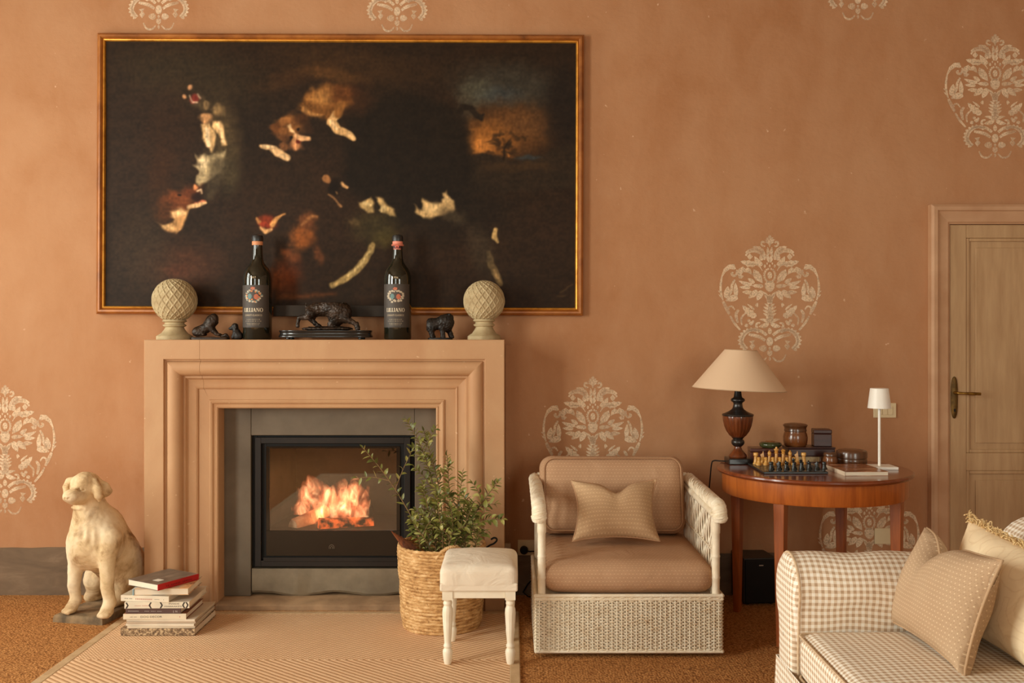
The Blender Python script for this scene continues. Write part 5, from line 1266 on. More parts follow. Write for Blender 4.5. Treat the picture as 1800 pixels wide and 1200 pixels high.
def cushion_box(sx, sy, sz, r, crown=.0, n=22, wr=0.0, seed=0, edge_in=0.0, wscale=.12):
    """soft box cushion: rounded, crowned, lightly wrinkled; uv in metres"""
    h = (sx / 2, sy / 2, sz / 2); m = MB()
    rs_ = np.random.RandomState(seed); ks = rs_.normal(size=(9, 3)) / wscale; phs = rs_.rand(9) * 6.28
    def wrink(p): return sum(math.sin(ks[i] @ p + phs[i]) for i in range(9)) / 9
    for ax in range(3):
        for sg in (-1, 1):
            u, v = [a for a in range(3) if a != ax]; vs = []; uv = []
            nu = n; nv = n
            for i in range(nu + 1):
                for j in range(nv + 1):
                    p = np.zeros(3); cu = -math.cos(math.pi * i / nu) * .5 + (2 * i / nu - 1) * .5; cv = -math.cos(math.pi * j / nv) * .5 + (2 * j / nv - 1) * .5
                    p[ax] = sg * h[ax]; p[u] = cu * h[u]; p[v] = cv * h[v]
                    inner = np.clip(p, [-(x - r) for x in h], [x - r for x in h]); dv = p - inner; ln = np.linalg.norm(dv)
                    nrm = dv / ln; q_ = inner + nrm * r
                    bl = (1 - (q_[0] / h[0]) ** 2) * (1 - (q_[1] / h[1]) ** 2)
                    q_[2] += math.copysign(1, q_[2]) * crown * max(0, bl) if abs(q_[2]) > 1e-6 else 0
                    sq = (1 - (q_[2] / h[2]) ** 2) if h[2] > 0 else 0
                    q_[0] *= 1 + edge_in * sq; q_[1] *= 1 + edge_in * sq
                    q_ = q_ + nrm * wr * wrink(p)
                    vs.append(tuple(q_)); uv.append((p[u] + (p[ax] if False else 0), p[v]))
            fs = []; uvs = []
            for i in range(nu):
                for j in range(nv):
                    f4 = (i * (nv + 1) + j, (i + 1) * (nv + 1) + j, (i + 1) * (nv + 1) + j + 1, i * (nv + 1) + j + 1); fs.append(f4); uvs.append([uv[k] for k in f4])
            m.add(vs, fs, uvs)
    return m
def weld(o, dist=.0004):
    bm = bmesh.new(); bm.from_mesh(o.data); bmesh.ops.remove_doubles(bm, verts=bm.verts, dist=dist); bmesh.ops.recalc_face_normals(bm, faces=bm.faces); bm.to_mesh(o.data); bm.free(); o.data.shade_smooth(); return o
so = weld(cushion_box(2 * hwx + .062, 2 * hwy + .062, .098, .030, .026, 22, .0022, 4).build('seat_cover', M_LINEN, fs_)); so.location = (0, 0, .349)
m = MB(); x_, y_ = hwx + .030, hwy + .030
m.box(-x_, x_, -y_, y_, .298, .332).build('cover_skirt', M_LINEN, fs_, bevel=.006, seg=2)
# ------------------------------------------------------------------ white wicker armchair
g = G('white_wicker')
f = g.noise(g.obj, 30, 4)
c = g.ramp(f, [(.35, S(250, 238, 214)), (.66, S(240, 222, 192)), (.80, S(196, 158, 114))])
M_WICK = g.done(c, .5, 0, None, .4)
M_WRAP = plain('wicker_wrap', S(250, 238, 214), S(240, 222, 192), .5, vs=20, bump=.3, bs=150)
CX0, CX1, CYF, CYB = .100, .876, -.974, -.25
ch = thing('wicker_armchair', ((CX0 + CX1) / 2, (CYF + CYB) / 2, 0), 'white wicker armchair with a woven box base', 'armchair')
CI = inv(ch); BZ0, BZ1 = .024, .252
def weave_panel(p0, p1, nrm, ns, nr, z0, z1, name):
    """stakes with weavers passing alternately in front and behind; p0 -> p1 along the floor"""
    p0 = Vector(p0); p1 = Vector(p1); nrm = Vector(nrm); e = (p1 - p0); m = MB()
    for i in range(ns):
        c_ = p0 + e * ((i + .5) / ns)
        m.tube([(c_.x, c_.y, z0), (c_.x, c_.y, z1)], .0034, 5)
    rz = (z1 - z0) / nr; rnd = random.Random(ns * 7 + nr)
    for r_ in range(nr):
        pts = []; n = ns * 2
        for k in range(n + 1):
            t = k / n; s_ = math.cos(math.pi * (t * ns + r_ + .5 - .5)) if True else 0
            off = .0058 * math.sin(math.pi * (k / 2.0 + .5 + r_ - .0)) if k % 2 else 0.0
            # over one stake, under the next
            off = .0060 * (1 if ((k // 2) + r_) % 2 == 0 else -1) if k % 2 else 0.0
            p = p0 + e * t + nrm * off
            pts.append((p.x, p.y, z0 + rz * (r_ + .5) + rnd.uniform(-.0006, .0006)))
        m.tube(pts, rz * .43, 4)
    return tag(m.build(name, M_WICK, ch, smooth=60, pinv=CI, fix=False), 'woven wicker strands')
weave_panel((CX0 + .004, CYF, 0), (CX1 - .004, CYF, 0), (0, -1, 0), 38, 32, BZ0, BZ1, 'front_panel')
weave_panel((CX0, CYB, 0), (CX0, CYF + .004, 0), (-1, 0, 0), 34, 32, BZ0, BZ1, 'side_panel')
weave_panel((CX1, CYF + .004, 0), (CX1, CYB, 0), (1, 0, 0), 34, 32, BZ0, BZ1, 'side_panel')
weave_panel((CX1, CYB, 0), (CX0, CYB, 0), (0, 1, 0), 38, 32, BZ0, BZ1, 'back_panel')
def wrapped(pts, r, nm, pitch=.006, amp=.0009, mat=None, sides=10, rs=None):
    """pole bound with strips: fine rings along a tube"""
    P = [Vector(p) for p in pts]; L = sum((P[i + 1] - P[i]).length for i in range(len(P) - 1)); n = max(8, int(L / pitch) * 2)
    full = spline(P, n) if len(P) > 2 else [P[0].lerp(P[1], i / n) for i in range(n + 1)]
    R = [(rs(i / n) if rs else r) - (amp if i % 2 else 0) for i in range(n + 1)]
    return MB().tube(full, R, sides).build(nm, mat or M_WRAP, ch, smooth=70, pinv=CI)
# rims round the top and the foot of the base
ri = .010
for z_, r_ in ((BZ1 + .004, .0085), (BZ1 - .010, .0065), (BZ0, .0075)):
    cs = [(CX0, CYF), (CX1, CYF), (CX1, CYB), (CX0, CYB)]
    for k in range(4):
        a, b = cs[k], cs[(k + 1) % 4]
        wrapped([(a[0], a[1], z_), (b[0], b[1], z_)], r_, 'rim', .005, .0008)
MB().box(CX0 + .01, CX1 - .01, CYF + .01, CYB - .01, BZ1 - .012, BZ1 - .002).build('seat_deck', M_WICK, ch, pinv=CI)
for x_ in (CX0 + .06, CX1 - .06):
    for y_ in (CYF + .07, CYB - .07): MB().lathe([(0, 0), (.014, 0), (.016, .01), (.014, .026), (0, .026)], (x_, y_, 0), 14).build('foot', M_WRAP, ch, smooth=40, pinv=CI)
ARMZ = .615
for x_, sg in ((CX0 + .024, -1), (CX1 - .024, 1)):
    # front post with node rings
    pz = [(0, .0165), (.07, .0165), (.073, .0180), (.079, .0180), (.082, .0165), (.16, .0168), (.163, .0182), (.168, .0182), (.171, .0165), (.26, .0165), (.263, .0185), (.285, .0190), (.30, .0180), (.345, .0180)]
    MB().lathe([(0, BZ1)] + [(r_, BZ1 + h_) for h_, r_ in pz] + [(0, BZ1 + .345)], (x_, CYF + .018, 0), 16).build('front_post', M_WRAP, ch, smooth=40, pinv=CI)
    MB().lathe([(0, BZ1), (.015, BZ1), (.015, .66), (0, .66)], (x_, CYB - .02, 0), 12).build('back_post', M_WRAP, ch, smooth=40, pinv=CI)
    # arm: inner pole, and a plump braided roll along its outer top edge that turns down over the post
    wrapped([(x_ - sg * .006, CYF + .02, ARMZ - .022), (x_ - sg * .006, (CYF + CYB) / 2, ARMZ - .014), (x_ - sg * .006, CYB - .02, ARMZ - .006)], .0165, 'arm_pole', .075, .0005)
    rl = [(x_ + sg * .012, CYF - .004, ARMZ - .045), (x_ + sg * .012, CYF - .006, ARMZ - .012), (x_ + sg * .012, CYF + .022, ARMZ + .012), (x_ + sg * .012, CYF + .10, ARMZ + .014), (x_ + sg * .012, (CYF + CYB) / 2, ARMZ + .020), (x_ + sg * .012, CYB - .01, ARMZ + .026)]
    m = MB()
    for s_ in range(7):
        pts = spline(rl, 96); out = []
        for i, p in enumerate(pts):
            tg = (pts[min(i + 1, 96)] - pts[max(i - 1, 0)]).normalized(); u = Vector((1, 0, 0)); v = tg.cross(u).normalized()
            L_ = i / 96; a = L_ * 46 + s_ * 2 * math.pi / 7
            rr = .021 if i > 10 else .024 - .0003 * (10 - i) * 2
            out.append(p + (u * math.cos(a) * 1.15 + v * math.sin(a)) * rr)
        m.tube(out, .0074, 5)
    m.build('braided_arm_roll', M_WICK, ch, smooth=60, pinv=CI, fix=False)
    # spindles in twisted pairs, and the mid rail
    for i in range(13):
        y_ = CYF + .065 + (CYB - CYF - .11) * i / 12
        m = MB()
        for s_ in (0, math.pi):
            m.tube([(x_ - sg * .004 + .0055 * math.cos(t * 11 + s_ + i), y_ + .0075 * math.sin(t * 11 + s_ + i), BZ1 + (ARMZ - .02 - BZ1) * t) for t in [k / 22 for k in range(23)]], .0042, 5)
        m.build('spindle', M_WICK, ch, smooth=60, pinv=CI)
    MB().tube([(x_ - sg * .012, CYF + .02, .44), (x_ - sg * .012, CYB - .02, .445)], .005, 6).build('mid_rail', M_WRAP, ch, smooth=60, pinv=CI)
wrapped([(CX0 + .024, CYB - .015, .655), (CX1 - .024, CYB - .015, .655)], .016, 'back_rail', .006)
for i in range(13):
    x_ = CX0 + .07 + (CX1 - CX0 - .14) * i / 12
    MB().tube([(x_, CYB - .015, BZ1), (x_, CYB - .015, .65)], .005, 6).build('back_spindle', M_WICK, ch, smooth=60, pinv=CI)

# cushion fabrics
def dotted(name, a, b, dot, dark, su, sv, uv=True, ds=.5, crease=.3):
    g = G(name); src = g.uvc if uv else g.obj
    x, y, z = g.sep(src)
    def cell(o, s_): return g.math('SUBTRACT', g.math('FRACT', g.math('MULTIPLY', o, s_)), .5)
    row = g.math('FLOOR', g.math('MULTIPLY', y, sv))
    xs_ = g.math('ADD', g.math('MULTIPLY', x, su), g.math('MULTIPLY', g.math('MODULO', row, 2.0), .5))
    cx_ = g.math('SUBTRACT', g.math('FRACT', xs_), .5); cy_ = cell(y, sv)
    r2 = g.math('ADD', g.math('MULTIPLY', cx_, cx_), g.math('MULTIPLY', cy_, cy_))
    dt = g.ramp(r2, [(.018 * ds, (1, 1, 1)), (.04 * ds, (0, 0, 0))])
    cy2 = g.math('SUBTRACT', g.math('FRACT', g.math('ADD', g.math('MULTIPLY', y, sv), .5)), .5)
    r3 = g.math('ADD', g.math('MULTIPLY', cx_, cx_), g.math('MULTIPLY', cy2, g.math('MULTIPLY', cy2, 3.0)))
    d2 = g.ramp(r3, [(.02 * ds, (1, 1, 1)), (.04 * ds, (0, 0, 0))])
    base = g.ramp(g.noise(g.obj, 4, 4), [(.3, a), (.7, b)])
    c = g.mix(dt, base, dot); c = g.mix(g.math('MULTIPLY', d2, .75), c, dark)
    fine = g.noise(src, 420, 2); cr = g.noise(g.obj, 8, 3, .5, 1.0)
    return g.done(c, .85, 0, g.bump(g.math('ADD', g.math('MULTIPLY', fine, .06), g.math('MULTIPLY', cr, crease)), .6, .02), .2)
M_TAN = dotted('tan_dotted_cotton', S(194, 154, 120), S(182, 141, 107), S(212, 176, 140), S(160, 120, 88), 66, 66, True, .6, .45)
M_TAN2 = dotted('sand_dotted_cotton', S(200, 165, 127), S(188, 151, 114), S(216, 184, 144), S(148, 110, 76), 66, 50, True, .7, .6)
M_PIPE = plain('tan_piping', S(190, 146, 108), None, .8)
sc_ = weld(cushion_box(CX1 - CX0 - .074, .69, .132, .055, .016, 26, .0035, 7, .03).build('seat_cushion', M_TAN)); sc_.location = ((CX0 + CX1) / 2, CYF + .375 - .022, BZ1 + .072)
tag(sc_, 'thick tan seat cushion of the wicker armchair', 'cushion')
bcu = weld(cushion_box(.665, .355, .165, .055, .020, 26, .004, 9, .03).build('back_cushion', M_TAN)); bcu.location = ((CX0 + CX1) / 2 - .012, CYB - .125, .578); bcu.rotation_euler = (math.radians(78), 0, 0)
tag(bcu, 'tan back cushion leaning in the wicker armchair', 'cushion')
def rr_loop(hx_, hy_, r, z_, n=10):
    out = []
    for sx_, sy_, a0 in ((1, 1, 0), (-1, 1, 90), (-1, -1, 180), (1, -1, 270)):
        for k in range(n + 1):
            a = math.radians(a0 + 90 * k / n); out.append((sx_ * (hx_ - r) + r * math.cos(a), sy_ * (hy_ - r) + r * math.sin(a), z_))
    return out
MB().tube(rr_loop(.322, .168, .05, .074), .0042, 6, closed=True).build('piping', M_PIPE, bcu, smooth=60)
MB().tube(rr_loop(.342, .334, .05, .045), .0035, 6, closed=True).build('piping', M_PIPE, sc_, smooth=60)

def pillow(c00, c10, c11, c01, thick, name, mat, label, cat='cushion', pinch=.10, chop=0.0, n=30, wr=.004, seed=1, pipe=None, group=None, cc=.05):
    """soft square pillow spanned by four corner points (bottom left, bottom right, top right, top left)"""
    c00, c10, c11, c01 = map(Vector, (c00, c10, c11, c01))
    nrm = (c10 - c00 + c11 - c01).cross(c01 - c00 + c11 - c10).normalized(); ctr = (c00 + c10 + c11 + c01) / 4
    rs_ = np.random.RandomState(seed); ks = rs_.normal(size=(10, 2)) * 7; phs = rs_.rand(10) * 6.28
    W_ = (c10 - c00).length; H2 = (c01 - c00).length
    def mid(u, v):
        a, b = 2 * u - 1, 2 * v - 1
        uu = .5 + .5 * a * (1 - pinch * (1 - b * b)); vv = .5 + .5 * b * (1 - pinch * (1 - a * a))
        if chop and b > -1: vv -= chop * math.exp(-((a - cc) / .26) ** 2) * max(0, vv) ** 3
        return c00 * (1 - uu) * (1 - vv) + c10 * uu * (1 - vv) + c11 * uu * vv + c01 * (1 - uu) * vv
    m = MB()
    for sg in (1, -1):
        vs = []; uv = []
        for i in range(n + 1):
            for j in range(n + 1):
                u, v = .5 - .5 * math.cos(math.pi * i / n), .5 - .5 * math.cos(math.pi * j / n); a, b = 2 * u - 1, 2 * v - 1
                th = thick * .5 * (max(0, 1 - a ** 4) * max(0, 1 - b ** 4)) ** .62 * (1 - .25 * (a * a + b * b) * .5)
                if chop: th *= 1 - .55 * chop * 3 * math.exp(-((a - cc) / .12) ** 2) * max(0, v - .35)
                wk = sum(math.sin(ks[k] @ np.array((u, v)) + phs[k]) for k in range(10)) / 10
                edge = (1 - min(1, th / (thick * .5)))
                p = mid(u, v) + nrm * sg * (th + wr * wk * (0 if th < 1e-6 else 1) * (1 + 2 * edge))
                vs.append(p - ctr); uv.append((u * W_, v * H2))
        fs = []; uvs = []
        for i in range(n):
            for j in range(n):
                f4 = (i * (n + 1) + j, (i + 1) * (n + 1) + j, (i + 1) * (n + 1) + j + 1, i * (n + 1) + j + 1)
                if sg < 0: f4 = f4[::-1]
                fs.append(f4); uvs.append([uv[k] for k in f4])
        m.add(vs, fs, uvs)
    o = weld(m.build(name, mat)); o.location = ctr; tag(o, label, cat, group)
    if pipe is not None:
        loop = [mid(k / 24, 0) for k in range(24)] + [mid(1, k / 24) for k in range(24)] + [mid(1 - k / 24, 1) for k in range(24)] + [mid(0, 1 - k / 24) for k in range(24)]
        MB().tube([p - ctr for p in loop], .0042, 6, closed=True).build('piping', pipe, o, smooth=60)
    return o
sz = sc_.location.z + .11
pillow(PX(1006, 951, 4.30) , PX(1160, 951, 4.30), PX(1154, 842, 4.44), PX(1004, 845, 4.44), .15, 'throw_pillow', M_TAN2, 'small sand coloured dotted pillow lying in the wicker armchair', 'pillow', .15, .2, 30, .007, 3, M_PIPE)
# ------------------------------------------------------------------ round table
TC = Vector((1.39, -.534, 0)); TR = .435; TZ = .7285
M_TTOP = wood('polished_walnut', S(150, 72, 34), S(96, 42, 20), 0, 1.0, .22, .5)
M_TAPR = wood('cherry_apron', S(204, 112, 44), S(150, 70, 26), 2, .8, .3, .4)
M_TLEG = wood('cherry_leg', S(184, 96, 38), S(130, 62, 24), 2, 1.0, .35, .25)
tb = thing('round_table', TC, 'round polished wooden table with a deep apron and tapered square legs', 'table')
MB().lathe([(0, TZ - .022), (TR - .012, TZ - .022), (TR - .004, TZ - .018), (TR, TZ - .011), (TR - .002, TZ - .004), (TR - .007, TZ), (0, TZ)], seg=96).build('tabletop', M_TTOP, tb, smooth=35)
MB().lathe([(TR - .045, TZ - .022), (TR - .024, TZ - .022), (TR - .024, TZ - .105), (TR - .027, TZ - .112), (TR - .045, TZ - .112), (TR - .045, TZ - .022)], seg=96).build('apron', M_TAPR, tb, smooth=35)
for k in range(4):
    a = math.radians(180 + 52 + 90 * k); R = .375
    o = MB().loft([[(-.015, -.015, 0), (.015, -.015, 0), (.015, .015, 0), (-.015, .015, 0)], [(-.024, -.024, TZ - .13), (.024, -.024, TZ - .13), (.024, .024, TZ - .13), (-.024, .024, TZ - .13)], [(-.025, -.025, TZ - .022), (.025, -.025, TZ - .022), (.025, .025, TZ - .022), (-.025, .025, TZ - .022)]]).build('leg', M_TLEG, tb, bevel=.002)
    o.location = (R * math.cos(a), R * math.sin(a), 0); o.rotation_euler = (0, 0, a)

def TP(x, y): return PXz(x, y, TZ)                       # point on the table top seen at a pixel
# ------------------------------------------------------------------ table lamp
M_SHADE = None
g = G('linen_shade')
wv_ = g.n('TexWave', {'Vector': g.obj, 'Scale': 130, 'Distortion': 2.0, 'Detail': 2}, bands_direction='Z').outputs[1]
c = g.mix(g.math('MULTIPLY', wv_, .25), S(232, 200, 166), S(206, 170, 136))
M_SHADE = g.done(c, .9, 0, g.bump(wv_, .1, .002), .1)
M_LBLK = plain('ebonised_lamp', S(38, 32, 28), S(24, 20, 18), .3, Coat_Weight=.2)
M_LURN = wood('fluted_urn_wood', S(126, 62, 26), S(70, 32, 16), 2, 1.2, .28, .4)
p = TP(1297, 814); lk = thing('table_lamp', (p.x, p.y, TZ), 'dark turned wood urn lamp with a wide tilted beige shade', 'lamp')
u = 1 / 1396.0
MB().box(-.054, .054, -.054, .054, 0, .028).build('lamp_plinth', M_LBLK, lk, bevel=.004)
def zz_(y): return (885 - y) * u * 1.0
MB().lathe([(0, .028), (.040, .028), (.043, .034), (.040, .042), (.030, .054), (.020, .066), (.016, .078), (.0165, .084)], seg=36).build('lamp_foot', M_LURN, lk, smooth=45)
MB().lathe([(.0165, .080), (.024, .086), (.030, .094), (.0315, .103), (.029, .111), (.023, .116), (.025, .120), (.030, .124), (0, .126)], seg=36).build('lamp_knop', M_LBLK, lk, smooth=45)
MB().lathe([(0, .120), (.024, .121), (.040, .134), (.055, .155), (.065, .180), (.070, .205), (.072, .224), (.071, .228), (0, .228)], seg=96, flute=22, fl=(.13, .222), fd=.05).build('lamp_urn', M_LURN, lk, smooth=50)
MB().lathe([(0, .227), (.073, .227), (.075, .231), (.073, .236), (.060, .241), (.045, .248), (.030, .258), (.024, .268), (.021, .285), (.024, .292), (.032, .297), (.034, .303), (.031, .309), (.022, .314), (.019, .320), (.016, .345), (.013, .37), (0, .37)], seg=36).build('lamp_neck', M_LBLK, lk, smooth=45)
tilt = Matrix.Translation((.006, 0, .355)) @ Matrix.Rotation(math.radians(2.6), 4, 'Y')
sh = MB().lathe([(.222, 0), (.0765, .186), (.0745, .186), (.2195, .0008), (.222, 0)], seg=72, M=tilt).build('lamp_shade', M_SHADE, lk, smooth=40)
MB().tube([tilt @ Vector((.221 * math.cos(2 * math.pi * k / 48), .221 * math.sin(2 * math.pi * k / 48), .001)) for k in range(48)], .0022, 5, closed=True).build('shade_trim', plain('shade_trim', S(214, 180, 142), None, .8), sh, smooth=60)
MB().tube([tilt @ Vector((.0755 * math.cos(2 * math.pi * k / 32), .0755 * math.sin(2 * math.pi * k / 32), .186)) for k in range(32)], .002, 5, closed=True).build('shade_trim', plain('shade_trim2', S(190, 156, 120), None, .8), sh, smooth=60)
for k in range(3):
    a = k * 2 * math.pi / 3; MB().tube([tilt @ Vector((0, 0, .18)), tilt @ Vector((.075 * math.cos(a), .075 * math.sin(a), .184))], .0015, 5).build('shade_spoke', M_BRASSD, sh)
MB().lathe([(.012, .37), (.014, .38), (.014, .42), (.024, .44), (.030, .47), (.024, .50), (0, .51)], seg=20).build('bulb', plain('frosted_bulb', S(236, 226, 206), None, .4), lk, smooth=50)
bx = Vector((-.052, .02, .010))
w1 = Vector((PX(1260, 820, 4.60).x, 4.60 - D, 0)) - Vector((p.x, p.y, 0))
edge_v = (Vector((p.x, p.y, 0)) - TC); 
MB().tube(spline([(-.052, .03, .006), (w1.x + .03, .06, .004), (w1.x + .006, .07, .003), (w1.x - .004, .08, -.02), (PX(1249, 868, 4.68).x - p.x, .10, PX(1249, 868, 4.68).z - TZ), (PX(1238, 930, 4.72).x - p.x, .14, PX(1238, 930, 4.72).z - TZ), (PX(1228, 1040, 4.74).x - p.x, .16, -.70)], 40), .0032, 6).build('cord', M_BLACK, lk, smooth=60)
# ------------------------------------------------------------------ small white cordless lamp
M_WHITE = plain('white_metal', S(250, 244, 232), S(246, 238, 224), .4)
p = TP(1548, 823); wl = thing('cordless_lamp', (p.x, p.y, TZ), 'slim white cordless lamp with a small tapered shade', 'lamp')
MB().box(-.056, .062, -.055, .055, 0, .013).build('lamp_base', M_WHITE, wl, bevel=.003)
k_ = (p.y + D) / F; zz0 = (827 - 721) * k_; zz1 = (827 - 686) * k_
MB().lathe([(0, .013), (.0062, .013), (.0062, zz1 - .01), (0, zz1 - .01)], (-.006, 0, 0), 16).build('pole', M_WHITE, wl, smooth=40)
MB().lathe([(19.8 * k_, zz0), (15.6 * k_, zz1 - .002), (14.8 * k_, zz1), (0, zz1), (0, zz1 - .003), (14.2 * k_, zz1 - .003), (19 * k_, zz0), (19.8 * k_, zz0)], (-.006, 0, 0), 40).build('lamp_shade', M_WHITE, wl, smooth=35)
# ------------------------------------------------------------------ boxes and jars at the back of the table
M_MAHO = wood('mahogany', S(96, 44, 30), S(58, 26, 20), 0, 1.2, .3, .35)
M_MAHO2 = wood('dark_rosewood', S(72, 34, 26), S(44, 22, 18), 0, 1.2, .35, .3)
M_TREEN = wood('turned_treen', S(140, 82, 40), S(98, 52, 26), 2, 1.0, .25, .5)
M_TREEND = wood('dark_treen', S(110, 68, 38), S(72, 42, 24), 2, 1.0, .28, .4)
def TB(x, d): return Vector(((x - 900) * d / F, d - D, TZ))
p = TB(1346, 4.66); kk = 4.66 / F
bx1 = thing('wooden_box', p, 'dark reddish wooden box under the green stone dish', 'box', rz=math.radians(-6))
h1 = .072
MB().box(-.079, .079, -.05, .05, 0, h1 - .018).build('box_body', M_MAHO, bx1, bevel=.002); MB().box(-.08, .08, -.051, .051, h1 - .0165, h1).build('box_lid', M_MAHO, bx1, bevel=.003)
p2 = TB(1354, 4.645); dsh = thing('stone_dish', (p2.x, p2.y, TZ + h1), 'round dark green stone dish with an orange patch, on the reddish box', 'dish')
M_GREEN = plain('green_serpentine', S(74, 76, 42), S(46, 52, 28), .2, vs=24, Coat_Weight=.4)
MB().lathe([(0, 0), (.034, 0), (.046, .005), (.053, .014), (.052, .022), (.044, .028), (.030, .030), (0, .029)], seg=40).build('dish_body', M_GREEN, dsh, smooth=50)
MB().lathe([(0, .0292), (.024, .0302), (.020, .0325), (0, .033)], seg=28).build('dish_inlay', plain('amber_inlay', S(170, 104, 52), S(120, 70, 34), .3), dsh, smooth=50)
p = TB(1424, 4.70); stk = thing('bound_book', (p.x, p.y, TZ), 'brown bound book with cream page edges under the long dark box', 'book')
MB().box(-.078, .090, -.052, .052, 0, .004).build('cover', M_TREEND, stk); MB().box(-.078, .090, -.052, .052, .028, .032).build('cover', M_TREEND, stk)
MB().box(-.074, .030, -.049, .049, .004, .028).build('pages', plain('aged_pages', S(206, 182, 140), S(180, 152, 110), .8, vs=80), stk); MB().box(.030, .092, -.053, .053, .0, .032).build('spine', M_TREEND, stk, bevel=.006)
pb2 = thing('long_box', (p.x - .004, p.y, TZ + .0325), 'long dark rosewood box holding the tall jar and the small cube box', 'box')
MB().box(-.118, .106, -.060, .060, 0, .034).build('box_body', M_MAHO2, pb2, bevel=.003); MB().box(-.120, .108, -.062, .062, .0345, .042).build('box_lid', M_MAHO2, pb2, bevel=.003)
zt_ = TZ + .0325 + .0425
pj = TB(1398, 4.70); jr = thing('tall_jar', (pj.x, pj.y, zt_), 'tall turned wooden jar with a flared lid, standing on the long dark box', 'jar')
MB().lathe([(0, 0), (.048, 0), (.054, .006), (.057, .024), (.058, .042), (.055, .058), (.051, .068), (.051, .071), (0, .071)], seg=48).build('jar_body', M_TREEN, jr, smooth=45)
MB().lathe([(.0505, .0715), (.053, .073), (.053, .077), (.051, .084), (.053, .092), (.058, .099), (.058, .102), (.052, .107), (.03, .111), (0, .112)], seg=48).build('jar_lid', M_TREEND, jr, smooth=45)
pc_ = TB(1444, 4.71); cb_ = thing('cube_box', (pc_.x, pc_.y, zt_), 'small dark cube box on the right end of the long box', 'box', rz=math.radians(-8))
MB().box(-.042, .042, -.040, .040, 0, .060).build('box_body', M_MAHO2, cb_, bevel=.003); MB().box(-.043, .043, -.041, .041, .0605, .082).build('box_lid', M_MAHO2, cb_, bevel=.005)
pj = TB(1459, 4.55); j2 = thing('small_jar', pj, 'small honey coloured wooden jar left of the round box', 'jar')
MB().lathe([(0, 0), (.026, 0), (.031, .006), (.033, .020), (.031, .036), (.028, .044), (0, .044)], seg=36).build('jar_body', M_TREEN, j2, smooth=45); MB().lathe([(.0275, .0445), (.030, .046), (.030, .056), (.026, .061), (0, .063)], seg=36).build('jar_lid', M_TREEND, j2, smooth=45)
pj = TB(1497, 4.60); j3 = thing('round_box', pj, 'wide round lidded wooden box at the right of the small jar', 'box')
MB().lathe([(0, 0), (.066, 0), (.070, .006), (.070, .026), (.068, .030), (0, .030)], seg=56).build('box_body', M_TREEND, j3, smooth=40); MB().lathe([(.068, .0305), (.0715, .032), (.0715, .056), (.068, .064), (.055, .069), (.03, .071), (0, .0715)], seg=56).build('box_lid', M_TREEND, j3, smooth=40)
# softcover book in front of the white lamp
q0, q1, q2 = TP(1484, 836), TP(1557, 835), TP(1449, 822)
mg = thing('art_book', ((q0.x + q1.x) / 2, (q0.y + q2.y) / 2, TZ), 'glossy brown covered art book at the front edge of the table', 'book', rz=math.radians(2))
wx_, wy_ = (q1.x - q0.x) / 2, (q2.y - q0.y) / 2
M_PAGES = plain('white_pages', S(240, 226, 204), S(224, 206, 180), .8, vs=4)
g = G('brown_cover'); f = g.noise(g.mapv(g.obj, (6, 16, 1)), 1.2, 4, .6, 1)
M_BCOV = g.done(g.ramp(f, [(.35, S(120, 74, 50)), (.55, S(170, 112, 76)), (.68, S(224, 190, 156))]), .25)
MB().box(-wx_, wx_, -wy_, wy_, .0015, .0165).build('pages', M_PAGES, mg); MB().box(-wx_ - .002, wx_ + .001, -wy_ - .001, wy_ + .001, .0, .0014).build('cover', M_BCOV, mg); MB().box(-wx_ - .002, wx_ + .001, -wy_ - .001, wy_ + .001, .0166, .018).build('cover', M_BCOV, mg); MB().box(-wx_ - .0035, -wx_ - .0021, -wy_ - .001, wy_ + .001, 0, .018).build('spine', plain('book_spine', S(236, 210, 180), None, .5), mg)
# ------------------------------------------------------------------ chess set
b0, b1, b2 = TP(1345, 833), TP(1458, 835), TP(1327, 821)
BS = .285; bcx, bcy = (b0.x + b1.x) / 2, b0.y + BS / 2
cbd = thing('chess_board', (bcx, bcy, TZ), 'dark stone chess board set with pieces near the front of the table', 'chess board')
M_SQD = plain('dark_stone_square', S(44, 44, 42), S(34, 34, 32), .25); M_SQL = plain('grey_stone_square', S(96, 92, 82), S(82, 78, 70), .25)
MB().box(-BS / 2, BS / 2, -BS / 2, BS / 2, 0, .0105).build('board_slab', M_SQD, cbd, bevel=.003)
sq = (BS - .03) / 8; sm_ = {}
for i in range(8):
    for j in range(8):
        if (i + j) % 2: 
            if 'm' not in sm_:
                o = MB().box(-sq / 2 + .0003, sq / 2 - .0003, -sq / 2 + .0003, sq / 2 - .0003, 0, .0008).build('square', M_SQL, cbd); sm_['m'] = o.data
            else: o = bpy.data.objects.new('square', sm_['m']); link(o); o.parent = cbd
            o.location = ((i - 3.5) * sq, (j - 3.5) * sq, .0104)
M_CL = plain('yellow_onyx', S(226, 172, 88), S(190, 126, 54), .3, vs=60); M_CDK = plain('black_onyx', S(40, 42, 40), S(26, 28, 27), .2, vs=40)
base = [(0, 0), (.0125, 0), (.0130, .003), (.0115, .006), (.0100, .009)]
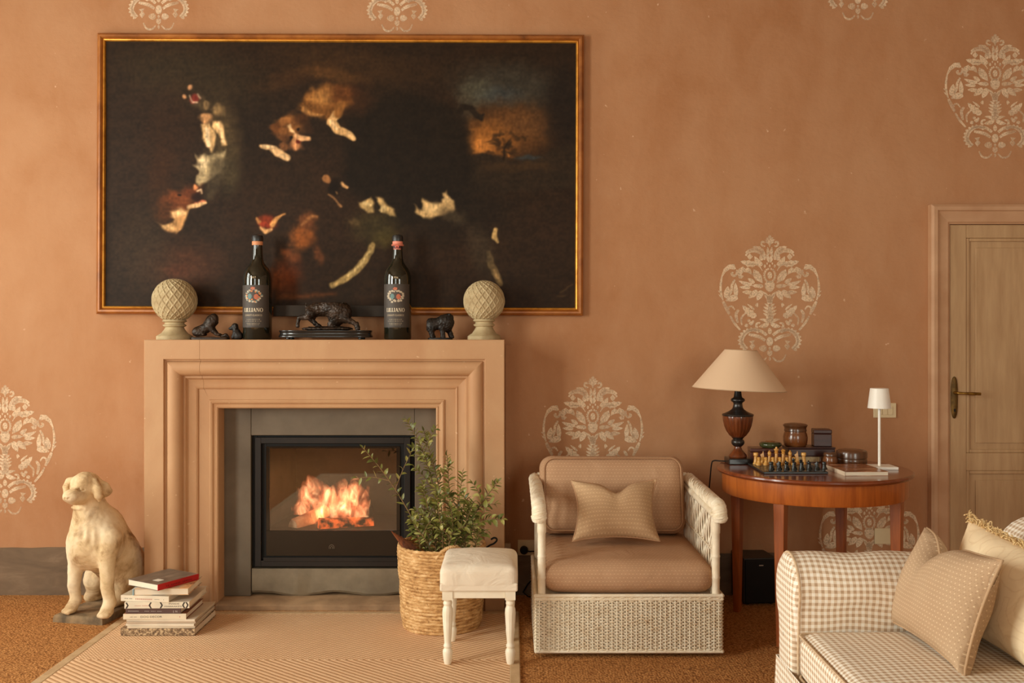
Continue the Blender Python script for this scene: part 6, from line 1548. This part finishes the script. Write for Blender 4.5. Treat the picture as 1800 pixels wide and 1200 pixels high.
P_ = {
 'pawn': base + [(.0075, .014), (.0065, .020), (.0085, .022), (.0060, .024), (.0080, .029), (.0070, .033), (.004, .0355), (0, .036)],
 'rook': base + [(.0085, .020), (.0075, .036), (.0105, .039), (.0110, .050), (.0095, .052), (.006, .052), (.006, .049), (0, .049)],
 'bishop': base + [(.0075, .022), (.0060, .038), (.0100, .040), (.0062, .042), (.0085, .048), (.0070, .054), (.003, .059), (.0035, .061), (0, .063)],
 'queen': base + [(.0080, .026), (.0062, .046), (.0105, .048), (.0065, .050), (.0075, .056), (.0110, .062), (.0085, .063), (.006, .066), (0, .068)],
 'king': base + [(.0082, .028), (.0064, .048), (.0110, .050), (.0068, .052), (.0078, .060), (.0112, .066), (.0105, .069), (.005, .070), (.004, .078), (0, .078)],
 'knight': base + [(.0085, .014), (.0075, .018), (0, .018)]}
MEM = {}
def piece(kind, col, x_, y_, sc, label, group):
    key = (kind, col)
    mt = M_CL if col == 'light' else M_CDK
    t = thing('chess_' + kind, (bcx + x_, bcy + y_, TZ + .0112), label, 'chess piece', group)
    if key not in MEM:
        m = MB().lathe(P_[kind], seg=18)
        if kind == 'knight':
            m.loft([[(-.007, -.005, .014), (.007, -.005, .014), (.007, .005, .014), (-.007, .005, .014)], [(-.006, -.0045, .026), (.006, -.0045, .026), (.006, .0045, .026), (-.006, .0045, .026)], [(-.009, -.004, .038), (.005, -.004, .040), (.005, .004, .040), (-.009, .004, .038)], [(-.012, -.003, .042), (.003, -.0035, .052), (.003, .0035, .052), (-.012, .003, .042)]])
            m.loft([[(-.001, -.003, .048), (.003, -.003, .048), (.003, .003, .048), (-.001, .003, .048)], [(.0015, -.0015, .058), (.003, -.0015, .058), (.003, .0015, .058), (.0015, .0015, .058)]])
        if kind == 'king': m.box(-.004, .004, -.0012, .0012, .071, .074)
        o = m.build('piece_body', mt, t, smooth=40); MEM[key] = o.data
    else:
        o = bpy.data.objects.new('piece_body', MEM[key]); link(o); o.parent = t
    o.scale = (sc, sc, sc)
order = ['rook', 'knight', 'bishop', 'king', 'queen', 'bishop', 'knight', 'rook']
nth = ['first', 'second', 'third', 'fourth', 'fifth', 'sixth', 'seventh', 'eighth']
for i, kd in enumerate(order):
    piece(kd, 'light', (i - 3.5) * sq * 1.0 - .004, 3.2 * sq, 1.04, 'honey onyx chess %s, %s from the left in the back row' % (kd, nth[i]), 'light chess pieces in the back row')
for i in range(6):
    piece('pawn', 'light', (i - 3.5) * sq * 1.02 + .004, 2.2 * sq, 1.05, 'honey onyx pawn, %s from the left in the light pawn row' % nth[i], 'light chess pawns')
for i, kd in enumerate(order):
    piece(kd, 'dark', (i - 2.9) * sq * 1.06 - .004, -3.3 * sq, .72, 'black onyx chess %s, %s from the left in the front row' % (kd, nth[i]), 'dark chess pieces in the front row')
for i in range(8):
    piece('pawn', 'dark', (i - 2.9) * sq * 1.06 + .010, -2.3 * sq, .98, 'black onyx pawn, %s from the left behind the front row' % nth[i], 'dark chess pawns')
# ------------------------------------------------------------------ loudspeaker under the table
p = PXz(1335, 1064, 0); sp = thing('speaker_box', (p.x, p.y + .10, 0), 'black floor loudspeaker with a silver name strip under the table', 'speaker', rz=math.radians(6))
MB().box(-.085, .085, -.085, .11, .006, .232).build('cabinet', plain('speaker_grey', S(58, 52, 46), None, .5), sp, bevel=.004); MB().box(-.082, .076, -.098, -.0855, .01, .226).build('grille', M_BLACK, sp, bevel=.005)
MB().box(.0765, .084, -.096, -.0855, .012, .222).build('side_strip', plain('speaker_strip', S(120, 116, 104), None, .4), sp, bevel=.001); MB().box(-.012, .010, -.0992, -.098, .196, .201).build('name_strip', plain('silver_strip', S(200, 196, 186), None, .3, .6), sp)
for sx_ in (-.06, .06):
    for sy_ in (-.06, .08): MB().lathe([(0, 0), (.012, 0), (.012, .0062), (0, .0062)], (sx_, sy_, 0), 12).build('foot', M_BLACK, sp)
# ------------------------------------------------------------------ gingham sofa facing left, its far arm towards the table
def gingham(name, per):
    g = G(name); x, y, z = g.sep(g.uvc)
    wob = g.math('MULTIPLY', g.noise(g.uvc, 14, 2), .0035)
    def sw(o):
        return g.ramp(g.math('ABSOLUTE', g.math('SUBTRACT', g.math('FRACT', g.math('DIVIDE', g.math('ADD', o, wob), per)), .5)), [(.235, (0, 0, 0)), (.265, (1, 1, 1))])
    a, b = sw(x), sw(y)
    s_ = g.math('ADD', g.math('MULTIPLY', a, .5), g.math('MULTIPLY', b, .5))
    c = g.ramp(s_, [(0.0, S(254, 247, 234)), (.5, S(234, 216, 192)), (1.0, S(196, 166, 136))])
    fine = g.noise(g.uvc, 600, 2); cr = g.noise(g.obj, 9, 3, .5, .8)
    return g.done(c, .85, 0, g.bump(g.math('ADD', g.math('MULTIPLY', fine, .05), g.math('MULTIPLY', cr, .4)), .6, .018), .2)
M_GING = gingham('gingham_cloth', .019)
M_WELT = plain('sofa_welt', S(222, 196, 162), S(200, 170, 136), .85, vs=90)
SX0 = .862; SYA = 2.9 - D; SEATZ = .452; SXB = 1.80; SYN = 1.15 - D
sf = thing('gingham_sofa', (1.32, (SYA + SYN) / 2, 0), 'beige and white gingham sofa with rolled arms in the right foreground', 'sofa')
SFI = inv(sf)
# rolled arm: cross section in (y, z) swept along x
def arm_section(sh=0.0):
    P = []; c_y, c_z, r = .095, .560, .108
    P.append((.005, .10)); P.append((.004, .25)); P.append((.004, .40)); P.append((-.002, .48))
    for k in range(19):
        a = math.radians(205 - k * 14.5); P.append((c_y + r * math.cos(a) * 1.0, c_z + r * math.sin(a)))
    P += [(.165, .47), (.158, .40), (.160, .25), (.165, .10)]
    return P
sec = arm_section(); L = [0.0]
for i in range(1, len(sec)): L.append(L[-1] + math.hypot(sec[i][0] - sec[i - 1][0], sec[i][1] - sec[i - 1][1]))
def arm(y_in, sgn):
    m = MB(); NXs = 44; vs = []; uv = []; rnd = random.Random(8)
    for i in range(NXs + 1):
        t = i / NXs; x_ = SX0 + (SXB - SX0) * t
        dz = -.022 * t ** 1.2 + .006 * math.sin(3.1 * t); puff = .004 * math.sin(9 * t + 1)
        for j, (y_, z_) in enumerate(sec):
            w_ = .0022 * math.sin(17 * x_ + 9 * L[j]) + .0016 * math.sin(31 * x_ - 14 * L[j])
            f_ = max(0, (z_ - .40) / .27)
            vs.append((x_ + (0 if i else .0), y_in + sgn * (y_ + w_), z_ + dz * f_ + w_)); uv.append((x_, L[j]))
    n = len(sec); fs = []; uvs = []
    for i in range(NXs):
        for j in range(n - 1):
            f4 = (i * n + j, (i + 1) * n + j, (i + 1) * n + j + 1, i * n + j + 1); fs.append(f4); uvs.append([uv[k] for k in f4])
    m.add(vs, fs, uvs)
    o = m.build('arm', M_GING, sf, smooth=60, pinv=SFI)
    # padded scroll front
    m = MB(); cyc = sum(p[0] for p in sec) / n; czc = .42; rings = []
    for e, dx in ((1.0, 0), (.985, -.010), (.93, -.017), (.80, -.021), (.5, -.024), (.02, -.025)):
        rings.append([(SX0 + dx, y_in + sgn * (.085 + (p[0] - .085) * e), czc + (p[1] - czc) * e) for p in sec])
    vs = [p for r in rings for p in r]; fs = []; uvs = []
    for i in range(len(rings) - 1):
        for j in range(n):
            j2 = (j + 1) % n; f4 = (i * n + j, i * n + j2, (i + 1) * n + j2, (i + 1) * n + j); fs.append(f4); uvs.append([(vs[k][1], vs[k][2]) for k in f4])
    f4 = None
    m.add(vs, fs, uvs); m.build('arm_front', M_GING, sf, smooth=60, pinv=SFI)
    MB().tube([(SX0 - .002, y_in + sgn * p[0], p[1]) for p in sec], .0042, 6).build('arm_piping', M_WELT, sf, smooth=60, pinv=SFI)
arm(SYA, 1); arm(SYN, -1)
def sheet(name, pts, wvec, nu=1):
    """uv-mapped strip swept along y from SYA to SYN through profile points (x, z)"""
    m = MB(); L = [0.0]
    for i in range(1, len(pts)): L.append(L[-1] + math.hypot(pts[i][0] - pts[i - 1][0], pts[i][1] - pts[i - 1][1]))
    NYs = 60; vs = []; uv = []
    for k in range(NYs + 1):
        y_ = wvec[0] + (wvec[1] - wvec[0]) * k / NYs
        for i, (x_, z_) in enumerate(pts):
            w_ = .003 * math.sin(11 * y_ + 7 * L[i]); vs.append((x_ + w_, y_, z_ + w_ * .5)); uv.append((y_, L[i]))
    n = len(pts); fs = []; uvs = []
    for k in range(NYs):
        for i in range(n - 1):
            f4 = (k * n + i, k * n + i + 1, (k + 1) * n + i + 1, (k + 1) * n + i); fs.append(f4); uvs.append([uv[q] for q in f4])
    m.add(vs, fs, uvs); return m.build(name, M_GING, sf, smooth=60, pinv=SFI)
# front rail and skirt, hanging in soft folds
m = MB(); vs = []; uv = []; NYs = 120
for k in range(NYs + 1):
    y_ = SYA + .164 + (SYN - .164 - SYA - .164) * k / NYs
    for i in range(9):
        z_ = .33 - .322 * i / 8; fo = (.012 * (i / 8) ** 1.3) * math.sin(k * .9 + 1.3 * math.sin(k * .31))
        vs.append((SX0 - .0255 - .016 * (i / 8) + fo, y_, z_)); uv.append((y_, z_))
fs = []; uvs = []
for k in range(NYs):
    for i in range(8):
        f4 = (k * 9 + i, k * 9 + i + 1, (k + 1) * 9 + i + 1, (k + 1) * 9 + i); fs.append(f4); uvs.append([uv[q] for q in f4])
m.add(vs, fs, uvs); m.build('skirt', M_GING, sf, smooth=60, pinv=SFI)
m = MB(); vs = []; uv = []
for k in range(61):                                              # far side skirt below the arm
    x_ = SX0 - .026 + (SXB + .026 - SX0) * k / 60
    for i in range(6):
        z_ = .33 - .322 * i / 5; fo = .010 * (i / 5) * math.sin(k * .8); vs.append((x_, SYA + .164 + .012 * i / 5 + fo, z_)); uv.append((x_, z_))
fs = []; uvs = []
for k in range(60):
    for i in range(5):
        f4 = (k * 6 + i, k * 6 + i + 1, (k + 1) * 6 + i + 1, (k + 1) * 6 + i); fs.append(f4); uvs.append([uv[q] for q in f4])
m.add(vs, fs, uvs); m.build('skirt', M_GING, sf, smooth=60, pinv=SFI)
MB().box(SX0 - .018, SXB, SYN - .15, SYA + .15, .06, .306).build('seat_frame', M_GING, sf, pinv=SFI)
# scrolled back
bp = [(1.50, .30), (1.52, .45), (1.55, .60)]
for k in range(15):
    a = math.radians(190 - k * 15); bp.append((1.665 + .125 * math.cos(a), .668 + .100 * math.sin(a)))
bp += [(1.78, .55), (1.79, .30), (1.79, .06)]
bo = sheet('backrest', bp, (SYA + .17, SYN - .17))
# end cap of the back, rounded over the arm
m = MB(); n = len(bp); rings = []
for e, dy in ((1, 0), (.97, .012), (.88, .020), (.6, .025), (.05, .027)):
    rings.append([(1.65 + (p[0] - 1.65) * e, SYA + .17 + dy, .45 + (p[1] - .45) * e) for p in bp])
vs = [p for r in rings for p in r]; fs = []; uvs = []
for i in range(len(rings) - 1):
    for j in range(n - 1):
        f4 = (i * n + j, i * n + j + 1, (i + 1) * n + j + 1, (i + 1) * n + j); fs.append(f4); uvs.append([(vs[k][0], vs[k][2]) for k in f4])
m.add(vs, fs, uvs); m.build('back_end', M_GING, sf, smooth=60, pinv=SFI)
# loose seat cushions
def seat(y0, y1, label):
    w_, l_ = 1.53 - SX0 + .012, y0 - y1
    o = weld(cushion_box(w_, l_, .150, .045, .016, 30, .0025, 5, .0).build('sofa_seat_cushion', M_GING)); o.location = (SX0 - .012 + w_ / 2, (y0 + y1) / 2, .306 + .080)
    tag(o, label, 'cushion')
    for z_ in (.062, -.062): MB().tube(rr_loop(w_ / 2 - .004, l_ / 2 - .004, .03, z_), .0042, 6, closed=True).build('piping', M_WELT, o, smooth=60)
    return o
seat(SYA - .006, SYA - .84, 'gingham seat cushion of the sofa, next to its far arm'); seat(SYA - .85, SYN + .006, 'gingham seat cushion of the sofa, nearest the camera')
# pillows on the sofa
M_DOT = dotted('taupe_dotted_cotton', S(196, 166, 134), S(186, 154, 122), S(230, 206, 172), S(130, 98, 72), 74, 74, True, .42, .8)
g = G('cream_paisley')
vo = g.n('TexVoronoi', {'Vector': g.mapv(g.uvc, (9, 9, 9)), 'Scale': 1.0}).outputs['Distance']
rg_ = g.math('PINGPONG', g.math('MULTIPLY', g.math('ADD', vo, g.math('MULTIPLY', g.noise(g.uvc, 30, 3), .18)), 1.0), .09)
ln = g.ramp(g.math('DIVIDE', rg_, .09), [(.0, (.3, .3, .3)), (.28, (0, 0, 0))])
c = g.mix(ln, g.ramp(g.noise(g.obj, 5, 3), [(.3, S(248, 226, 188)), (.7, S(242, 214, 174))]), S(214, 176, 128))
M_PAIS = g.done(c, .6, 0, g.bump(g.math('ADD', g.noise(g.obj, 8, 3, .5, .8), g.math('MULTIPLY', ln, -.05)), .5, .016), .3)
M_CPIPE = plain('taupe_piping', S(206, 170, 132), None, .8)
pw_far = pillow((1.330, 2.44 - D, .475), (1.330, 2.92 - D, .475), PX(1703, 910, 2.90), (1.455, 2.44 - D, .745), .17, 'paisley_pillow', M_PAIS, 'large cream paisley pillow with a fringed top edge, leaning on the sofa back', 'pillow', .07, .0, 30, .004, 12)
# fringe along the top edge
ctr = pw_far.location; a = Vector((1.455, 2.44 - D, .745)); b = PX(1703, 910, 2.90)
m = MB(); rnd = random.Random(2)
for i in range(420):
    t = rnd.random(); ee = 2 * t - 1; p0 = a.lerp(b, t) + Vector((0, 0, -.014 * (1 - ee * ee)))
    p0 += Vector((rnd.uniform(-.012, .008), 0, rnd.uniform(-.008, .008))); e = p0 + Vector((rnd.uniform(-.018, .006), rnd.uniform(-.012, .012), rnd.uniform(-.004, .022)))
    mid_ = p0.lerp(e, .5) + Vector((rnd.uniform(-.006, .006), rnd.uniform(-.006, .006), .008))
    m.tube([p0 - ctr, mid_ - ctr, e - ctr], .0017, 4)
fo_ = m.build('fringe', plain('gold_fringe', S(236, 206, 152), S(214, 178, 122), .7, vs=120), pw_far, smooth=60); fo_['kind'] = 'stuff'
pillow((1.148, 2.455 - D, .478), (1.142, 2.925 - D, .478), PX(1630, 928, 2.86), PX(1762, 985, 2.46), .150, 'dotted_pillow', M_DOT, 'taupe dotted pillow standing on the sofa seat before the paisley pillow', 'pillow', .09, .2, 34, .008, 5, M_CPIPE, None, .3)
pillow((1.20, 1.82 - D, .478), (1.235, 2.30 - D, .478), (1.36, 2.30 - D, .80), (1.34, 1.84 - D, .80), .16, 'cream_pillow', M_PAIS, 'cream piped pillow at the right edge of the photo, nearest on the sofa', 'pillow', .08, .0, 26, .004, 9, M_CPIPE)
# ------------------------------------------------------------------ stack of books on the rug
KB = 1 / 3258.0; BX = PXz(212, 1117, .0105).x; BY = PXz(212, 1117, .0105).y
def bx_(zx): return BX + (zx - 100) * KB
M_TXT_D = plain('dark_ink', S(60, 48, 42), None, .6); M_TXT_L = plain('light_ink', S(206, 196, 186), None, .6); M_TXT_R = plain('red_ink', S(190, 96, 80), None, .6)
def bmat(n, a, b=None, r=.5, **k): return plain(n, S(*a), S(*b) if b else None, r, **k)
ztop = [.0118]
def book(x0, x1, th, depth, rot, yoff, cov, spine, label, name='book', pages=True, spine_side='front', rotx=0):
    """lies flat; spine faces the camera unless told otherwise"""
    w_ = (x1 - x0) * KB; t = thing(name, (bx_(x0) + w_ / 2, BY + yoff + depth / 2, ztop[0]), label, 'book', rz=math.radians(rot))
    c_ = .0022; hw_, hd = w_ / 2, depth / 2
    MB().box(-hw_, hw_, -hd, hd, 0, c_).build('cover', cov, t, bevel=.0006, seg=1); MB().box(-hw_, hw_, -hd, hd, th - c_, th).build('cover', cov, t, bevel=.0006, seg=1)
    i_ = .004
    if spine_side == 'front': MB().box(-hw_ + .002, hw_ - i_, -hd + .003, hd - i_, c_, th - c_).build('pages', M_PAGES, t); s_ = MB().box(-hw_, hw_, -hd - .002, -hd + .002, 0, th).build('spine', spine, t, bevel=.001, seg=2)
    elif spine_side == 'left': MB().box(-hw_ + .003, hw_ - i_, -hd + i_, hd - i_, c_, th - c_).build('pages', M_PAGES, t); s_ = MB().box(-hw_ - .004, -hw_ + .002, -hd, hd, 0, th).build('spine', spine, t, bevel=.0018, seg=2)
    else: MB().box(-hw_ + i_, hw_ - .003, -hd + i_, hd - i_, c_, th - c_).build('pages', M_PAGES, t); s_ = MB().box(hw_ - .002, hw_ + .002, -hd, hd, 0, th).build('spine', spine, t, bevel=.001, seg=2)
    ztop[0] += th + .0004
    def text(word, x, z, size, mat, wid=None):
        vs, fs = text_geo(word, size); k = 1
        if wid: k = wid / (max(v[0] for v in vs) - min(v[0] for v in vs))
        MB().add([(x + v[0] * k, -hd - .0024, z + v[1]) for v in vs], fs).build('lettering', mat, s_, fix=False)
    t_ = lambda *a, **k: text(*a, **k)
    return t, s_, t_, w_, depth
g = G('speckled_cover'); f = g.noise(g.mapv(g.obj, (1, 1, 1)), 90, 4, .7)
M_SPK = g.done(g.ramp(f, [(.4, S(96, 72, 50)), (.5, S(140, 110, 78)), (.6, S(206, 178, 138))]), .6)
g_ = bmat
book(100, 1172, .031, .31, 0, 0, M_SPK, M_SPK, 'thick speckled brown book at the bottom of the floor stack', name='hardback_book')
nth = ['lowest', 'second lowest', 'third lowest', 'topmost']
for i, (x0, x1, c_) in enumerate(((186, 1160, (226, 206, 178)), (178, 1168, (236, 220, 196)), (176, 1166, (200, 176, 150)), (184, 1178, (230, 212, 186)))):
    m_ = g_('magazine_%d' % i, c_); book(x0, x1, .0095, .285, random.Random(i).uniform(-1.5, 1.5), .004, m_, m_, '%s of the four thin magazines below the dog book' % nth[i], name='magazine')
t, s_, tx, w_, _ = book(132, 1036, .0245, .25, 1.0, .002, g_('rust_cover', (158, 96, 66)), g_('cream_spine', (238, 220, 190)), 'cream spined book lettered DOG DECOR')
tx('DOG DECOR', -.015, .0075, .0125, M_TXT_D, wid=.094); tx('IIII IIII', -w_ / 2 + .045, .0095, .005, M_TXT_D, wid=.028); tx('8', w_ / 2 - .028, .008, .009, M_TXT_R)
t, s_, tx, w_, _ = book(172, 978, .0235, .24, -1.5, .006, g_('plum_cover', (70, 52, 48)), g_('plum_spine', (92, 66, 60)), 'dark plum brown book in the middle of the floor stack')
tx('IIIIIIIII', -w_ / 2 + .035, .008, .006, M_TXT_L, wid=.045); tx('IIII IIII IIII', .0, .0085, .004, M_TXT_L, wid=.075); tx('N', w_ / 2 - .020, .006, .012, M_TXT_L); tx('I', w_ / 2 - .033, .004, .015, M_TXT_L)
t, s_, tx, w_, _ = book(150, 1078, .0285, .27, 1.5, 0, g_('white_cover', (228, 214, 192)), g_('ivory_spine', (236, 222, 196)), 'ivory book with black hexagons on its spine lettered INSIDE MARRAKESH')
tx('INSIDE', .075, .0175, .0085, M_TXT_D, wid=.046); tx('MARRAKESH', .075, .0055, .0095, M_TXT_D, wid=.082); tx('IIIIIII IIIIIIIIII', -.062, .011, .005, M_TXT_R, wid=.07)
m = MB()
for cx_, half in ((-.138, .5), (-.022, 1), (.012, 1), (.125, 1)):
    for s2 in ((-1, 1) if cx_ != -.138 else (1,)):
        if cx_ == -.022 and s2 > 0: continue
        if cx_ == .012 and s2 < 0: continue
        x0 = cx_; m.add([(x0 + s2 * .000, -.1374, .001), (x0 + s2 * .007, -.1374, .001), (x0 + s2 * .0145, -.1374, .0142), (x0 + s2 * .007, -.1374, .0275), (x0, -.1374, .0275), (x0 + s2 * .0075, -.1374, .0142)], [(0, 1, 2, 5), (5, 2, 3, 4)])
m.build('hexagon_print', M_TXT_D, s_, fix=False)
t, s_, tx, w_, _ = book(122, 845, .026, .24, -5.5, .004, g_('pale_cover', (206, 188, 160)), g_('pale_spine', (238, 222, 196)), 'cream book with faded red lettering below the blue book')
tx('IIIII IIII', -w_ / 2 + .035, .010, .006, M_TXT_D, wid=.035); tx('IIIIIIIIIIII', -.005, .008, .009, M_TXT_R, wid=.075); tx('IIII', w_ / 2 - .055, .010, .004, M_TXT_D, wid=.02); tx('o', w_ / 2 - .024, .009, .007, M_TXT_D)
M_BLUE = g_('pale_blue_cloth', (150, 178, 186)); g = G('picture_cover'); f = g.noise(g.mapv(g.obj, (9, 9, 1)), 1.4, 4)
M_PICT = g.done(g.ramp(f, [(.3, S(92, 96, 100)), (.48, S(196, 170, 140)), (.6, S(226, 168, 110)), (.72, S(120, 84, 66))]), .35)
t, s_, tx, w_, _ = book(262, 1050, .030, .215, 2.5, .01, M_PICT, M_BLUE, 'pale blue hardback with page edges showing, second from the top of the floor stack', spine_side='left')
g = G('grey_photo_cover'); f = g.noise(g.mapv(g.obj, (5, 14, 1)), 2, 4)
M_GPH = g.done(g.ramp(f, [(.3, S(84, 74, 66)), (.6, S(122, 108, 94)), (.75, S(150, 134, 116))]), .35)
M_REDS = g_('scarlet_spine', (190, 16, 24)); 
t, s_, tx, w_, dp = book(250, 1000, .027, .197, 0, .03, M_GPH, M_REDS, 'grey covered book with a scarlet spine on top of the floor stack', spine_side='front')
t.rotation_euler = (0, 0, math.radians(60)); 
t.location = (-1.585, -.600, t.location.z)
m = MB().box(-.075, -.043, -.055, -.015, .0271, .0274); m.build('white_sticker', g_('sticker_white', (236, 226, 208)), t)
tx('II IIIIII IIIIII', .0, .008, .010, g_('dark_red_ink', (110, 8, 16)), wid=.14)
